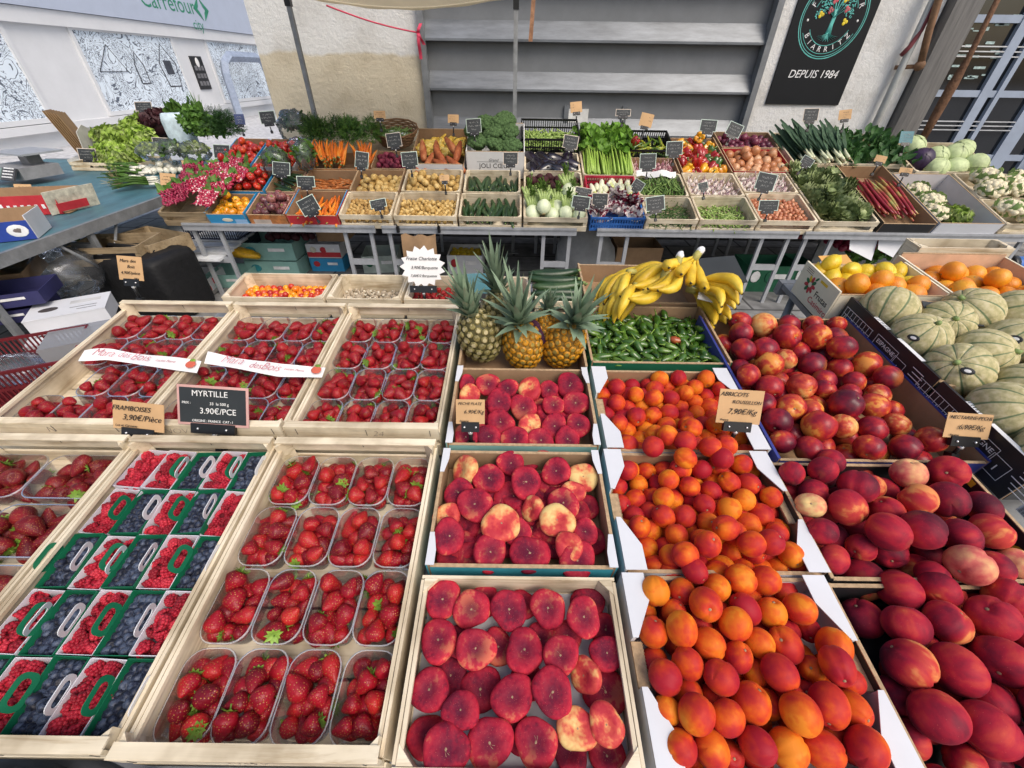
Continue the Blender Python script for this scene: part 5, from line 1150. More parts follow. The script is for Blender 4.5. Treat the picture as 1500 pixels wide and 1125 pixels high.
# ---- apricots
def lay_round(L, ox, oy, kind, meshes, where, base, n0, sp, catn, down=.035, alt=None, fillers=None, bounds=None, floor=None, flat=1.0, glabel='', long_axis=True):
    P = []; Rr = []; FL = []
    for e in L:
        cx, cy, w, h = e[:4]; fl = e[4] if len(e) > 4 else ''; n = n0-(down if 'b' in fl else 0)+(.010 if 'u' in fl else 0); x, s_, t = onp(ox+cx/3.75, oy+cy/3.75, FP, n); P.append((x, s_, n)); Rr.append(min(max(min(w, h)*1.02/3.75/2*t/600, base*.86), base*1.18)); FL.append(fl)
    rg = np.random.RandomState(len(L)); nl = len(P)
    if fillers:
        for _ in range(fillers): P.append((rg.uniform(bounds[0]+base, bounds[1]-base), rg.uniform(bounds[2]+base, bounds[3]-base), floor+base+rg.uniform(0, .012))); Rr.append(base*rg.uniform(.9, 1.05)); FL.append('f')
    Q = relax(P, np.array(Rr)*.93, bounds or (-9, 9, -9, 9), 25, 0, floor); rp = random.Random(nl)
    for p, r0, fl in zip(Q, Rr, FL):
        alts = alt if (alt and 'y' in fl) else meshes; s = r0/base; M = FP @ T(*p) @ rrot(rp) @ SC(s*rp.uniform(.93, 1.05), s*rp.uniform(.93, 1.05), s*rp.uniform(.95, 1.08))
        pal = 'y' in fl and alt
        pool(kind, kind, rp.choice(alts), M, ('pale mottled %s ' % catn if pal else sp+' ')+('in the lower layer of the ' if fl == 'f' else 'in the ')+where, catn, ('pale ' if pal else '')+('lower ' if fl == 'f' else '')+kind.replace('_', ' ')+'s in the '+where)
APF = [(230,165,155,160),(400,175,145,160),(555,160,150,150),(690,108,175,160,'u'),(820,95,160,170),(450,60,160,140,'u'),(165,270,110,120,'b'),(305,265,150,90,'b'),(503,255,180,185,'u'),(720,270,165,160),(850,290,150,165),(990,255,195,185,'u'),(620,340,160,170),(205,390,160,170),(345,370,170,195,'u'),(480,350,110,130,'b'),(515,480,165,190,'u'),(790,455,155,190),(960,460,190,215),(1060,400,120,130,'b'),(1205,455,180,195),(270,620,170,200),(395,560,165,175,'u'),(670,520,155,185),(560,635,185,180),(740,600,120,120,'b'),(880,635,180,195,'u'),(1030,640,140,140,'b'),(1120,570,180,190,'u'),(1230,630,140,140,'b'),(255,800,135,220),(430,720,180,160,'b'),(415,855,185,215,'u'),(610,860,180,200,'u'),(740,765,190,210,'u'),(860,820,110,180,'b'),(960,720,130,130,'b'),(1140,768,235,205,'u'),(1310,805,175,185),(1015,885,210,215,'u'),(1180,920,140,120,'b'),(370,990,180,200),(565,1020,195,210),(775,990,180,230),(690,1020,110,130,'b'),(965,1025,200,200),(1155,1045,200,205),(1345,1005,225,230,'u')]
lay_round(APF, 900, 825, 'apricot', AP, 'front white tray', .0262, -.006, 'orange-red apricot', 'apricot', .030, None, 46, (.245, .615, -.03, .295), -.080)
APX = ['front', 'middle', 'back']
for k, (x0, x1, s0, s1, lab) in enumerate([(.226, .634, -.045, .258, 'white cardboard tray of apricots at the bottom of the apricot column'), (.236, .652, .264, .566, 'white cardboard tray of apricots in the middle of the apricot column'), (.246, .668, .572, .885, 'white cardboard tray of apricots in front of the green peppers')]):
    tray(FP, x0, x1, s0, s1, lab, 'white apricot trays', .088, WHT, WHTIN if k == 0 else CBIN, WHT, .115, .044, .022, mid=True)
def mound(n, x0, x1, s0, s1, floor, r, seed, dome, PM=FP, drop=.14):
    P, rad = heap(n, r*.95, (x0, x1, s0, s1), floor, seed, .07, drop=drop); return P, rad
def spread(kind, meshes, P, PM, lab, catn, group, rg, alt=None, pa=0, tilt=3.14, sc=(.92, 1.1), altlab=None, orient=None):
    for p in P:
        a = alt is not None and rg.random() < pa; me = rg.choice(alt if a else meshes); q = orient(rg) if orient else rrot(rg, tilt)
        pool(kind, kind, me, PM @ T(*p) @ q @ SC(rg.uniform(*sc)), altlab if a and altlab else lab, catn, group+(' (odd ones)' if a and altlab else ''))
for k, (x0, x1, s0, s1, n, where) in enumerate([(.246, .642, .268, .562, 86, 'middle white tray'), (.256, .658, .578, .880, 80, 'back white tray')]):
    P, rad = mound(n, x0, x1, s0, s1, -.078, .0268, 90+k, 0); spread('apricot', AP, P, FP, 'orange-red apricot in the '+where, 'apricot', 'apricots in the '+where, random.Random(k), sc=(.92, 1.08))
for x, s_, n in ((.36, .565, .018), (.44, .572, .030), (.50, .560, .026), (.405, .600, .020), (.47, .62, .028), (.55, .575, .014), (.43, .53, .020), (.52, .53, .022), (.36, .29, .016), (.41, .31, .026), (.50, .31, .028), (.46, .345, .026), (.55, .32, .014)):
    pool('apricot', 'apricot', rnd.choice(AP), FP @ T(x, s_, n) @ rrot(rnd) @ SC(1.04), 'orange-red apricot heaped over the divider between two white trays', 'apricot', 'apricots over the dividers')
STUFFNAME['apricot'] = 'apricots deep in the white trays'
# ---- nectarines and peaches
NEU = [(45,490,130,130,'y'),(190,460,150,110),(190,555,150,135,'u'),(330,470,110,90,'y'),(440,455,120,90),(350,555,180,140,'u'),(465,545,140,120),(75,620,140,140),(190,675,130,105,'y'),(335,690,165,130),(470,645,140,130),(625,690,190,140),(85,725,150,140),(260,820,170,140,'yu'),(400,780,160,120),(560,790,150,110),(715,790,160,130),(105,830,130,130),(395,845,130,110),(540,850,130,100),(695,860,170,120,'y'),(170,940,170,140),(315,940,130,120),(485,920,200,155,'u'),(680,920,170,140,'u'),(130,1050,150,150),(365,1040,190,170,'u'),(500,1060,140,130,'y'),(660,1055,180,140),(800,1020,170,130,'y'),(-60,520,120,120),(-40,640,130,130),(-30,760,120,130),(-40,470,130,110,'u'),(610,1150,190,140),(970,1110,170,140,'y'),(830,1150,190,150),(250,1150,160,150),(30,940,130,130),(20,1080,130,130)]
lay_round(NEU, 1100, 350, 'nectarine', NC, 'upper nectarine box', .0365, -.006, 'dark red nectarine', 'nectarine', .04, NCL, 40, (.69, 1.19, .55, 1.16), -.085)
NEM = [(420,310,190,140,'u'),(225,410,130,150),(330,420,170,150),(460,535,220,190,'u'),(580,455,220,190,'u'),(650,400,130,140,'b'),(820,378,240,170,'yu'),(1065,360,260,180,'u'),(320,535,130,130,'y'),(845,535,245,180,'u'),(1035,505,230,200,'u'),(1260,530,235,170),(660,555,180,140,'b'),(660,700,270,220,'u'),(850,695,225,210),(1065,700,250,190,'u'),(1260,690,260,190),(355,665,155,170),(480,700,140,170,'b'),(445,820,160,170),(620,850,220,200,'b'),(850,850,220,150,'b'),(1130,890,290,210,'yu'),(1290,870,210,170),(1430,830,180,200,'y')]
lay_round(NEM, 1100, 600, 'peach', PC, 'middle peach box', .0355, -.008, 'dark red peach', 'peach', .036, PCL, 30, (.655, 1.12, .24, .56), -.088)
NEF = [(810,135,250,210),(1020,145,240,190,'u'),(620,305,200,210,'b'),(845,340,275,215,'u'),(1060,335,270,220,'u'),(1265,335,270,220),(1350,215,290,200),(865,560,285,245,'u'),(1090,520,180,130,'b'),(1160,640,310,330,'u'),(1335,575,320,260),(1480,415,200,190),(1010,840,335,290,'u'),(1320,910,310,270),(1450,820,260,230,'b'),(1100,1040,240,160,'b'),(810,740,130,180,'b'),(920,960,150,170,'b'),(1330,1070,240,150,'b'),(1500,1010,240,230),(1560,620,300,260),(1560,800,300,260),(1140,215,140,130,'b'),(960,420,130,120,'b')]
lay_round(NEF, 1100, 825, 'peach', PC, 'front peach box', .0345, -.014, 'dark velvety peach', 'peach', .038, PCL, 34, (.638, 1.10, -.14, .27), -.098)
tray(FP, .675, 1.215, .545, 1.175, 'blue-edged cardboard box of dark nectarines right of the green peppers', None, .092, BLUEB, CBIN, None, drop=.012, top=BLUEB)
bx = MB(); bx.box((.6665, .86, .004), (.014, .58, .006), BLUEB, FP)
tray(FP, .648, 1.135, .252, .538, 'black cardboard box of peaches below the nectarines', None, .092, BLK, BLK, None, drop=.012)
tray(FP, .632, 1.115, -.13, .246, 'black cardboard box of peaches at the bottom right corner', None, .10, BLK, BLK, None, drop=.012)
vt = MB(); mesh_into(vt, text('Vittos', .075, YELINK), FP @ T(1.1275, .33, -.045) @ E(0, 0, R(90)) @ E(R(90)) , YELINK)
vo_ = solo('printed_name', vt, 'yellow lettering on the inside of the black peach box wall', 'lettering') if False else None
# printed inside wall of the middle black box (lettering belongs to the box)
vb = [o for o in COL.objects if o.get('label') == 'black cardboard box of peaches below the nectarines'][0]
vl = MB(); mesh_into(vl, text('Vittos', .078, YELINK, align='LEFT'), T(.2365, .215, -.040) @ E(0, 0, R(-90)) @ E(R(90)), YELINK); vl.prism([(.2364, .23), (.2362, .23), (.2362, .25), (.2364, .25)], -.02, -.003, YELINK); part('lettering', vl, vb)
# ---- melons in raised black trays
ME = [(990,490,250,190),(800,450,150,140),(925,580,130,130),(1210,450,190,100),(1175,610,350,230),(1400,440,240,110),(1430,580,270,230),(1330,810,370,250),(1070,740,150,150),(1470,1010,250,220),(1280,960,160,170),(1560,800,250,230),(1610,560,250,230),(1690,1010,250,220),(1800,800,250,220),(1850,1020,250,220)]
P = [];
for cx, cy, w, h in ME: x, s_, t = onp(1100+cx/3.75, 350+cy/3.75, FP, .055); P.append((x, s_, .055))
Pm = relax(P, np.full(len(P), .078), (1.235, 1.82, .44, 1.22), 40); rm = random.Random(4)
for p in Pm:
    pool('melon', 'melon', MEL, FP @ T(*p) @ E(R(-28)+rm.uniform(-.5, .5), R(22)+rm.uniform(-.6, .6), rm.uniform(0, 6.28)) @ SC(rm.uniform(1.06, 1.20)), 'netted green-ribbed melon in the black trays at the right', 'melon', 'melons in the black trays')
STK = plain('sticker_black', (.02, .02, .02), .4)
def blacktray(s0, s1, lab):
    r = tray(FP, 1.215, 1.78, s0, s1, lab, None, .115, BLK, CBIN, None, drop=.02, dz=.062, top=BLK); D = s1-s0; L = MB(); X = -.2835; rg = random.Random(int(s0*10))
    M = T(X, D/2, -.055) @ E(0, 0, R(-90)) @ E(R(90)); 
    for i in range(9): L.box((-.20+.018*i, .0, .0002), (.0012, .045, .0004), WHTINK, M)
    for y in (-.024, 0, .024): L.box((-.128, y, .0002), (.15, .0012, .0004), WHTINK, M)
    for i in range(4): mesh_into(L, text('/', .03, WHTINK), M @ T(-.19+.036*i, -.012, .0003), WHTINK)
    mesh_into(L, text('ESPAGNE', .020, WHTINK), M @ T(.02, .012, .0003), WHTINK); mesh_into(L, text('1', .026, WHTINK), M @ T(.09, -.012, .0003), WHTINK)
    for q in ((.02, .012, .10, .036), (.09, -.008, .05, .05)):
        for a, b2, c, d in ((0, q[3]/2, q[2], .0012), (0, -q[3]/2, q[2], .0012), (q[2]/2, 0, .0012, q[3]), (-q[2]/2, 0, .0012, q[3])): L.box((q[0]+a, q[1]+b2, .0002), (c, d, .0004), WHTINK, M)
    for j in range(5): wob = .16+.0; L.box((.16+rg.uniform(-.01, .01), .03-.013*j, .0002), (rg.uniform(.04, .07), .0022, .0004), WHTINK, M)
    for j in range(16): L.box((.19+.0022*j, -.030, .0003), (.0012 if j % 3 else .0005, .028, .0004), INK, M)
    L.box((.206, -.030, .0001), (.040, .032, .0004), WHTINK, M); part('printed_table', L, r)
    B = MB(); B.box((-.276, D*.62, .0032), (.013, .07, .0008), WHTINK); B.box((-.276, D*.3, .0032), (.013, .11, .0008), WHTINK)
    for k in range(8): B.box((-.276, D*.62-.03+.0085*k, .0040), (.009, .0025, .0004), INK)
    part('edge_label', B, r)
blacktray(.470, .775, 'lower black cardboard melon tray with white printed tables'); blacktray(.785, 1.215, 'upper black cardboard melon tray with a printed table and barcode')
rs = random.Random(8)
for (cx, cy) in ((1470, 500), (1470, 455), (845, 430), (965, 625), (1490, 720)):
    x, s_, t = onp(1100+cx/3.75, 350+cy/3.75, FP, .128); s2 = MB(); p = Vector((x, s_, .130)); s2.ball(14, 6, lambda a, q: sph(a, q, .016, .010, .0012), STK); s2.ball(14, 6, lambda a, q: sph(a, q, .011, .006, .0016), WHTINK)
    pm = min(Pm, key=lambda w: (w[0]-x)**2+(w[1]-s_)**2); c0 = FP @ Vector(pm); d = (toc(c0)+Vector((rs.uniform(-.3, .3), 0, rs.uniform(-.1, .3)))).normalized(); solo('fruit_sticker', s2, 'black and white oval sticker on a melon', 'sticker', T(*(c0+d*.085)) @ d.to_track_quat('Z', 'Y').to_matrix().to_4x4(), 'stickers on the melons')
# ---- citrus behind the melons
CIT = FP @ T(0, 0, .075)
cz = tray(CIT, 1.175, 1.57, 1.225, 1.46, 'cream fruit box of lemons and oranges with a flower logo on its side', None, .135, CREAM, CREAM, None, drop=.02, top=CREAM)
tray(CIT, 1.58, 2.02, 1.195, 1.52, 'pale card box of oranges at the right edge', None, .12, plain('salmon_board', (.62, .42, .28), .7), plain('salmon_board_in', (.62, .42, .28), .7), None, drop=-.02, top=CREAM)
L = MB(); M = T(-.1978, .1175, -.066) @ E(0, 0, R(-90)) @ E(R(90)); RD, GN = plain('logo_red', (.50, .04, .05), .5), plain('logo_green', (.02, .16, .06), .5); YL = plain('logo_yellow', (.72, .48, .03), .5)
for k in range(9):
    a = k*2*math.pi/9; L.ball(8, 4, lambda t, p: sph(t, p, .0135, .0075, .0006), [RD, GN, RD, YL, GN, RD, GN, RD, RD][k], M @ T(-.035+.022*math.cos(a), .008+.022*math.sin(a), .0002) @ E(0, 0, a))
L.ball(8, 4, lambda t, p: sph(t, p, .012, .005, .0006), GN, M @ T(-.012, .042, .0003) @ E(0, 0, .9)); L.box((.03, .048, .0003), (.045, .010, .0005), YL, M)
mesh_into(L, text('Frutas', .034, INK), M @ T(.055, -.004, .0004), INK); mesh_into(L, text('Casimiro', .034, RD), M @ T(.055, -.036, .0004), RD)
for j in range(3): L.box((-.07, .055-.007*j, .0003), (.045, .0016, .0004), INK, M)
part('logo', L, cz)
rc = random.Random(2)
P, rad = heap(34, .030, (1.195, 1.56, 1.33, 1.455), -.105, 5, .05, drop=.14); spread('lemon', [LEM], P, CIT, 'yellow lemon in the cream fruit box', 'lemon', 'lemons in the cream box', rc)
P, rad = heap(18, .037, (1.195, 1.56, 1.235, 1.345), -.12, 6, .04, drop=.14); spread('orange', [ORA], P, CIT, 'bright orange in front of the lemons in the cream box', 'orange', 'oranges in the cream box', rc)
P, rad = heap(26, .040, (1.59, 2.01, 1.205, 1.51), -.10, 7, .04, drop=.1); spread('orange', [ORA], P, CIT, 'bright orange in the pale card box at the right edge', 'orange', 'oranges in the pale card box', rc)
hb_ = wood_crate(CIT @ T(0, .0, .03), 1.66, 2.05, 1.53, 1.62, 'pale wooden crate end with a hand hole behind the oranges', None, h=.16, raised=False)
# ---- pineapples
tray(FP, -.170, .236, .886, 1.235, 'low cardboard tray holding the pineapples', None, .10, TEALB, CBIN, None, drop=.06)
def pineapple(px, py, n, size, ripe, roll, pitch, label, seed, L=.20, nl=44, wide=1.0):
    x, s_, t = onp(px, py, FP, n); r = thing('pineapple', label, 'pineapple', FP @ T(x, s_, n) @ E(R(pitch), R(roll), seed) @ SC(size), 'pineapples')
    part('body', pine_body(PINO if ripe else PINB, PEYO if ripe else PEY, PTIPO if ripe else PTIP), r); part('crown', pine_crown(L, nl, seed, wide), r)
pineapple(703, 492, .03, 1.12, False, -14, -4, 'green pineapple leaning left at the left end of the pineapple tray', 1, .145, 34, .40)
pineapple(735, 462, .05, 1.05, False, 4, -6, 'tall green pineapple standing second from the left', 2, .145, 30, .6)
pineapple(766, 506, .0, 1.05, True, 7, -6, 'golden pineapple with the largest crown in the middle', 3, .175, 36, 1.0)
pineapple(797, 478, .04, .75, True, 0, -8, 'small golden pineapple half hidden behind the middle one', 4, .10, 26, .8)
pineapple(825, 503, .0, 1.10, True, 17, -8, 'golden pineapple with its crown leaning right beside the green peppers', 5, .15, 34, 1.0)
nt_ = MB(); nt_.sheet(6, 8, lambda u, v: FP @ Vector((.062+.045*v+.02*(u-.5)*2, 1.0-.02*v, .085-.10*v+.012*math.cos((u-.5)*3))), plain('purple_net', (.07, .02, .06), .6, .8, 120)); solo('fruit_label', nt_, 'dark purple printed label hanging between the golden pineapples', 'label')
# ---- green peppers
tray(FP, .250, .700, .915, 1.240, 'green-edged cardboard box of small green peppers', None, .095, GRNB, CBIN, None, drop=.012)
P, rad = heap(270, .0165, (.262, .690, .925, 1.225), -.066, 31, .1, drop=.2, iters=170); rp = random.Random(11)
fo = lambda rg: E(rg.uniform(-.5, .5), rg.uniform(-.4, .4), rg.uniform(-3.14, 3.14))
spread('green_pepper', PAD, P, FP, 'small glossy green pepper in the green-edged box', 'pepper', 'small green peppers in the green-edged box', rp, [PADRD], .02, sc=(.85, 1.15), altlab='small brownish red pepper among the green peppers', orient=fo)
cfl = MB(); cfl.prism([(.66, 1.20), (.72, 1.17), (.735, 1.255), (.69, 1.27)], .055, .058, WHT, FP); solo('box_flap', cfl, 'white torn cardboard flap at the back corner of the green pepper box', 'cardboard flap')
# ---- bananas
def hand(px, py, n, d0, curl, k, count, label, wrap=True, s=1.0):
    x, s_, t = onp(px, py, FP, n); y = -Vector(d0).normalized(); z = Vector(curl); z = (z-y*z.dot(y)).normalized(); xx = y.cross(z); M = Matrix(((xx.x, y.x, z.x, x), (xx.y, y.y, z.y, s_), (xx.z, y.z, z.z, n), (0, 0, 0, 1)))
    r = thing('banana_bunch', label, 'bananas', FP @ M @ SC(s), 'banana bunches'); bs, stm, w = banana_hand(count, k, wrap)
    for b in bs: link('banana', b, None, r)
    link('stem', stm, None, r)
    if w: part('wrap', w, r)
tray(FP, .275, .735, 1.262, 1.56, 'cardboard box heaped with banana bunches', None, .09, CBIN, CBIN, None, drop=.01)
hand(974, 402, 0.115, (-.50, -.45, -.75), (-.9, -.1, .35), 1, 5, 'banana bunch with a white wrapped stem at the front of the heap', s=1.08)
hand(994, 382, 0.150, (-.35, -.55, -.75), (-.8, -.3, .4), 2, 5, 'banana bunch with a wrapped stem behind the front one', s=1.05); hand(1021, 374, 0.150, (-.55, -.6, -.55), (-.3, -.8, .3), 3, 4, 'banana bunch whose wrapped stem stands highest at the right', s=1.1)
hand(962, 398, 0.070, (-1, -.1, .12), (.1, -.2, -1), 4, 5, 'banana bunch lying to the left of the heap', False, 1.1); hand(950, 424, 0.020, (-1, -.2, .05), (.1, -.5, -.8), 5, 5, 'lower banana bunch at the left of the heap', False, 1.1); hand(985, 388, 0.110, (-1, .05, .1), (.1, -.3, -1), 8, 4, 'banana bunch on top of the heap at the back', False, 1.1)
hand(935, 418, .075, (-1, -.35, .02), (.2, -.5, -.7), 9, 5, 'banana bunch lying lowest at the front left of the heap', False, 1.0); hand(925, 398, .09, (-.9, -.45, .05), (.3, -.3, -.8), 10, 5, 'banana bunch at the far left end of the heap', False, .95)
hand(1014, 413, 0.080, (.9, -.30, .0), (-.2, -.9, -.15), 6, 5, 'banana bunch draped over the right side of the box', False, 1.05); hand(1012, 425, 0.040, (.75, -.6, .0), (-.5, -.8, -.1), 7, 4, 'lowest banana bunch at the right, above the nectarines', False, 1.0)
# ---- row behind the strawberries
BK = FP @ T(0, 0, -.02)
wood_crate(BK, -1.13, -.735, 1.285, 1.475, 'wooden crate of orange and red cherry tomatoes', 'small crates behind the strawberries', h=.09, raised=False)
P, rad = heap(130, .0138, (-1.12, -.745, 1.293, 1.468), -.075, 33, .06, drop=.10); rq = random.Random(5); spread('cherry_tomato', [CTR], P, BK, 'red cherry tomato in the crate behind the strawberries', 'tomato', 'red cherry tomatoes', rq, [CTY], .5, altlab='orange cherry tomato in the crate behind the strawberries')
wood_crate(BK, -.725, -.435, 1.285, 1.475, 'almost empty wooden crate of mushrooms behind the strawberries', 'small crates behind the strawberries', h=.09, raised=False)
MUSH = plain('mushroom_cap', (.40, .33, .24), .7, .3, 40); mu_ = MB(); mu_.ball(12, 8, lambda t, p: sph(t, p, .014, .014, .010 if t < 1.57 else .004), MUSH); mu_.tube([(0, 0, -.014), (0, 0, 0)], .005, plain('mushroom_stem', (.6, .54, .42), .7), 6); MU = mu_.mesh('mushroom')
P, rad = heap(34, .0125, (-.715, -.445, 1.37, 1.468), -.08, 34, .1, drop=.06); spread('mushroom', [MU], P, BK, 'small brown mushroom in the nearly empty crate', 'mushroom', 'small mushrooms', rq, sc=(.7, 1.1))
wood_crate(BK, -.425, -.175, 1.285, 1.475, 'wooden crate of red wild strawberries left of the pineapples', 'small crates behind the strawberries', h=.09, raised=False)
P, rad = heap(56, .0150, (-.42, -.18, 1.293, 1.468), -.075, 35, .1, drop=.08); spread('small_strawberry', [SB[3][0], SB[1][0]], P, BK, 'small red strawberry in the crate left of the pineapples', 'strawberry', 'small strawberries left of the pineapples', rq, sc=(.72, .88))
wood_crate(BK, -.165, .07, 1.285, 1.475, 'wooden crate of red fruit hidden behind the pineapples', 'small crates behind the strawberries', h=.09, raised=False)
P, rad = heap(40, .0150, (-.16, .06, 1.293, 1.468), -.075, 36, .1, drop=.08); spread('small_strawberry', [SB[3][0]], P, BK, 'small red strawberry in the crate behind the pineapples', 'strawberry', 'small strawberries behind the pineapples', rq, sc=(.72, .85))
wood_crate(BK, .085, .262, 1.285, 1.53, 'wooden crate of cucumbers between pineapples and bananas', 'small crates behind the strawberries', h=.09, raised=False)
for k in range(11): 
    pool('cucumber', 'cucumber', CUC[k % 3], BK @ T(.178+rq.uniform(-.02, .02), 1.33+.017*k, -.01+.012*(k % 3)) @ E(0, 0, R(90)+rq.uniform(-.15, .15)), 'dark green cucumber lying between pineapples and bananas', 'cucumber', 'cucumbers between pineapples and bananas')
# ---- white paper banners across the strawberries
def banner(pts, label, sd):
    W0 = [FP @ Vector((*onp(px, py, FP, .012)[:2], .012)) for px, py in pts]; wv = FP.to_3x3() @ Vector((0, .019, .006)); mb = MB(); n = len(W0)-1
    def pos(u):
        f = u*n; i = min(int(f), n-1); return W0[i].lerp(W0[i+1], f-i)
    mb.sheet(28, 3, lambda u, v: pos(u)+wv*(2*v-1)+UPF*.006*math.sin(u*9+sd)*(v-.2), PAPERW)
    r = solo('paper_banner', mb, label, 'banner', None, 'paper banners'); x = (W0[-1]-W0[0]).normalized(); y = wv.normalized(); z = x.cross(y).normalized(); y = z.cross(x)
    Mx = Matrix(((x.x, y.x, z.x, 0), (x.y, y.y, z.y, 0), (x.z, y.z, z.z, 0), (0, 0, 0, 1))); t = MB(); L = (W0[-1]-W0[0]).length
    for s_, size, u in (('Mara', .036, .28), ('des', .030, .47), ('Bois', .036, .60), ('Lucien Pierre', .012, .78)):
        mesh_into(t, text(s_, size, PINKINK, shear=.45, thin=.016), T(*(pos(u)+UPF*(.0035+.006*abs(math.sin(u*9+sd))))) @ Mx, PINKINK)
    part('lettering', t, r); b = MB(); c = pos(.95)+UPF*.008; b.ball(12, 8, lambda a, q: sph(a, q, .016, .013, .0015), plain('printed_strawberry', (.58, .12, .07), .6), T(*c) @ Mx); b.ball(8, 6, lambda a, q: sph(a, q, .010, .006, .002), LEAFG, T(*(c+y*.014)) @ Mx); part('printed_strawberry', b, r)
banner([(119, 521), (160, 519), (220, 528), (292, 538)], 'white paper banner lettered in pink script across the left strawberry crate', 0)
banner([(302, 524), (350, 532), (410, 543), (474, 545)], 'white paper banner lettered in pink script across the middle strawberry crate', 2)
# ---- price cards at the front
def card(px, py, wpx, hpx, PM, s_hint_n, kind, label, **k):
    """card whose centre is seen at px,py; it stands where that line of sight is at distance t"""
    t = k.pop('t'); r = ray(px, py); p = CAMP+r*t; return price_card(p, wpx*t/600, hpx*t/600*k.pop('hs', 1.1), kind, label, **k)
G = 'price cards on the front display'
card(203, 610, 76, 38, FP, 0, 'kraft', 'brown price card reading FRAMBOISES 3,90 above the raspberries', t=1.05, lines=[('FRAMBOISES', 0.0176, -.12, .26), ('3,90€/Pièce', 0.0208, .08, -.06), ('Lot et Garonne', 0.0088, -.22, -.36)], tilt=-30, roll=5, peg=.05, group=G, seed=1, shear=.25)
card(312, 595, 104, 54, FP, 0, 'slate', 'black slate price card reading MYRTILLE 3.90€/PCE above the blueberries', t=1.06, lines=[('MYRTILLE', 0.0216, -.03, .30), ('PRIX :', 0.0088, -.36, .06), ('33  le 500 g', 0.0104, .10, .06), ('3.90€/PCE', 0.0216, .08, -.13), ('ORIGINE : FRANCE  CAT : I', 0.0088, .0, -.38)], tilt=-30, roll=3, peg=.05, bord=SBORDR, group=G, seed=2, shear=0)
card(191, 393, 36, 31, FP, 0, 'kraft', 'brown price card reading Mara des Bois 4,90 on the leftmost strawberry crate', t=1.50, lines=[('Mara des', 0.0160, -.05, .30), ('Bois', 0.0160, .05, .06), ('4,90€/pièce', 0.0144, .0, -.20), ('500 g', 0.0080, .22, -.42)], tilt=-25, roll=3, peg=.06, group=G, seed=3, shear=.3)
card(689, 603, 42, 33, FP, 0, 'kraft', 'brown price card reading PECHE PLATE 6,90€/Kg at the flat peaches', t=1.05, lines=[('PECHE PLATE', 0.0100, -.02, .33), ('6,90€/Kg', 0.0136, .12, .0), ('Espagne', 0.0072, -.22, -.38)], tilt=-30, peg=.05, group=G, seed=4, shear=.3)
card(1084, 596, 66, 46, FP, 0, 'kraft', 'brown price card reading ABRICOTS ROUSSILLON 7,90€/Kg', t=1.06, lines=[('ABRICOTS', 0.0152, -.18, .36), ('ROUSSILLON', 0.0128, .12, .14), ('7,90€/Kg', 0.0200, .05, -.14), ('France', 0.0080, -.32, -.40)], tilt=-28, roll=3, peg=.05, group=G, seed=5, shear=.3)
card(1418, 624, 68, 34, FP, 0, 'kraft', 'brown price card reading NECTARINE-PECHE 6,90€/Kg in front of the melons', t=1.03, lines=[('NECTARINE-PECHE', 0.0124, .0, .33), ('6,90€/Kg', 0.0176, .05, -.05), ('Espagne', 0.0072, -.28, -.38)], tilt=-28, roll=3, peg=.04, group=G, seed=6, shear=.3)
card(619, 391, 64, 46, FP, 0, 'white', 'white starburst price card for strawberries behind the upper crate', t=1.55, lines=[('Fraise Charlotte', 0.0176, -.02, .20), ('3,90€/Barquette', 0.0152, .04, -.02), ('7,00€/2 Barquettes', 0.0128, .02, -.22)], tilt=-22, roll=0, peg=.06, group=G, seed=7, star=True, shear=.3, hs=1.25)
card(702, 416, 52, 24, FP, 0, 'teal', 'curled teal price card between the pineapple crowns', t=1.55, lines=None, tilt=-35, curve=.10, peg=.05, group=G, seed=8, hs=1.3)
card(1043, 397, 84, 20, FP, 0, 'slate', 'curled slate price card above the bananas', t=1.60, lines=None, tilt=-65, roll=-8, curve=.06, peg=.08, group=G, seed=9, hs=2.6)
card(1228, 386, 44, 12, FP, 0, 'yellow', 'orange card lying flat behind the lemons', t=1.72, lines=None, tilt=-70, roll=-5, peg=.05, group=G, seed=10, hs=3, curve=.01)
card(1392, 459, 78, 15, FP, 0, 'slate', 'curled slate price card over the melons', t=1.38, lines=None, tilt=-62, roll=8, curve=.08, peg=.03, group=G, seed=11, hs=2.2, bord=SBORDR)
# ================================================================ BACK DISPLAY
# trestle tables in a row; their tops are level, the crates lean back on them
def level_table(x0, x1, y0, y1, z, label, mat=GALV, group='stall tables', inset=.10, nose=.06, legpairs=None):
    r = thing('stall_table', label, 'table', T((x0+x1)/2, y0, 0), group); w = x1-x0; d = y1-y0
    part('tabletop', MB().box((0, d/2, z-.012), (w-.004, d, .024), mat), r)
    q = MB(); q.box((0, -.012, z-.022), (w, .024, nose), STEELW); q.box((0, -.026, z-.012), (w, .006, .012), GALV); part('edge_rail', q, r); part('edge_rail', MB().box((0, d+.012, z-.022), (w, .024, nose), STEELW), r)
    for y in (.02, d-.02):
        for a, b in (legpairs or ((-w/2+.05, -w/2+.27), (w/2-.27, w/2-.05))):
            for x in (a, b): part('leg', MB().box((x, y, (z-.034)/2), (.030, .024, z-.034), STEELW), r)
            part('crossbar', MB().box(((a+b)/2, y, z*.52), (b-a-.031, .020, .05), STEELW), r)
    return r
TZ = .655
for k, (x0, x1) in enumerate([(-2.76, -1.16), (-1.10, .52), (.69, 2.37), (2.42, 4.34)]):
    level_table(x0, x1, 3.50, 4.75, TZ, ['grey trestle table under the radishes and carrots', 'grey trestle table under the potatoes and broccoli', 'grey trestle table under the fennel, beans and shallots', 'grey trestle table under the artichokes and rhubarb'][k])
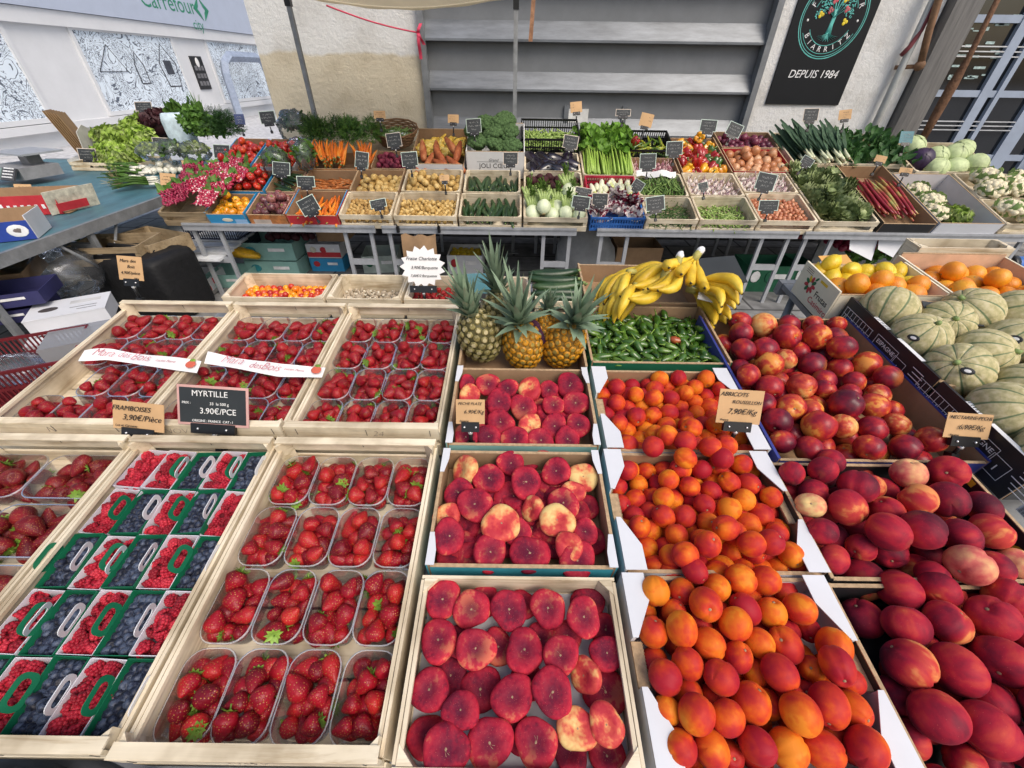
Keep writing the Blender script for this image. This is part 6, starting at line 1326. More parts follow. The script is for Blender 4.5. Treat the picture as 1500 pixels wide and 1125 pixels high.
# sloping boards that prop the back crates
for k, (x0, x1) in enumerate([(-2.1, .60), (.64, 2.46), (2.50, 4.4)]):
    b = MB(); b.box(((x0+x1)/2, .80, -.150), (x1-x0, 1.50, .012), OLDWOOD, BP); b.box(((x0+x1)/2, 1.50, -.30), (x1-x0, .02, .30), OLDWOOD, BP); solo('prop_board', b, ['sloping wooden board propping the potato crates', 'sloping wooden board propping the fennel and bean crates', 'sloping wooden board propping the artichoke crates'][k], 'board')
H_ = .125
def bcrate(x0, x1, s0, s1, label, **k): return wood_crate(BP, x0, x1, s0, s1, label, 'vegetable crates at the back', h=k.pop('h', H_), raised=False, **k)
def btray(x0, x1, s0, s1, label, **k): return tray(BP, x0, x1, s0, s1, label, 'vegetable trays at the back', k.pop('h', H_), drop=k.pop('drop', .02), **k)
def fillb(kind, meshes, n, r, x0, x1, s0, s1, floor, lab, catn, seed, tilt=3.14, PM=BP, sc=(.9, 1.12), alt=None, pa=0, altlab=None, orient=None, drop=.2, grp=None):
    P, rad = heap(n, r, (x0+.012, x1-.012, s0+.012, s1-.012), floor, seed, .1, drop=drop); spread(kind, meshes, P, PM, lab, catn, grp or lab.split(' in ')[0]+'s', random.Random(seed), alt, pa, tilt, sc, altlab, orient)
FL = -H_+.006
along = lambda rg: E(rg.uniform(-.25, .25), rg.uniform(0, 6.28), rg.uniform(-.35, .35)) if False else E(rg.uniform(-.22, .30), 0, rg.uniform(-.4, .4)) @ E(0, rg.uniform(0, 6.28), 0)
cross = lambda rg: E(0, rg.uniform(-.25, .25), R(90)+rg.uniform(-.5, .5)) @ E(0, rg.uniform(0, 6.28), 0)
anyflat = lambda rg: E(rg.uniform(-.3, .3), rg.uniform(-.3, .3), rg.uniform(0, 6.28))
# -- potatoes
bcrate(-1.43, -1.0, .0, .34, 'wooden crate of tiny potatoes left of the larger potato crate'); fillb('small_potato', POSM, 95, .0185, -1.43, -1.0, 0, .34, FL+.03, 'tiny brown potato in the front left potato crate', 'potato', 101)
btray(-1.42, -1.0, .36, .72, 'brown cardboard tray of large yellow potatoes', out=CBIN, inn=CBIN); fillb('potato', PO, 36, .033, -1.42, -1.0, .36, .72, FL+.02, 'large yellow potato in the brown cardboard tray', 'potato', 102)
btray(-1.32, -.99, .74, 1.06, 'cardboard tray of purple-red potatoes', out=CBIN, inn=CBIN); fillb('red_potato', POR, 44, .030, -1.32, -.99, .74, 1.06, FL+.03, 'purple red potato in the cardboard tray', 'potato', 103)
bcrate(-.985, -.47, .0, .34, 'wooden crate of small yellow potatoes in the front row'); fillb('small_potato', POY, 120, .0215, -.985, -.47, 0, .34, FL+.03, 'small yellow potato in the front row crate', 'potato', 104)
bcrate(-.98, -.47, .36, .72, 'wooden crate of yellow potatoes in the second row'); fillb('potato', PO, 56, .033, -.98, -.47, .36, .72, FL+.03, 'yellow potato in the second row wooden crate', 'potato', 105)
btray(-.98, -.47, .74, 1.42, 'tall brown crate of sweet potatoes and yellow squash', out=WHT, inn=CBIN, drop=-.06, h=.15)
fillb('yellow_squash', [SQU], 30, .040, -.98, -.47, 1.02, 1.41, -.08, 'crook-necked yellow squash behind the sweet potatoes', 'squash', 106, orient=anyflat)
rg = random.Random(9)
for k, (x, s_, z, yaw, m) in enumerate([(-.86, .95, .05, 8, 0), (-.70, .88, .04, 35, 1), (-.60, 1.0, .07, 40, 2), (-.53, .92, .06, -12, 0), (-.80, .82, .0, -20, 1), (-.66, .78, .0, 75, 2), (-.92, .80, .0, 15, 0), (-.55, .80, .0, 60, 1), (-.74, 1.0, .03, 10, 2)]):
    pool('sweet_potato', 'sweet_potato', SWP[m], BP @ T(x, s_, z) @ E(R(25), 0, R(yaw)), 'orange-brown sweet potato in the tall brown crate', 'sweet potato', 'sweet potatoes')
# -- courgettes and broccoli
gcr = bcrate(-.455, .06, .0, .34, 'wooden crate of courgettes with a dark green printed front'); bcrate(-.445, .05, .36, .72, 'wooden crate of courgettes below the broccoli box')
gl = MB(); gl.box((-.20, -.004, -.055), (.46, .004, .10), plain('sunny_green_print', (.008, .11, .05), .5), BP); gpl = part('printed_panel', gl, gcr, gcr.matrix_local.inverted()); q = MB()
mesh_into(q, text('cultivé pour le soleil', .026, WHTINK), BP @ T(-.20, -.0075, -.043) @ E(R(90)), WHTINK); mesh_into(q, text('de Provence', .026, WHTINK), BP @ T(-.20, -.0075, -.076) @ E(R(90)), WHTINK)
for sx in (-.385, -.02): q.prism([(sx-.02, -.09), (sx+.02, -.09), (sx+.013, -.03), (sx-.013, -.03)], .0075, .0085, WHTINK, BP @ Matrix(((1, 0, 0, 0), (0, 0, -1, 0), (0, 1, 0, 0), (0, 0, 0, 1))))
part('lettering', q, gpl)
fillb('courgette', CUC, 26, .030, -.45, .05, .05, .30, FL+.02, 'dark green courgette in the front row crate', 'courgette', 107, orient=along); fillb('courgette', CUC, 24, .030, -.44, .05, .42, .66, FL+.03, 'dark green courgette in the second row crate', 'courgette', 108, orient=along)
bx = tray(BP, -.445, .085, .80, 1.36, 'white foam box of broccoli', None, .24, plain('foam_white', (.74, .74, .74), .7, .04, 20), plain('foam_white2', (.70, .70, .70), .7, .04, 20), None, drop=-.005, top=MATS['foam_white'], name='foam_box', dz=.12)
t = MB(); mesh_into(t, text('JOLI CŒUR', .060, INK), T(0, -.0006, -.125) @ E(R(90)), INK); mesh_into(t, text('Grand', .035, INK, shear=.4), T(-.02, -.0006, -.072) @ E(R(90)), INK); t.box((-.0, -.0003, -.088), (.34, .0006, .003), INK); part('lettering', t, bx)
for k, (x, s_, z) in enumerate([(-.34, .93, .13), (-.20, .98, .17), (-.06, 1.0, .17), (-.27, 1.15, .19), (-.10, 1.20, .20), (-.19, .92, .12), (-.04, .91, .11), (-.38, 1.15, .14), (-.15, 1.1, .21)]):
    pool('broccoli', 'broccoli', BRO, BP @ T(x, s_, z) @ E(R(-10)+rg.uniform(-.3, .3), rg.uniform(-.3, .3), k) @ SC(1.12), 'green broccoli head in the white foam box', 'broccoli', 'broccoli heads')
# -- fennel, beet leaves, aubergines, flat beans
bcrate(.075, .60, .0, .34, 'wooden crate of white fennel bulbs'); bcrate(.08, .60, .36, .70, 'wooden crate of dark red beetroot behind the fennel'); bcrate(.085, .60, .72, 1.05, 'wooden crate of black aubergines')
fillb('fennel', [FEN], 13, .058, .08, .60, .02, .33, FL+.04, 'white fennel bulb with green fronds in the wooden crate', 'fennel', 109, orient=lambda r_: E(r_.uniform(.1, .7), r_.uniform(-.4, .4), r_.uniform(-.7, .7)), sc=(1.25, 1.45))
BEETM = plain('beetroot_skin', (.05, .012, .016), .7, .5, 14, .3, .5, 60); BEET = blob(BEETM, .036, .036, .034, 16, 12, .2, 25, 4, 'beetroot')
fillb('beetroot', [BEET], 40, .036, .08, .60, .36, .70, FL+.03, 'dark red beetroot behind the fennel', 'beetroot', 110)
fillb('aubergine', [AUB], 12, .055, .09, .60, .73, 1.04, FL+.03, 'black glossy aubergine in the wooden crate', 'aubergine', 111, orient=anyflat, sc=(1.15, 1.3))
plastic_crate(BP @ T(.335, 1.10, .10), .56, .42, .16, BPLAS, 'black plastic crate of flat beans behind the aubergines')
fillb('flat_bean', BEANL, 110, .022, .07, .60, 1.11, 1.50, -.03, 'pale green flat bean in the black plastic crate', 'bean', 112, orient=anyflat, sc=(1.1, 1.5))
# -- celery, endives, radicchio
bcrate(.615, 1.10, .66, 1.52, 'tall wooden crate of green celery', h=.15); ce = BP @ T(.857, .70, -.10); rg2 = random.Random(12)
CELS = plain('celery_stalk', (.28, .42, .07), .4, .3, 20, .4, .1, 40, stretch=(1, .2, 1))
for k in range(6):
    mb = MB(); lf = MB()
    for i in range(12):
        x = (k-2.5)*.075+rg2.uniform(-.03, .03); z = rg2.uniform(.02, .11); x2 = x*1.05+rg2.uniform(-.03, .03); p = [(x, 0, z), (x+(x2-x)*.4, .16, z+.03), (x2, .34, z+.05), (x2+rg2.uniform(-.04, .04), .50, z+.06)]; mb.tube(p, [.012, .010, .006, .003], CELS, 6)
        for q_ in range(5): e = Vector(p[3 if q_ % 3 else 2]); leaf(lf, LCEL, rg2.uniform(.05, .09), .05, T(*(e+Vector((rg2.uniform(-.05, .05), rg2.uniform(-.04, .2), rg2.uniform(-.0, .05))))) @ E(rg2.uniform(.0, 1.0), rg2.uniform(-.6, .6), rg2.uniform(-1.6, 1.6)), .35, .2, 2, 4, rg2)
    r = thing('celery', 'bunch of bright green celery stalks with leaves in the tall crate', 'celery', ce, 'celery bunches'); part('stalks', mb, r); part('leaves', lf, r)
plastic_crate(BP @ T(.845, .33, .01), .44, .30, .12, CRIMP, 'crimson plastic tray of white endives', name='plastic_tray'); fillb('endive', [END[0], END[1]], 20, .034, .64, 1.05, .34, .62, FL+.06, 'white endive with yellow tip in the crimson tray', 'endive', 113, orient=along)
plastic_crate(BP @ T(.845, .01, .0), .44, .29, .12, BLUP, 'blue plastic tray of red and white radicchio', name='plastic_tray'); fillb('radicchio', [RADI], 11, .055, .63, 1.06, .02, .29, FL+.04, 'red and white radicchio in the blue tray', 'radicchio', 114, orient=lambda r_: E(r_.uniform(-.1, .4), r_.uniform(-.3, .3), R(180)*r_.randint(0, 1)+r_.uniform(-.5, .5)), sc=(1.0, 1.2))
# -- beans, garlic, peppers, onions
scr = bcrate(1.075, 1.50, .0, .32, 'wooden crate of fine green beans with a black front reading SAXO'); sx_ = MB(); sx_.box((1.285, -.004, -.075), (.40, .004, .075), BLK, BP); spn = part('printed_panel', sx_, scr, scr.matrix_local.inverted()); t = MB(); mesh_into(t, text('SAXO', .062, WHTINK, shear=.25), BP @ T(1.27, -.0075, -.074) @ E(R(90)), WHTINK); t.ball(10, 6, lambda a, q: sph(a, q, .028, .002, .026), plain('print_grey', (.12, .14, .12), .6), BP @ T(1.42, -.007, -.074)); part('lettering', t, spn)
fillb('fine_bean', BEAND, 120, .016, 1.08, 1.49, .01, .31, -.09, 'thin dark green bean in the SAXO crate' if False else 'thin dark green bean in the black-fronted crate', 'bean', 115, orient=anyflat, sc=(1, 1.4), drop=.12)
bcrate(1.51, 1.985, .0, .34, 'pale wooden crate of light green beans'); fillb('green_bean', BEANL, 100, .018, 1.52, 1.97, .01, .33, -.10, 'light green bean in the pale wooden crate', 'bean', 116, orient=anyflat, sc=(.9, 1.2), drop=.12)
bcrate(1.07, 1.50, .34, .70, 'wooden crate of green beans heaped high in the second row'); fillb('green_bean', BEAN, 150, .019, 1.08, 1.49, .35, .69, -.06, 'medium green bean heaped in the second row crate', 'bean', 117, orient=lambda r_: E(r_.uniform(-.2, .3), 0, r_.uniform(-.8, .8)), sc=(1.1, 1.4))
pb = MB(); pb.sheet(8, 2, lambda u, v: BP @ Vector((1.10+.36*u, .66+.05*v, -.01+.012*math.sin(u*12)+.03*v)), PAPERW); solo('wrapping_paper', pb, 'white wrapping paper at the back of the second row green beans', 'paper')
btray(1.08, 1.50, .72, 1.0, 'cardboard tray of pink garlic', out=CBIN, inn=CBIN); fillb('pink_garlic', [GARPK], 30, .026, 1.09, 1.49, .73, .99, FL+.04, 'pink garlic bulb in the cardboard tray', 'garlic', 118, orient=anyflat)
plastic_crate(BP @ T(1.30, 1.02, .05), .42, .40, .15, BPLAS, 'black plastic crate of long peppers right of the celery'); fillb('long_pepper', CHI, 26, .036, 1.10, 1.50, 1.04, 1.40, -.06, 'long green and yellow pepper in the black crate', 'pepper', 119, orient=anyflat)
pool('red_pepper', 'red_pepper', BPR, BP @ T(1.13, 1.10, .09) @ E(.6, .2, 1), 'orange-red pepper at the left of the long peppers', 'pepper', 'single red pepper')
bcrate(1.515, 1.985, .36, .72, 'wooden crate of white garlic in the second row'); fillb('garlic', [GAR], 46, .027, 1.52, 1.98, .37, .71, FL+.04, 'white garlic bulb in the second row crate', 'garlic', 120, orient=anyflat)
btray(1.53, 1.99, .74, 1.40, 'cardboard tray piled with red, yellow and green bell peppers', out=CBIN, inn=CBIN)
P, rad = heap(30, .052, (1.54, 1.98, .76, 1.39), -.10, 121, .06, drop=.3); rb_ = random.Random(4)
for p in P:
    nm, me, lab = rb_.choice([('red', BPR, 'glossy red bell pepper in the cardboard tray'), ('red', BPR, 'glossy red bell pepper in the cardboard tray'), ('yellow', BPY, 'yellow-orange bell pepper in the cardboard tray'), ('yellow', BPY, 'yellow-orange bell pepper in the cardboard tray'), ('green', BPG, 'green and orange bell pepper in the cardboard tray')]); pool('bell_pepper', 'bell_pepper', me, BP @ T(*p) @ rrot(rb_, 1.2) @ SC(1.32), lab, 'pepper', nm+' bell peppers')
bcrate(1.995, 2.47, .0, .40, 'wooden crate of copper shallots in the front row'); fillb('shallot', [SHA], 110, .0205, 2.0, 2.46, .01, .39, FL+.05, 'copper-skinned shallot in the front row crate', 'shallot', 122)
bcrate(1.995, 2.47, .42, .74, 'wooden crate of pale violet garlic behind the shallots'); fillb('violet_garlic', [GAR], 48, .026, 2.0, 2.46, .43, .73, FL+.05, 'pale violet garlic bulb behind the shallots', 'garlic', 123, orient=anyflat)
btray(2.01, 2.56, .76, 1.18, 'red cardboard tray of yellow onions', out=REDB, inn=REDB, drop=.0); fillb('onion', [ONI], 30, .045, 2.02, 2.55, .77, 1.17, FL+.04, 'yellow-brown onion in the red cardboard tray', 'onion', 124, sc=(1.1, 1.3))
btray(2.02, 2.58, 1.20, 1.52, 'cardboard tray of red onions behind the yellow onions', out=CBIN, inn=CBIN, drop=.0); fillb('red_onion', [ONR], 34, .036, 2.03, 2.57, 1.21, 1.51, FL+.05, 'purple red onion behind the yellow onions', 'onion', 125)
# -- artichokes, leeks, chard, rhubarb
bcrate(2.485, 2.97, .0, .90, 'deep wooden crate of artichokes'); fillb('artichoke', [ART], 26, .060, 2.50, 2.96, .10, .89, FL+.03, 'green artichoke in the deep wooden crate', 'artichoke', 126, orient=lambda r_: E(r_.uniform(-.9, .9), r_.uniform(-.9, .9), r_.uniform(0, 6)), sc=(1.15, 1.4))
bcrate(2.62, 3.20, .92, 1.52, 'wooden crate of dark green leeks'); 
for k in range(22): pool('leek', 'leek', LEEK, BP @ T(2.68+.022*k, 1.18+rg.uniform(-.03, .03), -.04+.05*(k % 3)) @ E(R(3), 0, R(rg.uniform(-4, 12))), 'dark green leek with white root in the wooden crate', 'leek', 'leeks')
bcrate(3.13, 3.72, .92, 1.52, 'wooden crate of dark green spinach at the back right'); sp = random.Random(21)
for k in range(10):
    mb = MB(); 
    for i in range(26): leaf(mb, LG3, sp.uniform(.07, .12), .055, T(sp.uniform(-.12, .12), sp.uniform(-.14, .10), sp.uniform(-.02, .06)) @ E(sp.uniform(-.2, .9), sp.uniform(-.6, .6), sp.uniform(-2, 2)), .3, .3, 3, 4, sp)
    solo('spinach', mb, 'bunch of dark green spinach leaves in the back right crate', 'spinach', BP @ T(3.28+.30*(k % 2)+sp.uniform(-.03, .03), 1.02+.095*(k//2), -.03+.02*(k % 2)), 'spinach bunches')
btray(3.0, 3.44, .0, .90, 'black-fronted tray of rhubarb stalks', out=BLK, inn=CBIN)
for k in range(34): pool('rhubarb', 'rhubarb_stalk', RHU[k % 3], BP @ T(3.05+.010*k+rg.uniform(-.01, .01), .42+rg.uniform(-.06, .06), -.06+.022*(k % 4)) @ E(R(rg.uniform(-3, 5)), rg.uniform(0, 6), R(rg.uniform(-5, 7))), 'red and green rhubarb stalk in the black-fronted tray', 'rhubarb', 'rhubarb stalks')
# -- cabbages and cauliflowers
btray(3.46, 3.98, .0, .76, 'white cardboard box with a few cauliflowers', out=WHT, inn=WHTIN, drop=.0, h=.16)
for x, s_, z in ((3.56, .50, -.03), (3.60, .34, -.03), (3.57, .20, -.05)): pool('cauliflower', 'cauliflower', CAU, BP @ T(x, s_, z) @ E(-.2, rg.uniform(-.3, .3), x*9), 'cream cauliflower in the white cardboard box', 'cauliflower', 'cauliflowers in the white box')
solo('lettuce', LET, 'small green lettuce in the white cardboard box', 'lettuce', BP @ T(3.76, .20, -.08) @ SC(.8))
bcrate(3.70, 4.46, .80, 1.36, 'wooden crate of pale cabbages before the glazed doors', h=.14)
for k, (x, s_, z, m) in enumerate([(3.86, 1.20, .03, 0), (3.84, 1.0, .01, 1), (4.02, 1.06, .0, 0), (3.95, .90, -.02, 0), (4.20, 1.08, .02, 0), (4.32, .94, .0, 0), (4.12, .90, -.02, 0), (4.35, 1.2, .0, 0)]):
    pool('cabbage', 'cabbage', CABRD if m else CAB, BP @ T(x, s_, z) @ rrot(rg, .6) @ SC(1.15), 'dark red cabbage among the pale cabbages' if m else 'round pale green cabbage in the wooden crate', 'cabbage', 'red cabbage' if m else 'pale cabbages')
bcrate(4.00, 4.60, .0, .36, 'wooden crate of cauliflowers at the right end of the front row'); bcrate(4.02, 4.66, .38, .78, 'wooden crate of large cauliflowers at the right end')
for k, (x, s_, z) in enumerate([(4.18, .62, .04), (4.14, .46, .02), (4.34, .50, .03), (4.50, .62, .02), (4.14, .20, .0), (4.32, .18, -.02), (4.48, .22, .0), (4.5, .45, .02)]): pool('cauliflower', 'cauliflower', CAU, BP @ T(x, s_, z) @ E(-.25, rg.uniform(-.3, .3), k*1.7) @ SC(1.15), 'cream cauliflower with green leaves in the right end crates', 'cauliflower', 'cauliflowers in the right end crates')
# -- carrots and tomatoes (left part)
btray(-1.86, -1.44, .0, .36, 'fruit tray of loose carrots with a blue edge in the front row', out=REDB, inn=CBIN, top=SKYB); fillb('carrot', CAR, 44, .026, -1.85, -1.45, .03, .33, -.10, 'clean orange carrot in the front row tray', 'carrot', 127, orient=along, sc=(1.0, 1.2))
btray(-1.86, -1.42, .38, .70, 'cardboard tray of sandy carrots in the second row', out=CBIN, inn=CBIN); fillb('carrot', CARS, 34, .026, -1.85, -1.43, .40, .68, -.10, 'sandy brownish carrot in the second row tray', 'carrot', 128, orient=cross)
btray(-1.98, -1.34, .72, 1.02, 'cardboard tray under the bunched carrots', out=ORGB, inn=CBIN)
cr_ = random.Random(6)
for k in range(6):
    x = -1.90+.105*k; r = thing('carrot_bunch', 'bunch of orange carrots with ferny green tops', 'carrots', BP @ T(x, .98, .03) @ E(R(6), 0, R(cr_.uniform(-22, 22)-8+3*k)), 'carrot bunches')
    for i in range(14): link('carrot', CAR[i % 3], T(cr_.uniform(-.055, .055), -.09+cr_.uniform(-.03, .02), cr_.uniform(-.03, .07)) @ E(R(20)+cr_.uniform(-.2, .25), 0, cr_.uniform(-.3, .3)) @ SC(1.25, 1.1, 1.25), r)
    g = MB(); ferny(g, [LG2, LG2, LG3], 420, (.11, .15, .14), k, .045); gm = g.mesh('greens'); link('greens', gm, T(0, .15, .06), r)
tray(BP, -2.52, -2.20, .0, .30, 'bright blue cardboard tray of yellow tomatoes', 'tomato trays', H_, SKYB, CBIN, None, drop=.02, top=SKYB); fillb('tomato', TY, 13, .040, -2.51, -2.21, .02, .29, FL+.04, 'ribbed yellow tomato in the bright blue tray', 'tomato', 129, tilt=.7)
tb = [o for o in COL.objects if o.get('label') == 'bright blue cardboard tray of yellow tomatoes'][0]; q = MB(); q.ball(16, 6, lambda a, p: sph(a, p, .045, .001, .016), CREAM, T(0, -.001, -.06)); q.box((.11, -.0008, -.085), (.10, .001, .06), SKYINK); part('printed_badge', q, tb)
tray(BP, -2.18, -1.87, .0, .30, 'brown printed cardboard tray of purple tomatoes', 'tomato trays', H_, ORGB, CBIN, None, drop=.02, top=PINKB); fillb('tomato', TP, 15, .041, -2.17, -1.88, .02, .29, FL+.05, 'dark purple ribbed tomato in the brown printed tray', 'tomato', 130, tilt=.7)
tb = [o for o in COL.objects if o.get('label') == 'brown printed cardboard tray of purple tomatoes'][0]; q = MB(); q.box((-.05, -.0008, -.08), (.14, .001, .055), plain('print_panel', (.5, .42, .36), .7)); part('printed_badge', q, tb)
tray(BP, -2.52, -2.16, .34, .68, 'blue-edged cardboard tray of large red ribbed tomatoes', 'tomato trays', H_, SKYB, CBIN, None, drop=.02, top=SKYB); fillb('tomato', TR, 22, .043, -2.50, -2.18, .35, .67, FL+.07, 'large red ribbed tomato in the blue-edged tray', 'tomato', 131, tilt=.7)
tray(BP, -2.14, -1.88, .34, .68, 'cardboard tray of green vegetables in clear bags', 'tomato trays', H_, PINKB, CBIN, None, drop=.02); 
for k in range(9): pool('cucumber', 'cucumber', CUC[k % 3], BP @ T(-2.02+rg.uniform(-.07, .07), .40+.03*k, -.03) @ E(0, 0, R(70)+rg.uniform(-.3, .3)) @ SC(.8), 'small green cucumber in the tray beside the red tomatoes', 'cucumber', 'cucumbers beside the tomatoes')
tray(BP, -2.74, -2.42, .70, 1.24, 'cardboard tray of long red tomatoes', 'tomato trays', H_, SKYB, CBIN, None, drop=.0, top=SKYB); fillb('tomato', [TL], 34, .040, -2.73, -2.43, .71, 1.23, FL+.05, 'long red tomato in the left tray', 'tomato', 132)
tray(BP, -2.40, -2.02, .72, 1.24, 'white-sided cardboard tray of round red tomatoes', 'tomato trays', H_, WHT, CBIN, None, drop=.0, top=WHT); fillb('tomato', [TR[0], TR[1]], 34, .042, -2.39, -2.03, .73, 1.23, FL+.05, 'round red tomato in the white-sided tray', 'tomato', 133, tilt=1.4)
# clear bags of greens
def bag(px, py, Y, size, label, fillm=None, seed=0, yaw=0):
    p = at(px, py, Y); r = thing('plastic_bag', label, 'bag', T(*p) @ E(0, 0, yaw), 'clear bags of greens'); b = MB()
    b.ball(26, 18, lambda t, f: (lambda q: Vector((q.x*size[0], q.y*size[1], q.z*size[2]))*(1+.18*nz(q, 3.3, seed)+.12*nz(q, 8, seed+4)))(sph(t, f, 1)), BAG); part('film', b, r)
    if fillm is not None: g = MB(); cloud(g, fillm, 160, [s_*.82 for s_ in size], seed, .04, .06); part('leaves', g, r)
bag(434, 187, 4.72, (.17, .14, .15), 'clear bag of dark greens between tomatoes and the tent post', LG3, 1); bag(405, 238, 4.05, (.12, .10, .12), 'clear bag leaning behind the red tomatoes', LG2, 2); bag(446, 228, 4.05, (.08, .10, .12), 'crumpled clear bag left of the bunched carrots', LG2, 3); bag(440, 210, 4.35, (.12, .08, .05), 'flat crumpled bag behind the round tomatoes', None, 4)
# woven basket of beans
bk = thing('wicker_basket', 'round woven basket of thin green beans behind the red potatoes', 'basket', BP @ T(-1.19, 1.32, .05)); WICK = plain('wicker', (.20, .11, .055), .7, .5, 60, .3, .5, 90)
b = MB(); 
for k in range(9): z = -.10+.016*k; rr = .15+.010*k; b.tube([(rr*math.cos(a*.2618)*(1+.02*(-1)**(a+k)), rr*.86*math.sin(a*.2618)*(1+.02*(-1)**(a+k)), z) for a in range(25)], .009, WICK, 5)
b.ball(20, 6, lambda t, p: sph(t, p, .16, .14, .012)+Vector((0, 0, -.095)), WICK); part('weave', b, bk)
lin = MB(); lin.ball(20, 6, lambda t, p: sph(t, p, .15, .13, .05)*(1+.1*nz(sph(t, p, 1), 5))+Vector((0, 0, -.06)), plain('lining_paper', (.6, .62, .62), .6)); part('lining', lin, bk)
P, rad = heap(60, .018, (-.13, .13, -.11, .11), -.05, 140, .1, drop=.1); spread('basket_bean', BEAN, P, BP @ T(-1.19, 1.32, .06), 'thin green bean in the woven basket', 'bean', 'beans in the basket', random.Random(3), orient=anyflat, sc=(.9, 1.2))
# -- radishes and roots at the left
bcrate(-2.90, -2.50, .0, .36, 'weathered wooden crate under the radish bunches', old=True)
def radish_bunch(M, me, lab, k, grp):
    r = thing('radish_bunch', lab, 'radishes', M, grp); g = random.Random(k); P, rad = heap(58, .0108, (-.085, .085, -.075, .075), -.03, 200+k, .1, drop=.08, iters=90)
    for p in P: link('radish', me, T(*p) @ E(g.uniform(-.2, .9), g.uniform(-.6, .6), R(180)+g.uniform(-.8, .8)) @ SC(g.uniform(.85, 1.05)), r)
    l = MB(); 
    for i in range(9): leaf(l, LG2 if i % 3 else LGF, g.uniform(.06, .10), .04, T(g.uniform(-.06, .06), .06, g.uniform(-.06, -.02)) @ E(g.uniform(-.5, .1), g.uniform(-.7, .7), g.uniform(-.9, .9)), .3, .3, 2, 5, g)
    part('leaves', l, r)
k = 0
for px, py, yaw in ((338, 238, -10), (318, 246, 12), (345, 252, -25), (302, 258, 20), (326, 262, -8), (312, 276, 15), (300, 288, -15), (290, 268, 30)):
    x, s_, t = onp(px, py, BP, .10); radish_bunch(BP @ T(x, s_, .10) @ E(R(20), 0, R(yaw)), RDS, 'bunch of pink and white radishes at the left end of the crates', k, 'pink radish bunches'); k += 1
for px, py, yaw in ((282, 247, 20), (268, 262, -20), (258, 276, 10), (250, 285, 35)):
    x, s_, t = onp(px, py, BP, .10); radish_bunch(BP @ T(x, s_, .10) @ E(R(20), 0, R(yaw)), RDD, 'bunch of dark red radishes left of the pink radishes', k, 'dark radish bunches'); k += 1
# ================================================================ LEFT TABLE
CLOTH = plain('blue_green_cloth', (.060, .155, .19), .45, .35, 7, .5, .1, 60, stretch=(1, .3, 1))
lt = level_table(-5.9, -3.20, 1.6, 5.75, .745, 'long table with a blue-green plastic top at the left', CLOTH, 'stall tables', legpairs=((1.05, 1.32), (-1.3, -1.0)))
rl = MB(); rl.box((-3.195, 3.675, .722), (.030, 4.15, .075), GALV); tag(link('side_rail', rl.mesh('side_rail'), T(4.55, -1.6, 0), lt))
for y, y2 in ((3.12, 2.86), (3.12, 3.38), (2.30, 2.1)): part('brace', MB().tube([(-3.21, y, .36 if y > 3 else .40), (-3.21, y2, .68)], .013, GALV, 4), lt, T(4.55, -1.6, 0))
part('leg', MB().box((-3.21, 3.12, .35), (.036, .036, .70), GALV), lt, T(4.55, -1.6, 0)); part('leg', MB().box((-3.21, 2.28, .35), (.036, .036, .70), GALV), lt, T(4.55, -1.6, 0))
part('crossbar', MB().box((-3.6, 3.12, .58), (.75, .03, .06), GALV), lt, T(4.55, -1.6, 0)); part('crossbar', MB().box((-3.6, 2.28, .50), (.75, .03, .06), GALV), lt, T(4.55, -1.6, 0))
def on_table(px, py, z=.75): return atz(px, py, z)
# salad corner
p = on_table(150, 250); cr = wood_crate(T(0, 0, .83), -4.95, -4.15, 5.05, 5.55, 'flat wooden crate under the lettuces on the blue-green table', None, h=.08, raised=False)
lk = random.Random(31)
for px, py, Y, me, lab, s_ in [(205, 193, 6.0, LET, 0, 1.35), (215, 184, 6.1, LET, 0, 1.2), (190, 203, 5.8, LET, 0, 1.3), (165, 205, 5.7, LET, 0, 1.25), (180, 210, 5.6, LET, 0, 1.25), (208, 207, 5.6, LET, 0, 1.2), (160, 232, 5.25, LET, 1, 1.15), (180, 236, 5.2, LET, 1, 1.15), (172, 225, 5.3, LET, 1, 1.1), (200, 231, 5.25, LET, 1, 1.0), (232, 180, 6.0, LETR, 2, 1.3), (236, 190, 5.9, LETR, 2, 1.1)]:
    solo('red_lettuce' if lab == 2 else 'lettuce', me, ['curly green lettuce heaped at the back of the left table', 'pale curly lettuce at the front of the salad crate', 'dark red curly lettuce at the top of the salad heap'][lab], 'lettuce', T(*at(px, py, Y)) @ E(R(25)+lk.uniform(-.3, .3), lk.uniform(-.4, .4), lk.uniform(0, 6)) @ SC(s_), ['green lettuces', 'pale lettuces', 'red lettuces'][lab])
g = MB(); 
for i in range(40): leaf(g, LG2, lk.uniform(.12, .22), .10, T(lk.uniform(-.16, .16), lk.uniform(-.1, .1), lk.uniform(-.04, .04)) @ E(lk.uniform(0, 1.2), lk.uniform(-.6, .6), lk.uniform(-2.5, 2.5)), .25, .3, 3, 5, lk)
solo('chard', g, 'broad green chard leaves behind the white plastic bag', 'chard', T(*at(270, 172, 6.0)))
g = MB(); tuft(g, LG2, 40, .36, .12, 3, .008, (0, 0, 0), (-.1, 0, 1), .2); solo('chives', g, 'upright bunch of thin chives behind the dill', 'chives', T(*at(301, 186, 5.9)))
for k, (px, py) in enumerate(((300, 192), (322, 186), (310, 198), (333, 196), (290, 185))):
    g = MB(); (ferny(g, [LG3], 420, (.20, .16, .19), k+40, .055) if k % 2 else cloud(g, LG2, 330, (.19, .15, .18), k+40, .035, .045)); solo('dill', g, 'feathery dark green dill bunch behind the long tomatoes' if k % 2 else 'bright green herb bunch behind the long tomatoes', 'herbs', T(*at(px, py, 5.35)), ('dark' if k % 2 else 'bright')+' herb bunches')
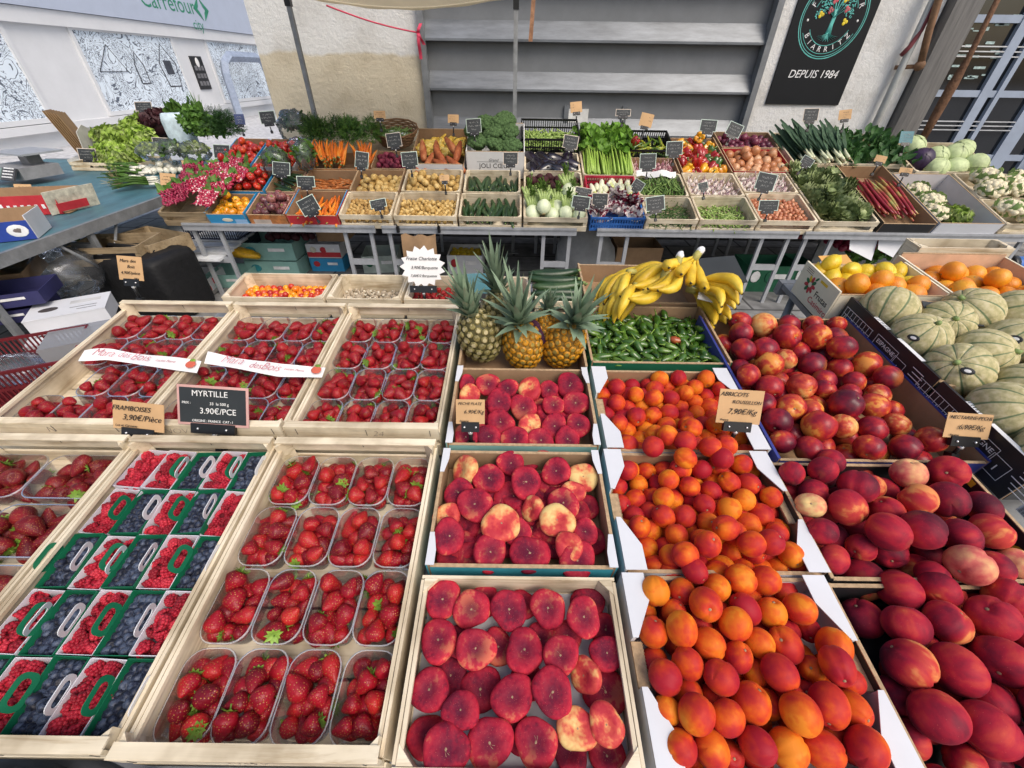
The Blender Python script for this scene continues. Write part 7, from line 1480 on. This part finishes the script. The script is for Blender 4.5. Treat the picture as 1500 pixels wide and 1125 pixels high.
bag(225, 222, 5.0, (.17, .12, .09), 'clear bag of pale salad at the middle of the left table', LPALE, 6); bag(253, 222, 5.0, (.12, .12, .12), 'clear bag of green herbs left of the white film', LG2, 7); bag(285, 222, 5.0, (.16, .12, .10), 'crumpled clear bag in front of the herbs', LPALE, 8)
wf = MB(); wf.ball(28, 20, lambda t, f: (lambda q: Vector((math.copysign(abs(q.x)**.35, q.x)*.15, q.y*.08, math.copysign(abs(q.z)**.3, q.z)*.19))*(1+.06*nz(q, 3)+.05*nz(q, 11)))(sph(t, f, 1)), plain('white_film', (.55, .66, .70), .35, .3, 14, .5, .3, 30)); solo('plastic_bag', wf, 'opaque white plastic bag standing before the chard', 'bag', T(*at(265, 194, 5.5)))
# spring onions and white turnips
so_ = random.Random(5); WB = plain('onion_white', (.70, .68, .58), .4, .12, 20)
for k, (px, py, z, yaw) in enumerate(((190, 262, .79, 60), (203, 255, .83, 70), (214, 262, .80, 100), (200, 268, .78, 80), (222, 270, .78, 120))):
    st_ = MB(); wh = MB()
    for i in range(12):
        x = so_.uniform(-.06, .06); zz = so_.uniform(0, .07); st_.tube([(x, 0, zz), (x*1.2, .12, zz+.02), (x*1.4+so_.uniform(-.05, .05), .30, zz+so_.uniform(-.02, .03))], [.009, .008, .003], LG2, 6); wh.tube([(x, .01, zz), (x, -.03, zz), (x*.9, -.055, zz), (x*.9, -.075, zz)], [.010, .012, .013, .004], WB, 7)
    r = thing('spring_onions', 'bunch of spring onions lying on the blue-green table', 'onions', T(*atz(px, py, z)) @ E(0, 0, R(yaw)), 'spring onion bunches'); part('stalks', st_, r); part('bulbs', wh, r)
P, rad = heap(34, .036, (-.25, .25, -.16, .16), 0, 61, .1, drop=.3); pc = on_table(246, 252); spread('new_onion', [bulb(WB, .032, .032, 'white_onion')], P, T(*pc), 'white new onion heaped beside the dark radishes', 'onion', 'white new onions', random.Random(2))
g = MB(); tuft(g, plain('straw', (.45, .36, .2), .9), 60, .14, .9, 8, .004, (0, 0, 0), (-.3, -.4, .8), .3); solo('garlic_roots', g, 'straw-coloured roots of the spring onions', 'roots', T(*atz(178, 270, .77)))
# paper bags in a holder, scale, fruit boxes
hd = thing('bag_holder', 'grey plastic holder with brown paper bags at the end of the lettuces', 'holder', T(*atz(130, 237, .75)) @ E(0, 0, R(25)))
for k in range(6): part('paper_bag', MB().box((-.10+.022*k, .1, .30-.006*k), (.006, .26, .46), plain('paper_bag_brown', (.32, .20, .10), .8, .2, 9), None, (0, R(-14), 0)), hd)
part('shell', MB().prism([(-.16, 0), (.16, 0), (.18, .18), (.13, .30), (.02, .36), (-.10, .30)], -.005, .005, plain('holder_grey', (.45, .44, .40), .5), T(.10, 0, .02) @ E(R(90), 0, R(70))), hd); part('base', MB().box((0, .1, .02), (.34, .34, .04), MATS['holder_grey']), hd)
sc_ = thing('scale', 'grey market scale with a keypad at the left edge', 'scale', T(*atz(20, 262, .80)) @ E(0, 0, R(-16)))
part('body', MB().box((-.05, .16, .05), (.46, .34, .10), plain('scale_grey', (.24, .24, .25), .4)), sc_); part('pan', MB().box((-.05, .25, .20), (.48, .36, .016), MATS['light_steel']), sc_); part('pillar', MB().box((-.05, .25, .14), (.12, .12, .10), MATS['scale_grey']), sc_)
pn = part('keypad', MB().box((.10, -.06, .055), (.18, .014, .12), plain('panel_dark', (.05, .05, .055), .4), None, (R(-38), 0, 0)), sc_); kk = MB()
for i in range(4):
    for j in range(4): kk.box((.045+.036*i, -.085+.018*j, .035+.022*j), (.026, .012, .012), plain('key_white', (.7, .7, .7), .5), None, (R(-38), 0, 0))
part('key', kk, pn); part('display', MB().box((-.13, -.06, .055), (.24, .014, .11), plain('lcd', (.20, .27, .26), .2), None, (R(-38), 0, 0)), sc_)
pu = thing('cardboard_fruit_box', 'red and white printed fruit box on the blue-green table', 'box', T(*atz(70, 314, .75)) @ E(0, 0, R(14)))
FLO = plain('fruit_print', (.55, .52, .42), .6, .5, 16); part('front_panel', MB().box((-.20, 0, .07), (.62, .006, .14), REDB), pu); part('print', MB().box((-.40, -.0045, .085), (.18, .003, .09), FLO), pu); part('end_panel', MB().box((.16, .10, .085), (.006, .36, .17), FLO, None, (0, R(12), R(-30))), pu); e2 = MB(); e2.box((.168, .06, .05), (.005, .22, .06), REDB, None, (0, R(12), R(-30))); e2.box((.160, .16, .12), (.006, .06, .07), REDB, None, (0, R(12), R(-30))); part('print', e2, pu)
part('back_panel', MB().box((-.20, .34, .07), (.62, .006, .14), CBIN), pu); part('base', MB().box((-.18, .17, .004), (.66, .33, .006), CBIN), pu); pt = MB()
for i in range(7): pt.box((-.26+.045*i, -.0052, .06), (.020, .002, .03 if i else .05), WHTINK)
part('lettering', pt, pu)
P, rad = heap(9, .035, (-.48, .08, .03, .30), .01, 63, .1, drop=.1); spread('nectarine', NC, P, pu.matrix_world if False else T(*atz(70, 314, .75)) @ E(0, 0, R(14)), 'nectarine in the printed fruit box on the left table', 'nectarine', 'nectarines on the left table', random.Random(3), [LEM], .12, altlab='yellow lemon in the printed fruit box on the left table')
bb_ = thing('cardboard_fruit_box', 'blue and white printed box of mushrooms at the left edge', 'box', T(*atz(30, 352, .75)) @ E(0, 0, R(28)))
bm = MB(); bm.box((-.12, 0, .06), (.42, .006, .12), plain('print_blue', (.02, .05, .28), .5)); part('front_panel', bm, bb_); part('side_panel', MB().box((.09, .14, .075), (.006, .28, .15), WHT), bb_); part('back_panel', MB().box((-.12, .28, .075), (.42, .006, .15), CBIN), bb_); part('base', MB().box((-.12, .14, .004), (.42, .28, .006), CBIN), bb_); e = MB(); e.ball(14, 6, lambda t, p: sph(t, p, .055, .002, .040), WHTINK, T(.02, -.0035, .06)); e.ball(10, 6, lambda t, p: sph(t, p, .026, .003, .020)*(1+.5*nz(sph(t, p, 1), 4)), plain('emblem_brown', (.16, .13, .12), .6), T(.02, -.0035, .062)); mesh_into(e, text('als', .065, WHTINK), T(-.17, -.0036, .035) @ E(R(90)), WHTINK); part('emblem', e, bb_)
P, rad = heap(22, .03, (-.31, .08, .01, .27), .01, 64, .1, drop=.1); spread('brown_mushroom', [blob(plain('brown_mush', (.17, .12, .085), .8, .3, 30), .032, .032, .024, 12, 9, .2, 20, 3, 'mushroom')], P, T(*atz(30, 352, .75)) @ E(0, 0, R(28)), 'brown mushroom in the blue and white box', 'mushroom', 'brown mushrooms', random.Random(3))
# ================================================================ UNDER AND BETWEEN THE TABLES
def carton(px, py, w, d, h, mat, label, yaw=0, z=0, inn=CBIN, lid=False, band=None, prt=None, grp=None, tilt=0, p=None):
    r = thing('carton', label, 'carton', T(*(p or atz(px, py, z))) @ E(R(tilt), 0, R(yaw)), grp)
    for nm, c, dd in (('front_panel', (0, .003, h/2), (w, .006, h)), ('back_panel', (0, d-.003, h/2), (w, .006, h)), ('side_panel', (-w/2+.003, d/2, h/2), (.006, d-.014, h-.004)), ('side_panel', (w/2-.003, d/2, h/2), (.006, d-.014, h-.004)), ('base', (0, d/2, .004), (w-.014, d-.014, .006))): part(nm, MB().box(c, dd, mat), r)
    if lid: part('lid', MB().box((0, d/2, h+.003), (w+.004, d+.004, .006), mat), r)
    q = MB()
    if band: q.box((0, -.002, h*.25), (w-.002, .004, h*.35), band)
    if prt:
        for k, m in enumerate(prt): q.ball(10, 5, lambda t, f: sph(t, f, w*.10, .002, h*.22), m, T(-w*.3+w*.3*k, -.0035, h*.6))
        q.box((w*.18, -.003, h*.62), (w*.30, .003, h*.18), WHTINK)
    if q.v: part('print', q, r)
    return r
carton(404, 407, .52, .40, .17, TEALB, 'teal carton at the bottom of a stack under the carrots', 0, 0, prt=[TEALE], grp=None); p_ = atz(404, 407, 0); carton(0, 0, .52, .40, .17, TEALB, 'teal carton on top of the stack under the carrots', 1, p=(p_.x, p_.y+.01, .176), prt=[TEALE]); 
P, rad = heap(40, .026, (-.24, .24, .02, .38), .05, 65, .2, drop=.2); spread('dark_beet', [BEET], P, T(p_.x+.2, p_.y+.05, .30), 'dark beetroot heaped on the teal cartons', 'beetroot', 'dark beetroots under the table', random.Random(1))
yb = MB(); yb.ball(20, 10, lambda t, f: (lambda q: Vector((q.x*.20, q.y*.07, q.z*.045))*(1+.25*nz(q, 3)))(sph(t, f, 1)), plain('yellow_bag', (.62, .36, .02), .4, .4, 30)); solo('produce_bag', yb, 'yellow printed produce bag lying on the teal cartons', 'bag', T(p_.x-.24, p_.y-.05, .28) @ E(0, R(12), 0))
carton(283, 427, .36, .30, .12, WHT, 'white and red fruit carton open on the ground', 6, band=REDB, prt=[FLO, REDB]); carton(335, 422, .36, .30, .13, TEALB, 'low teal carton beside the white and red carton', 2, prt=[REDB])
carton(482, 398, .34, .3, .14, SKYB, 'blue carton under the white and red one beneath the potatoes', 0, prt=[REDB]); q_ = atz(482, 398, 0); carton(0, 0, .34, .3, .14, WHT, 'white and red printed carton stacked on the blue carton', 0, p=(q_.x, q_.y, .146), band=REDB, prt=[FLO, REDB]); carton(0, 0, .30, .26, .14, CBIN, 'brown open carton on top of the printed cartons', 0, p=(q_.x+.1, q_.y+.05, .30))
carton(682, 402, .36, .34, .20, WHT, 'white carton with red print holding yellow fruit', 0, prt=[REDB]); q2 = atz(682, 402, 0); P, rad = heap(30, .028, (-.16, .16, .02, .32), .12, 66, .1, drop=.1); spread('lemon', [LEM], P, T(*q2), 'yellow fruit in the white carton under the courgettes', 'lemon', 'yellow fruit under the table', random.Random(1))
carton(560, 400, .36, .34, .18, plain('pale_green_carton', (.36, .42, .38), .6), 'pale green carton standing in the dark under the potatoes', 8, prt=[GRNB])
cb = MB(); pa, pb_ = at(588, 343, 3.47), at(641, 368, 3.47); cb.sheet(8, 8, lambda u, v: Vector((pa.x+(pb_.x-pa.x)*u, 3.452-.02*math.sin(v*3)+.01*math.sin(u*9), pa.z-.26*v+.012*math.sin(u*14)*(1-v))), plain('cardboard_sheet', (.30, .19, .105), .8, .2, 8, .2, .3, 20)); solo('cardboard_bag', cb, 'brown cardboard bag clipped to the table edge by two black clips', 'bag')
for k, px in enumerate((583, 643)): solo('clip', MB().box((0, 0, 0), (.022, .03, .05), BPLAS).tube([(0, -.01, .02), (0, -.03, .05)], .006, BPLAS, 6), 'black clip at the %s end of the cardboard bag' % ['left', 'right'][k], 'clip', T(*at(px, 336, 3.45)))
gs = MB(); gs.ball(20, 10, lambda t, f: (lambda q: Vector((q.x*.30, q.y*.12, q.z*.34))*(1+.14*nz(q, 2.6)))(sph(t, f, 1)), plain('grey_sack_film', (.28, .29, .30), .35, .25, 6)); solo('sack', gs, 'grey plastic sack on the ground under the radicchio', 'sack', T(.72, 4.1, .20))
carton(930, 405, .46, .34, .30, CBIN, 'brown cardboard carton behind the bananas', 0); carton(1118, 428, .46, .32, .26, GRNB, 'dark green carton with a white oval under the shallots', 0, prt=[WHTINK, GRNB]); carton(1166, 425, .16, .30, .26, GRNB, 'dark green carton half hidden by a table leg', 0, prt=[WHTINK])
pr_ = atz(1195, 380, .45); plastic_crate(T(2.75, 4.0, .62), .58, .38, .18, REDP, 'dark red plastic crate under the rhubarb'); rr_ = MB(); plastic_crate(T(3.35, 4.05, .60), .5, .36, .12, REDP, 'flat dark red plastic crate on the radishes')
P, rad = heap(46, .034, (-.35, .35, -.15, .2), 0, 68, .1, drop=.2); spread('dark_radish', [blob(RDSD, .034, .034, .034, 12, 9, .1, 20, 1, 'radish')], P, T(3.42, 4.0, .36), 'dark red radish heaped behind the lemons', 'radish', 'dark radishes behind the lemons', random.Random(1)); g = MB(); cloud(g, LG2, 60, (.22, .12, .10), 5, .06, .09); solo('radish_leaves', g, 'green radish leaves heaped behind the lemons', 'leaves', T(*at(1270, 378, 3.9)))
ws = MB(); 
for x0, x1 in ((1245, 1284), (1287, 1325)): a, b = at(x0, 347, 3.56), at(x1, 352, 3.56); ws.sheet(3, 4, lambda u, v: Vector((a.x+(b.x-a.x)*u, 3.56-.06*v, a.z+.01-.16*v*(.6+.6*u))), WHT)
solo('paper_bags', ws, 'white paper bags hanging under the rhubarb table edge', 'paper bags')
wl = thing('trolley', 'dark trolley wheel with a blue hub at the right edge under the table', 'trolley', T(*at(1470, 388, 4.0))); b = MB(); b.tube([(0, 0, 0), (.06, 0, 0)], .10, BPLAS, 18); part('wheel', b, wl); part('hub', MB().tube([(.0, 0, 0), (.30, .05, 0)], .075, BLUP, 14), wl); part('bar', MB().tube([(-.45, .1, -.25), (-.15, .1, .2)], .018, BPLAS, 6), wl)
for k, (x0, y0, x1) in enumerate(((1300, 3.9, 0),)): solo('steel_sheet', MB().box((4.2, 4.4, .30), (1.9, .02, .6), GALV), 'grey metal sheet under the right-hand table', 'sheet')
# black bag, old crates and cartons at the left
bl = thing('carrying_case', 'large black soft case standing behind the strawberries at the left', 'case', T(-3.02, 3.22, 0) @ E(0, 0, R(-10)) @ SC(.98, 1, .80))
b = MB(); BC = plain('black_nylon', (.010, .010, .011), .6, .3, 20, .3, .4, 30); b.ball(24, 16, lambda t, f: (lambda q: Vector(((abs(q.x)**.22)*math.copysign(.36, q.x), (abs(q.y)**.3)*math.copysign(.22, q.y), (abs(q.z)**.2)*math.copysign(.33, q.z)+.33))*(1+.03*nz(q, 4)))(sph(t, f, 1)), BC); part('body', b, bl); part('handle', MB().tube([(-.25, 0, .655), (-.2, -.02, .70), (.1, -.02, .70), (.18, 0, .655)], .018, BC, 8), bl)
def oldcrate(px, py, z, yaw, tilt, label): return wood_crate(T(*atz(px, py, z)) @ E(R(tilt), 0, R(yaw)), -.26, .26, -.18, .18, label, 'empty wooden crates under the tables', h=.14, raised=False, old=True)
oldcrate(165, 352, .60, 8, 0, 'empty wooden crate lying on the black case under the left table'); oldcrate(214, 345, .58, -20, 0, 'empty wooden crate tilted beside the table corner'); oldcrate(238, 380, .40, -35, -40, 'empty wooden crate leaning on its side'); oldcrate(252, 405, .22, -40, -60, 'lowest empty wooden crate leaning near the cartons'); oldcrate(140, 375, .45, 5, 0, 'empty wooden crate behind the black case')
sl_ = MB()
for k in range(6): a = atz(170+9*k, 300+9*k, .38); sl_.box((-3.15-.02*k, 3.5+.16*k, .36), (1.2, .11, .02), plain('white_slat', (.66, .68, .70), .5))
solo('slatted_pallet', sl_, 'white slatted panel lying under the left table corner', 'panel')
plastic_crate(T(-2.9, 3.95, .50), .5, .35, .25, plain('dark_blue_plastic', (.03, .035, .06), .4), 'dark plastic basket under the radish crate')
pcr = plastic_crate(T(*at(4, 545, 1.72)) @ E(R(4), 0, R(27)), .56, .38, .22, plain('maroon_plastic', (.13, .010, .014), .4, .2, 8), 'maroon slotted plastic crate at the left edge'); b = MB(); b.ball(16, 10, lambda t, f: (lambda q: Vector((q.x*.2, q.y*.14, q.z*.07))*(1+.3*nz(q, 4)))(sph(t, f, 1)), BAG); solo('plastic_bag', b, 'crumpled clear bag lying in the maroon crate', 'bag', T(*at(15, 542, 1.87)))
solo('crate_stand', MB().box((*at(-22, 540, 1.95)[:2], .10), (.6, .40, .20), BPLAS), 'black box carrying the maroon crate', 'box')
def whitecarton(p, yaw, lab): 
    r = carton(0, 0, .40, .28, .10, WHT, lab, yaw, p=p, lid=True, grp='white cartons'); q = MB(); q.ball(12, 6, lambda t, f: sph(t, f, .05, .035, .001), plain('print_dark', (.06, .05, .05), .6), T(-.10, .13, .1072)); q.box((.08, .19, .1068), (.16, .05, .001), plain('print_light', (.5, .5, .5), .6)); q.box((.08, .10, .1068), (.14, .004, .001), INK); q.box((.10, .06, .1068), (.10, .004, .001), INK); part('printed_lid', q, r)
b0 = at(95, 462, 2.30); whitecarton((b0.x, b0.y, b0.z-.10), 32, 'white carton with dark print lying behind the maroon crate'); whitecarton((b0.x+.02, b0.y-.10, b0.z-.22), 32, 'lower white carton with dark print behind the maroon crate')
for k in range(2): p = at(-8, 445+24*k, 2.3); carton(0, 0, .46, .30, .085, plain('dark_blue_carton', (.03, .03, .10), .5, .2, 8), ['upper', 'lower'][k]+' dark blue printed carton left of the white cartons', 25, p=(p.x, p.y, p.z-.04), prt=[WHTINK])
solo('carton_stand', MB().box((b0.x-.15, b0.y+.15, (b0.z-.24)/2), (.9, .5, b0.z-.24), BPLAS), 'dark box under the white and blue cartons', 'box')
tb_ = thing('storage_box', 'clear plastic storage box with yellow labels beside the strawberries', 'box', T(*at(122, 512, 2.0)) @ E(0, 0, R(30))); part('tub', MB().box((0, .1, -.04), (.34, .26, .20), clear_mat('grey_clear', (.45, .46, .5), .25, .25, .7)), tb_); q = MB(); q.box((-.05, -.0, -.05), (.10, .004, .06), YELINK, None, (0, 0, .0)); q.box((.06, .1, .0), (.12, .1, .06), plain('box_content', (.2, .21, .25), .6)); part('content', q, tb_)
bag(60, 395, 3.0, (.30, .20, .16), 'crumpled clear film under the left table', None, 12); bag(100, 400, 2.9, (.20, .2, .18), 'crumpled clear film behind the table leg', None, 13)
g = MB(); cloud(g, LG2, 60, (.16, .12, .07), 9, .05, .07); solo('parsley', g, 'bright green parsley lying under the left table', 'herbs', T(*at(85, 348, 3.3)))
carton(0, 0, .42, .30, .10, CBIN, 'brown cardboard carton lying at the left edge under the table', 20, p=at(-10, 425, 2.6), tilt=8)
# ================================================================ PRICE CARDS ON THE BACK DISPLAY
CAMR = [(210,156,26,14,'slate',0,0,6.0,'behind the curly lettuces'),(128,226,27,17,'slate',4,0,5.1,'at the front of the pale lettuces'),(235,207,25,11,'slate',4,0,5.2,'in front of the dark red lettuce'),(325,222,27,21,'slate',3,1,4.3,'above the pink radishes'),(351,175,16,15,'navy',0,0,5.0,'behind the long red tomatoes'),(392,172,26,18,'slate',-4,1,4.8,'behind the round red tomatoes'),(412,247,29,20,'slate',6,2,3.85,'on the ribbed red tomatoes'),(448,266,30,16,'slate',2,1,3.66,'between the two carrot trays'),(452,301,32,25,'slate',-24,1,3.40,'tilted on the front row carrots'),(530,234,23,24,'slate',8,1,3.80,'between bunched carrots and red potatoes'),(577,205,26,20,'slate',-6,0,4.05,'on the woven bean basket'),(600,233,28,21,'slate',-4,1,3.82,'in front of the sweet potatoes'),(554,298,28,13,'slate',-10,1,3.38,'on the tiny potatoes'),(694,184,26,20,'slate',-4,2,4.25,'behind the broccoli'),(748,232,26,18,'slate',0,0,3.78,'on the right of the white foam box'),(836,208,26,20,'slate',8,0,4.02,'on the black crate of flat beans'),(851,296,31,18,'slate',5,2,3.36,'at the right of the fennel'),(879,292,28,18,'slate',0,0,3.40,'on the blue radicchio tray'),(855,279,30,9,'slate',8,0,3.50,'lying behind the fennel'),(988,217,28,20,'slate',-4,2,3.95,'between celery and bell peppers'),(949,236,28,22,'slate',-3,2,3.78,'in front of the pink garlic'),(960,298,32,22,'slate',-10,2,3.38,'on the fine beans'),(935,271,20,14,'slate',28,2,3.55,'tilted between endives and green beans'),(1038,184,28,17,'slate',2,2,4.2,'behind the yellow bell peppers'),(1076,190,25,20,'slate',20,1,4.2,'tilted behind the red onions'),(1122,266,32,25,'slate',8,1,3.58,'on the violet garlic'),(1126,301,32,16,'slate',-3,2,3.36,'on the shallots'),(1030,272,16,10,'slate',-15,1,3.55,'lying in the white garlic'),(1188,168,24,18,'slate',-3,0,4.3,'behind the leeks'),(1183,236,20,12,'slate',25,1,3.78,'lying on the leeks'),(1328,201,20,18,'teal',-2,2,4.2,'behind the pale cabbages'),
 (556,168,20,11,'kraft',0,0,4.35,'behind the woven basket'),(664,174,19,12,'kraft',2,0,4.3,'behind the yellow squash'),(844,157,20,16,'kraft',-6,0,4.45,'behind the flat beans'),(947,176,22,19,'kraft',10,0,4.35,'behind the long peppers'),(1238,168,20,14,'kraft',-8,0,4.35,'behind the spinach'),(246,263,24,19,'kraft',6,0,4.1,'on the spring onions'),(274,240,16,10,'kraft',0,0,4.7,'on the clear bags'),(467,192,16,10,'kraft',5,0,4.5,'beside the tent post'),(651,261,17,10,'kraft',-3,0,3.68,'on the second row potatoes'),(1290,233,18,10,'kraft',8,0,3.85,'on the front of the spinach crate'),(1327,250,20,8,'kraft',2,0,3.78,'on the white cauliflower box'),(34,277,24,15,'kraft',4,0,3.9,'in the printed fruit box at the left'),(913,165,26,10,'slate',0,0,4.35,'rolled up behind the celery')]
for k, (px, py, w, h, kind, roll, bd, Y, where) in enumerate(CAMR):
    p = at(px, py, Y); t = (p-CAMP).dot(Vector((0, math.cos(_TH), -math.sin(_TH)))); 
    price_card(p, w*t/600*.84, h*t/600*.92, kind, ('small %s price card ' % {'slate': 'slate', 'kraft': 'brown', 'navy': 'navy blue', 'teal': 'teal'}[kind])+where, None, roll=roll, tilt=-22 if k % 3 else -30, yaw=max(-25, min(25, -(px-750)/40)), peg=.05 if kind == 'slate' else .07, seed=k+20, bord=[SBORD, SBORDG, SBORDG][bd] if kind == 'slate' else None, group='price cards on the back display')
flush_pools()
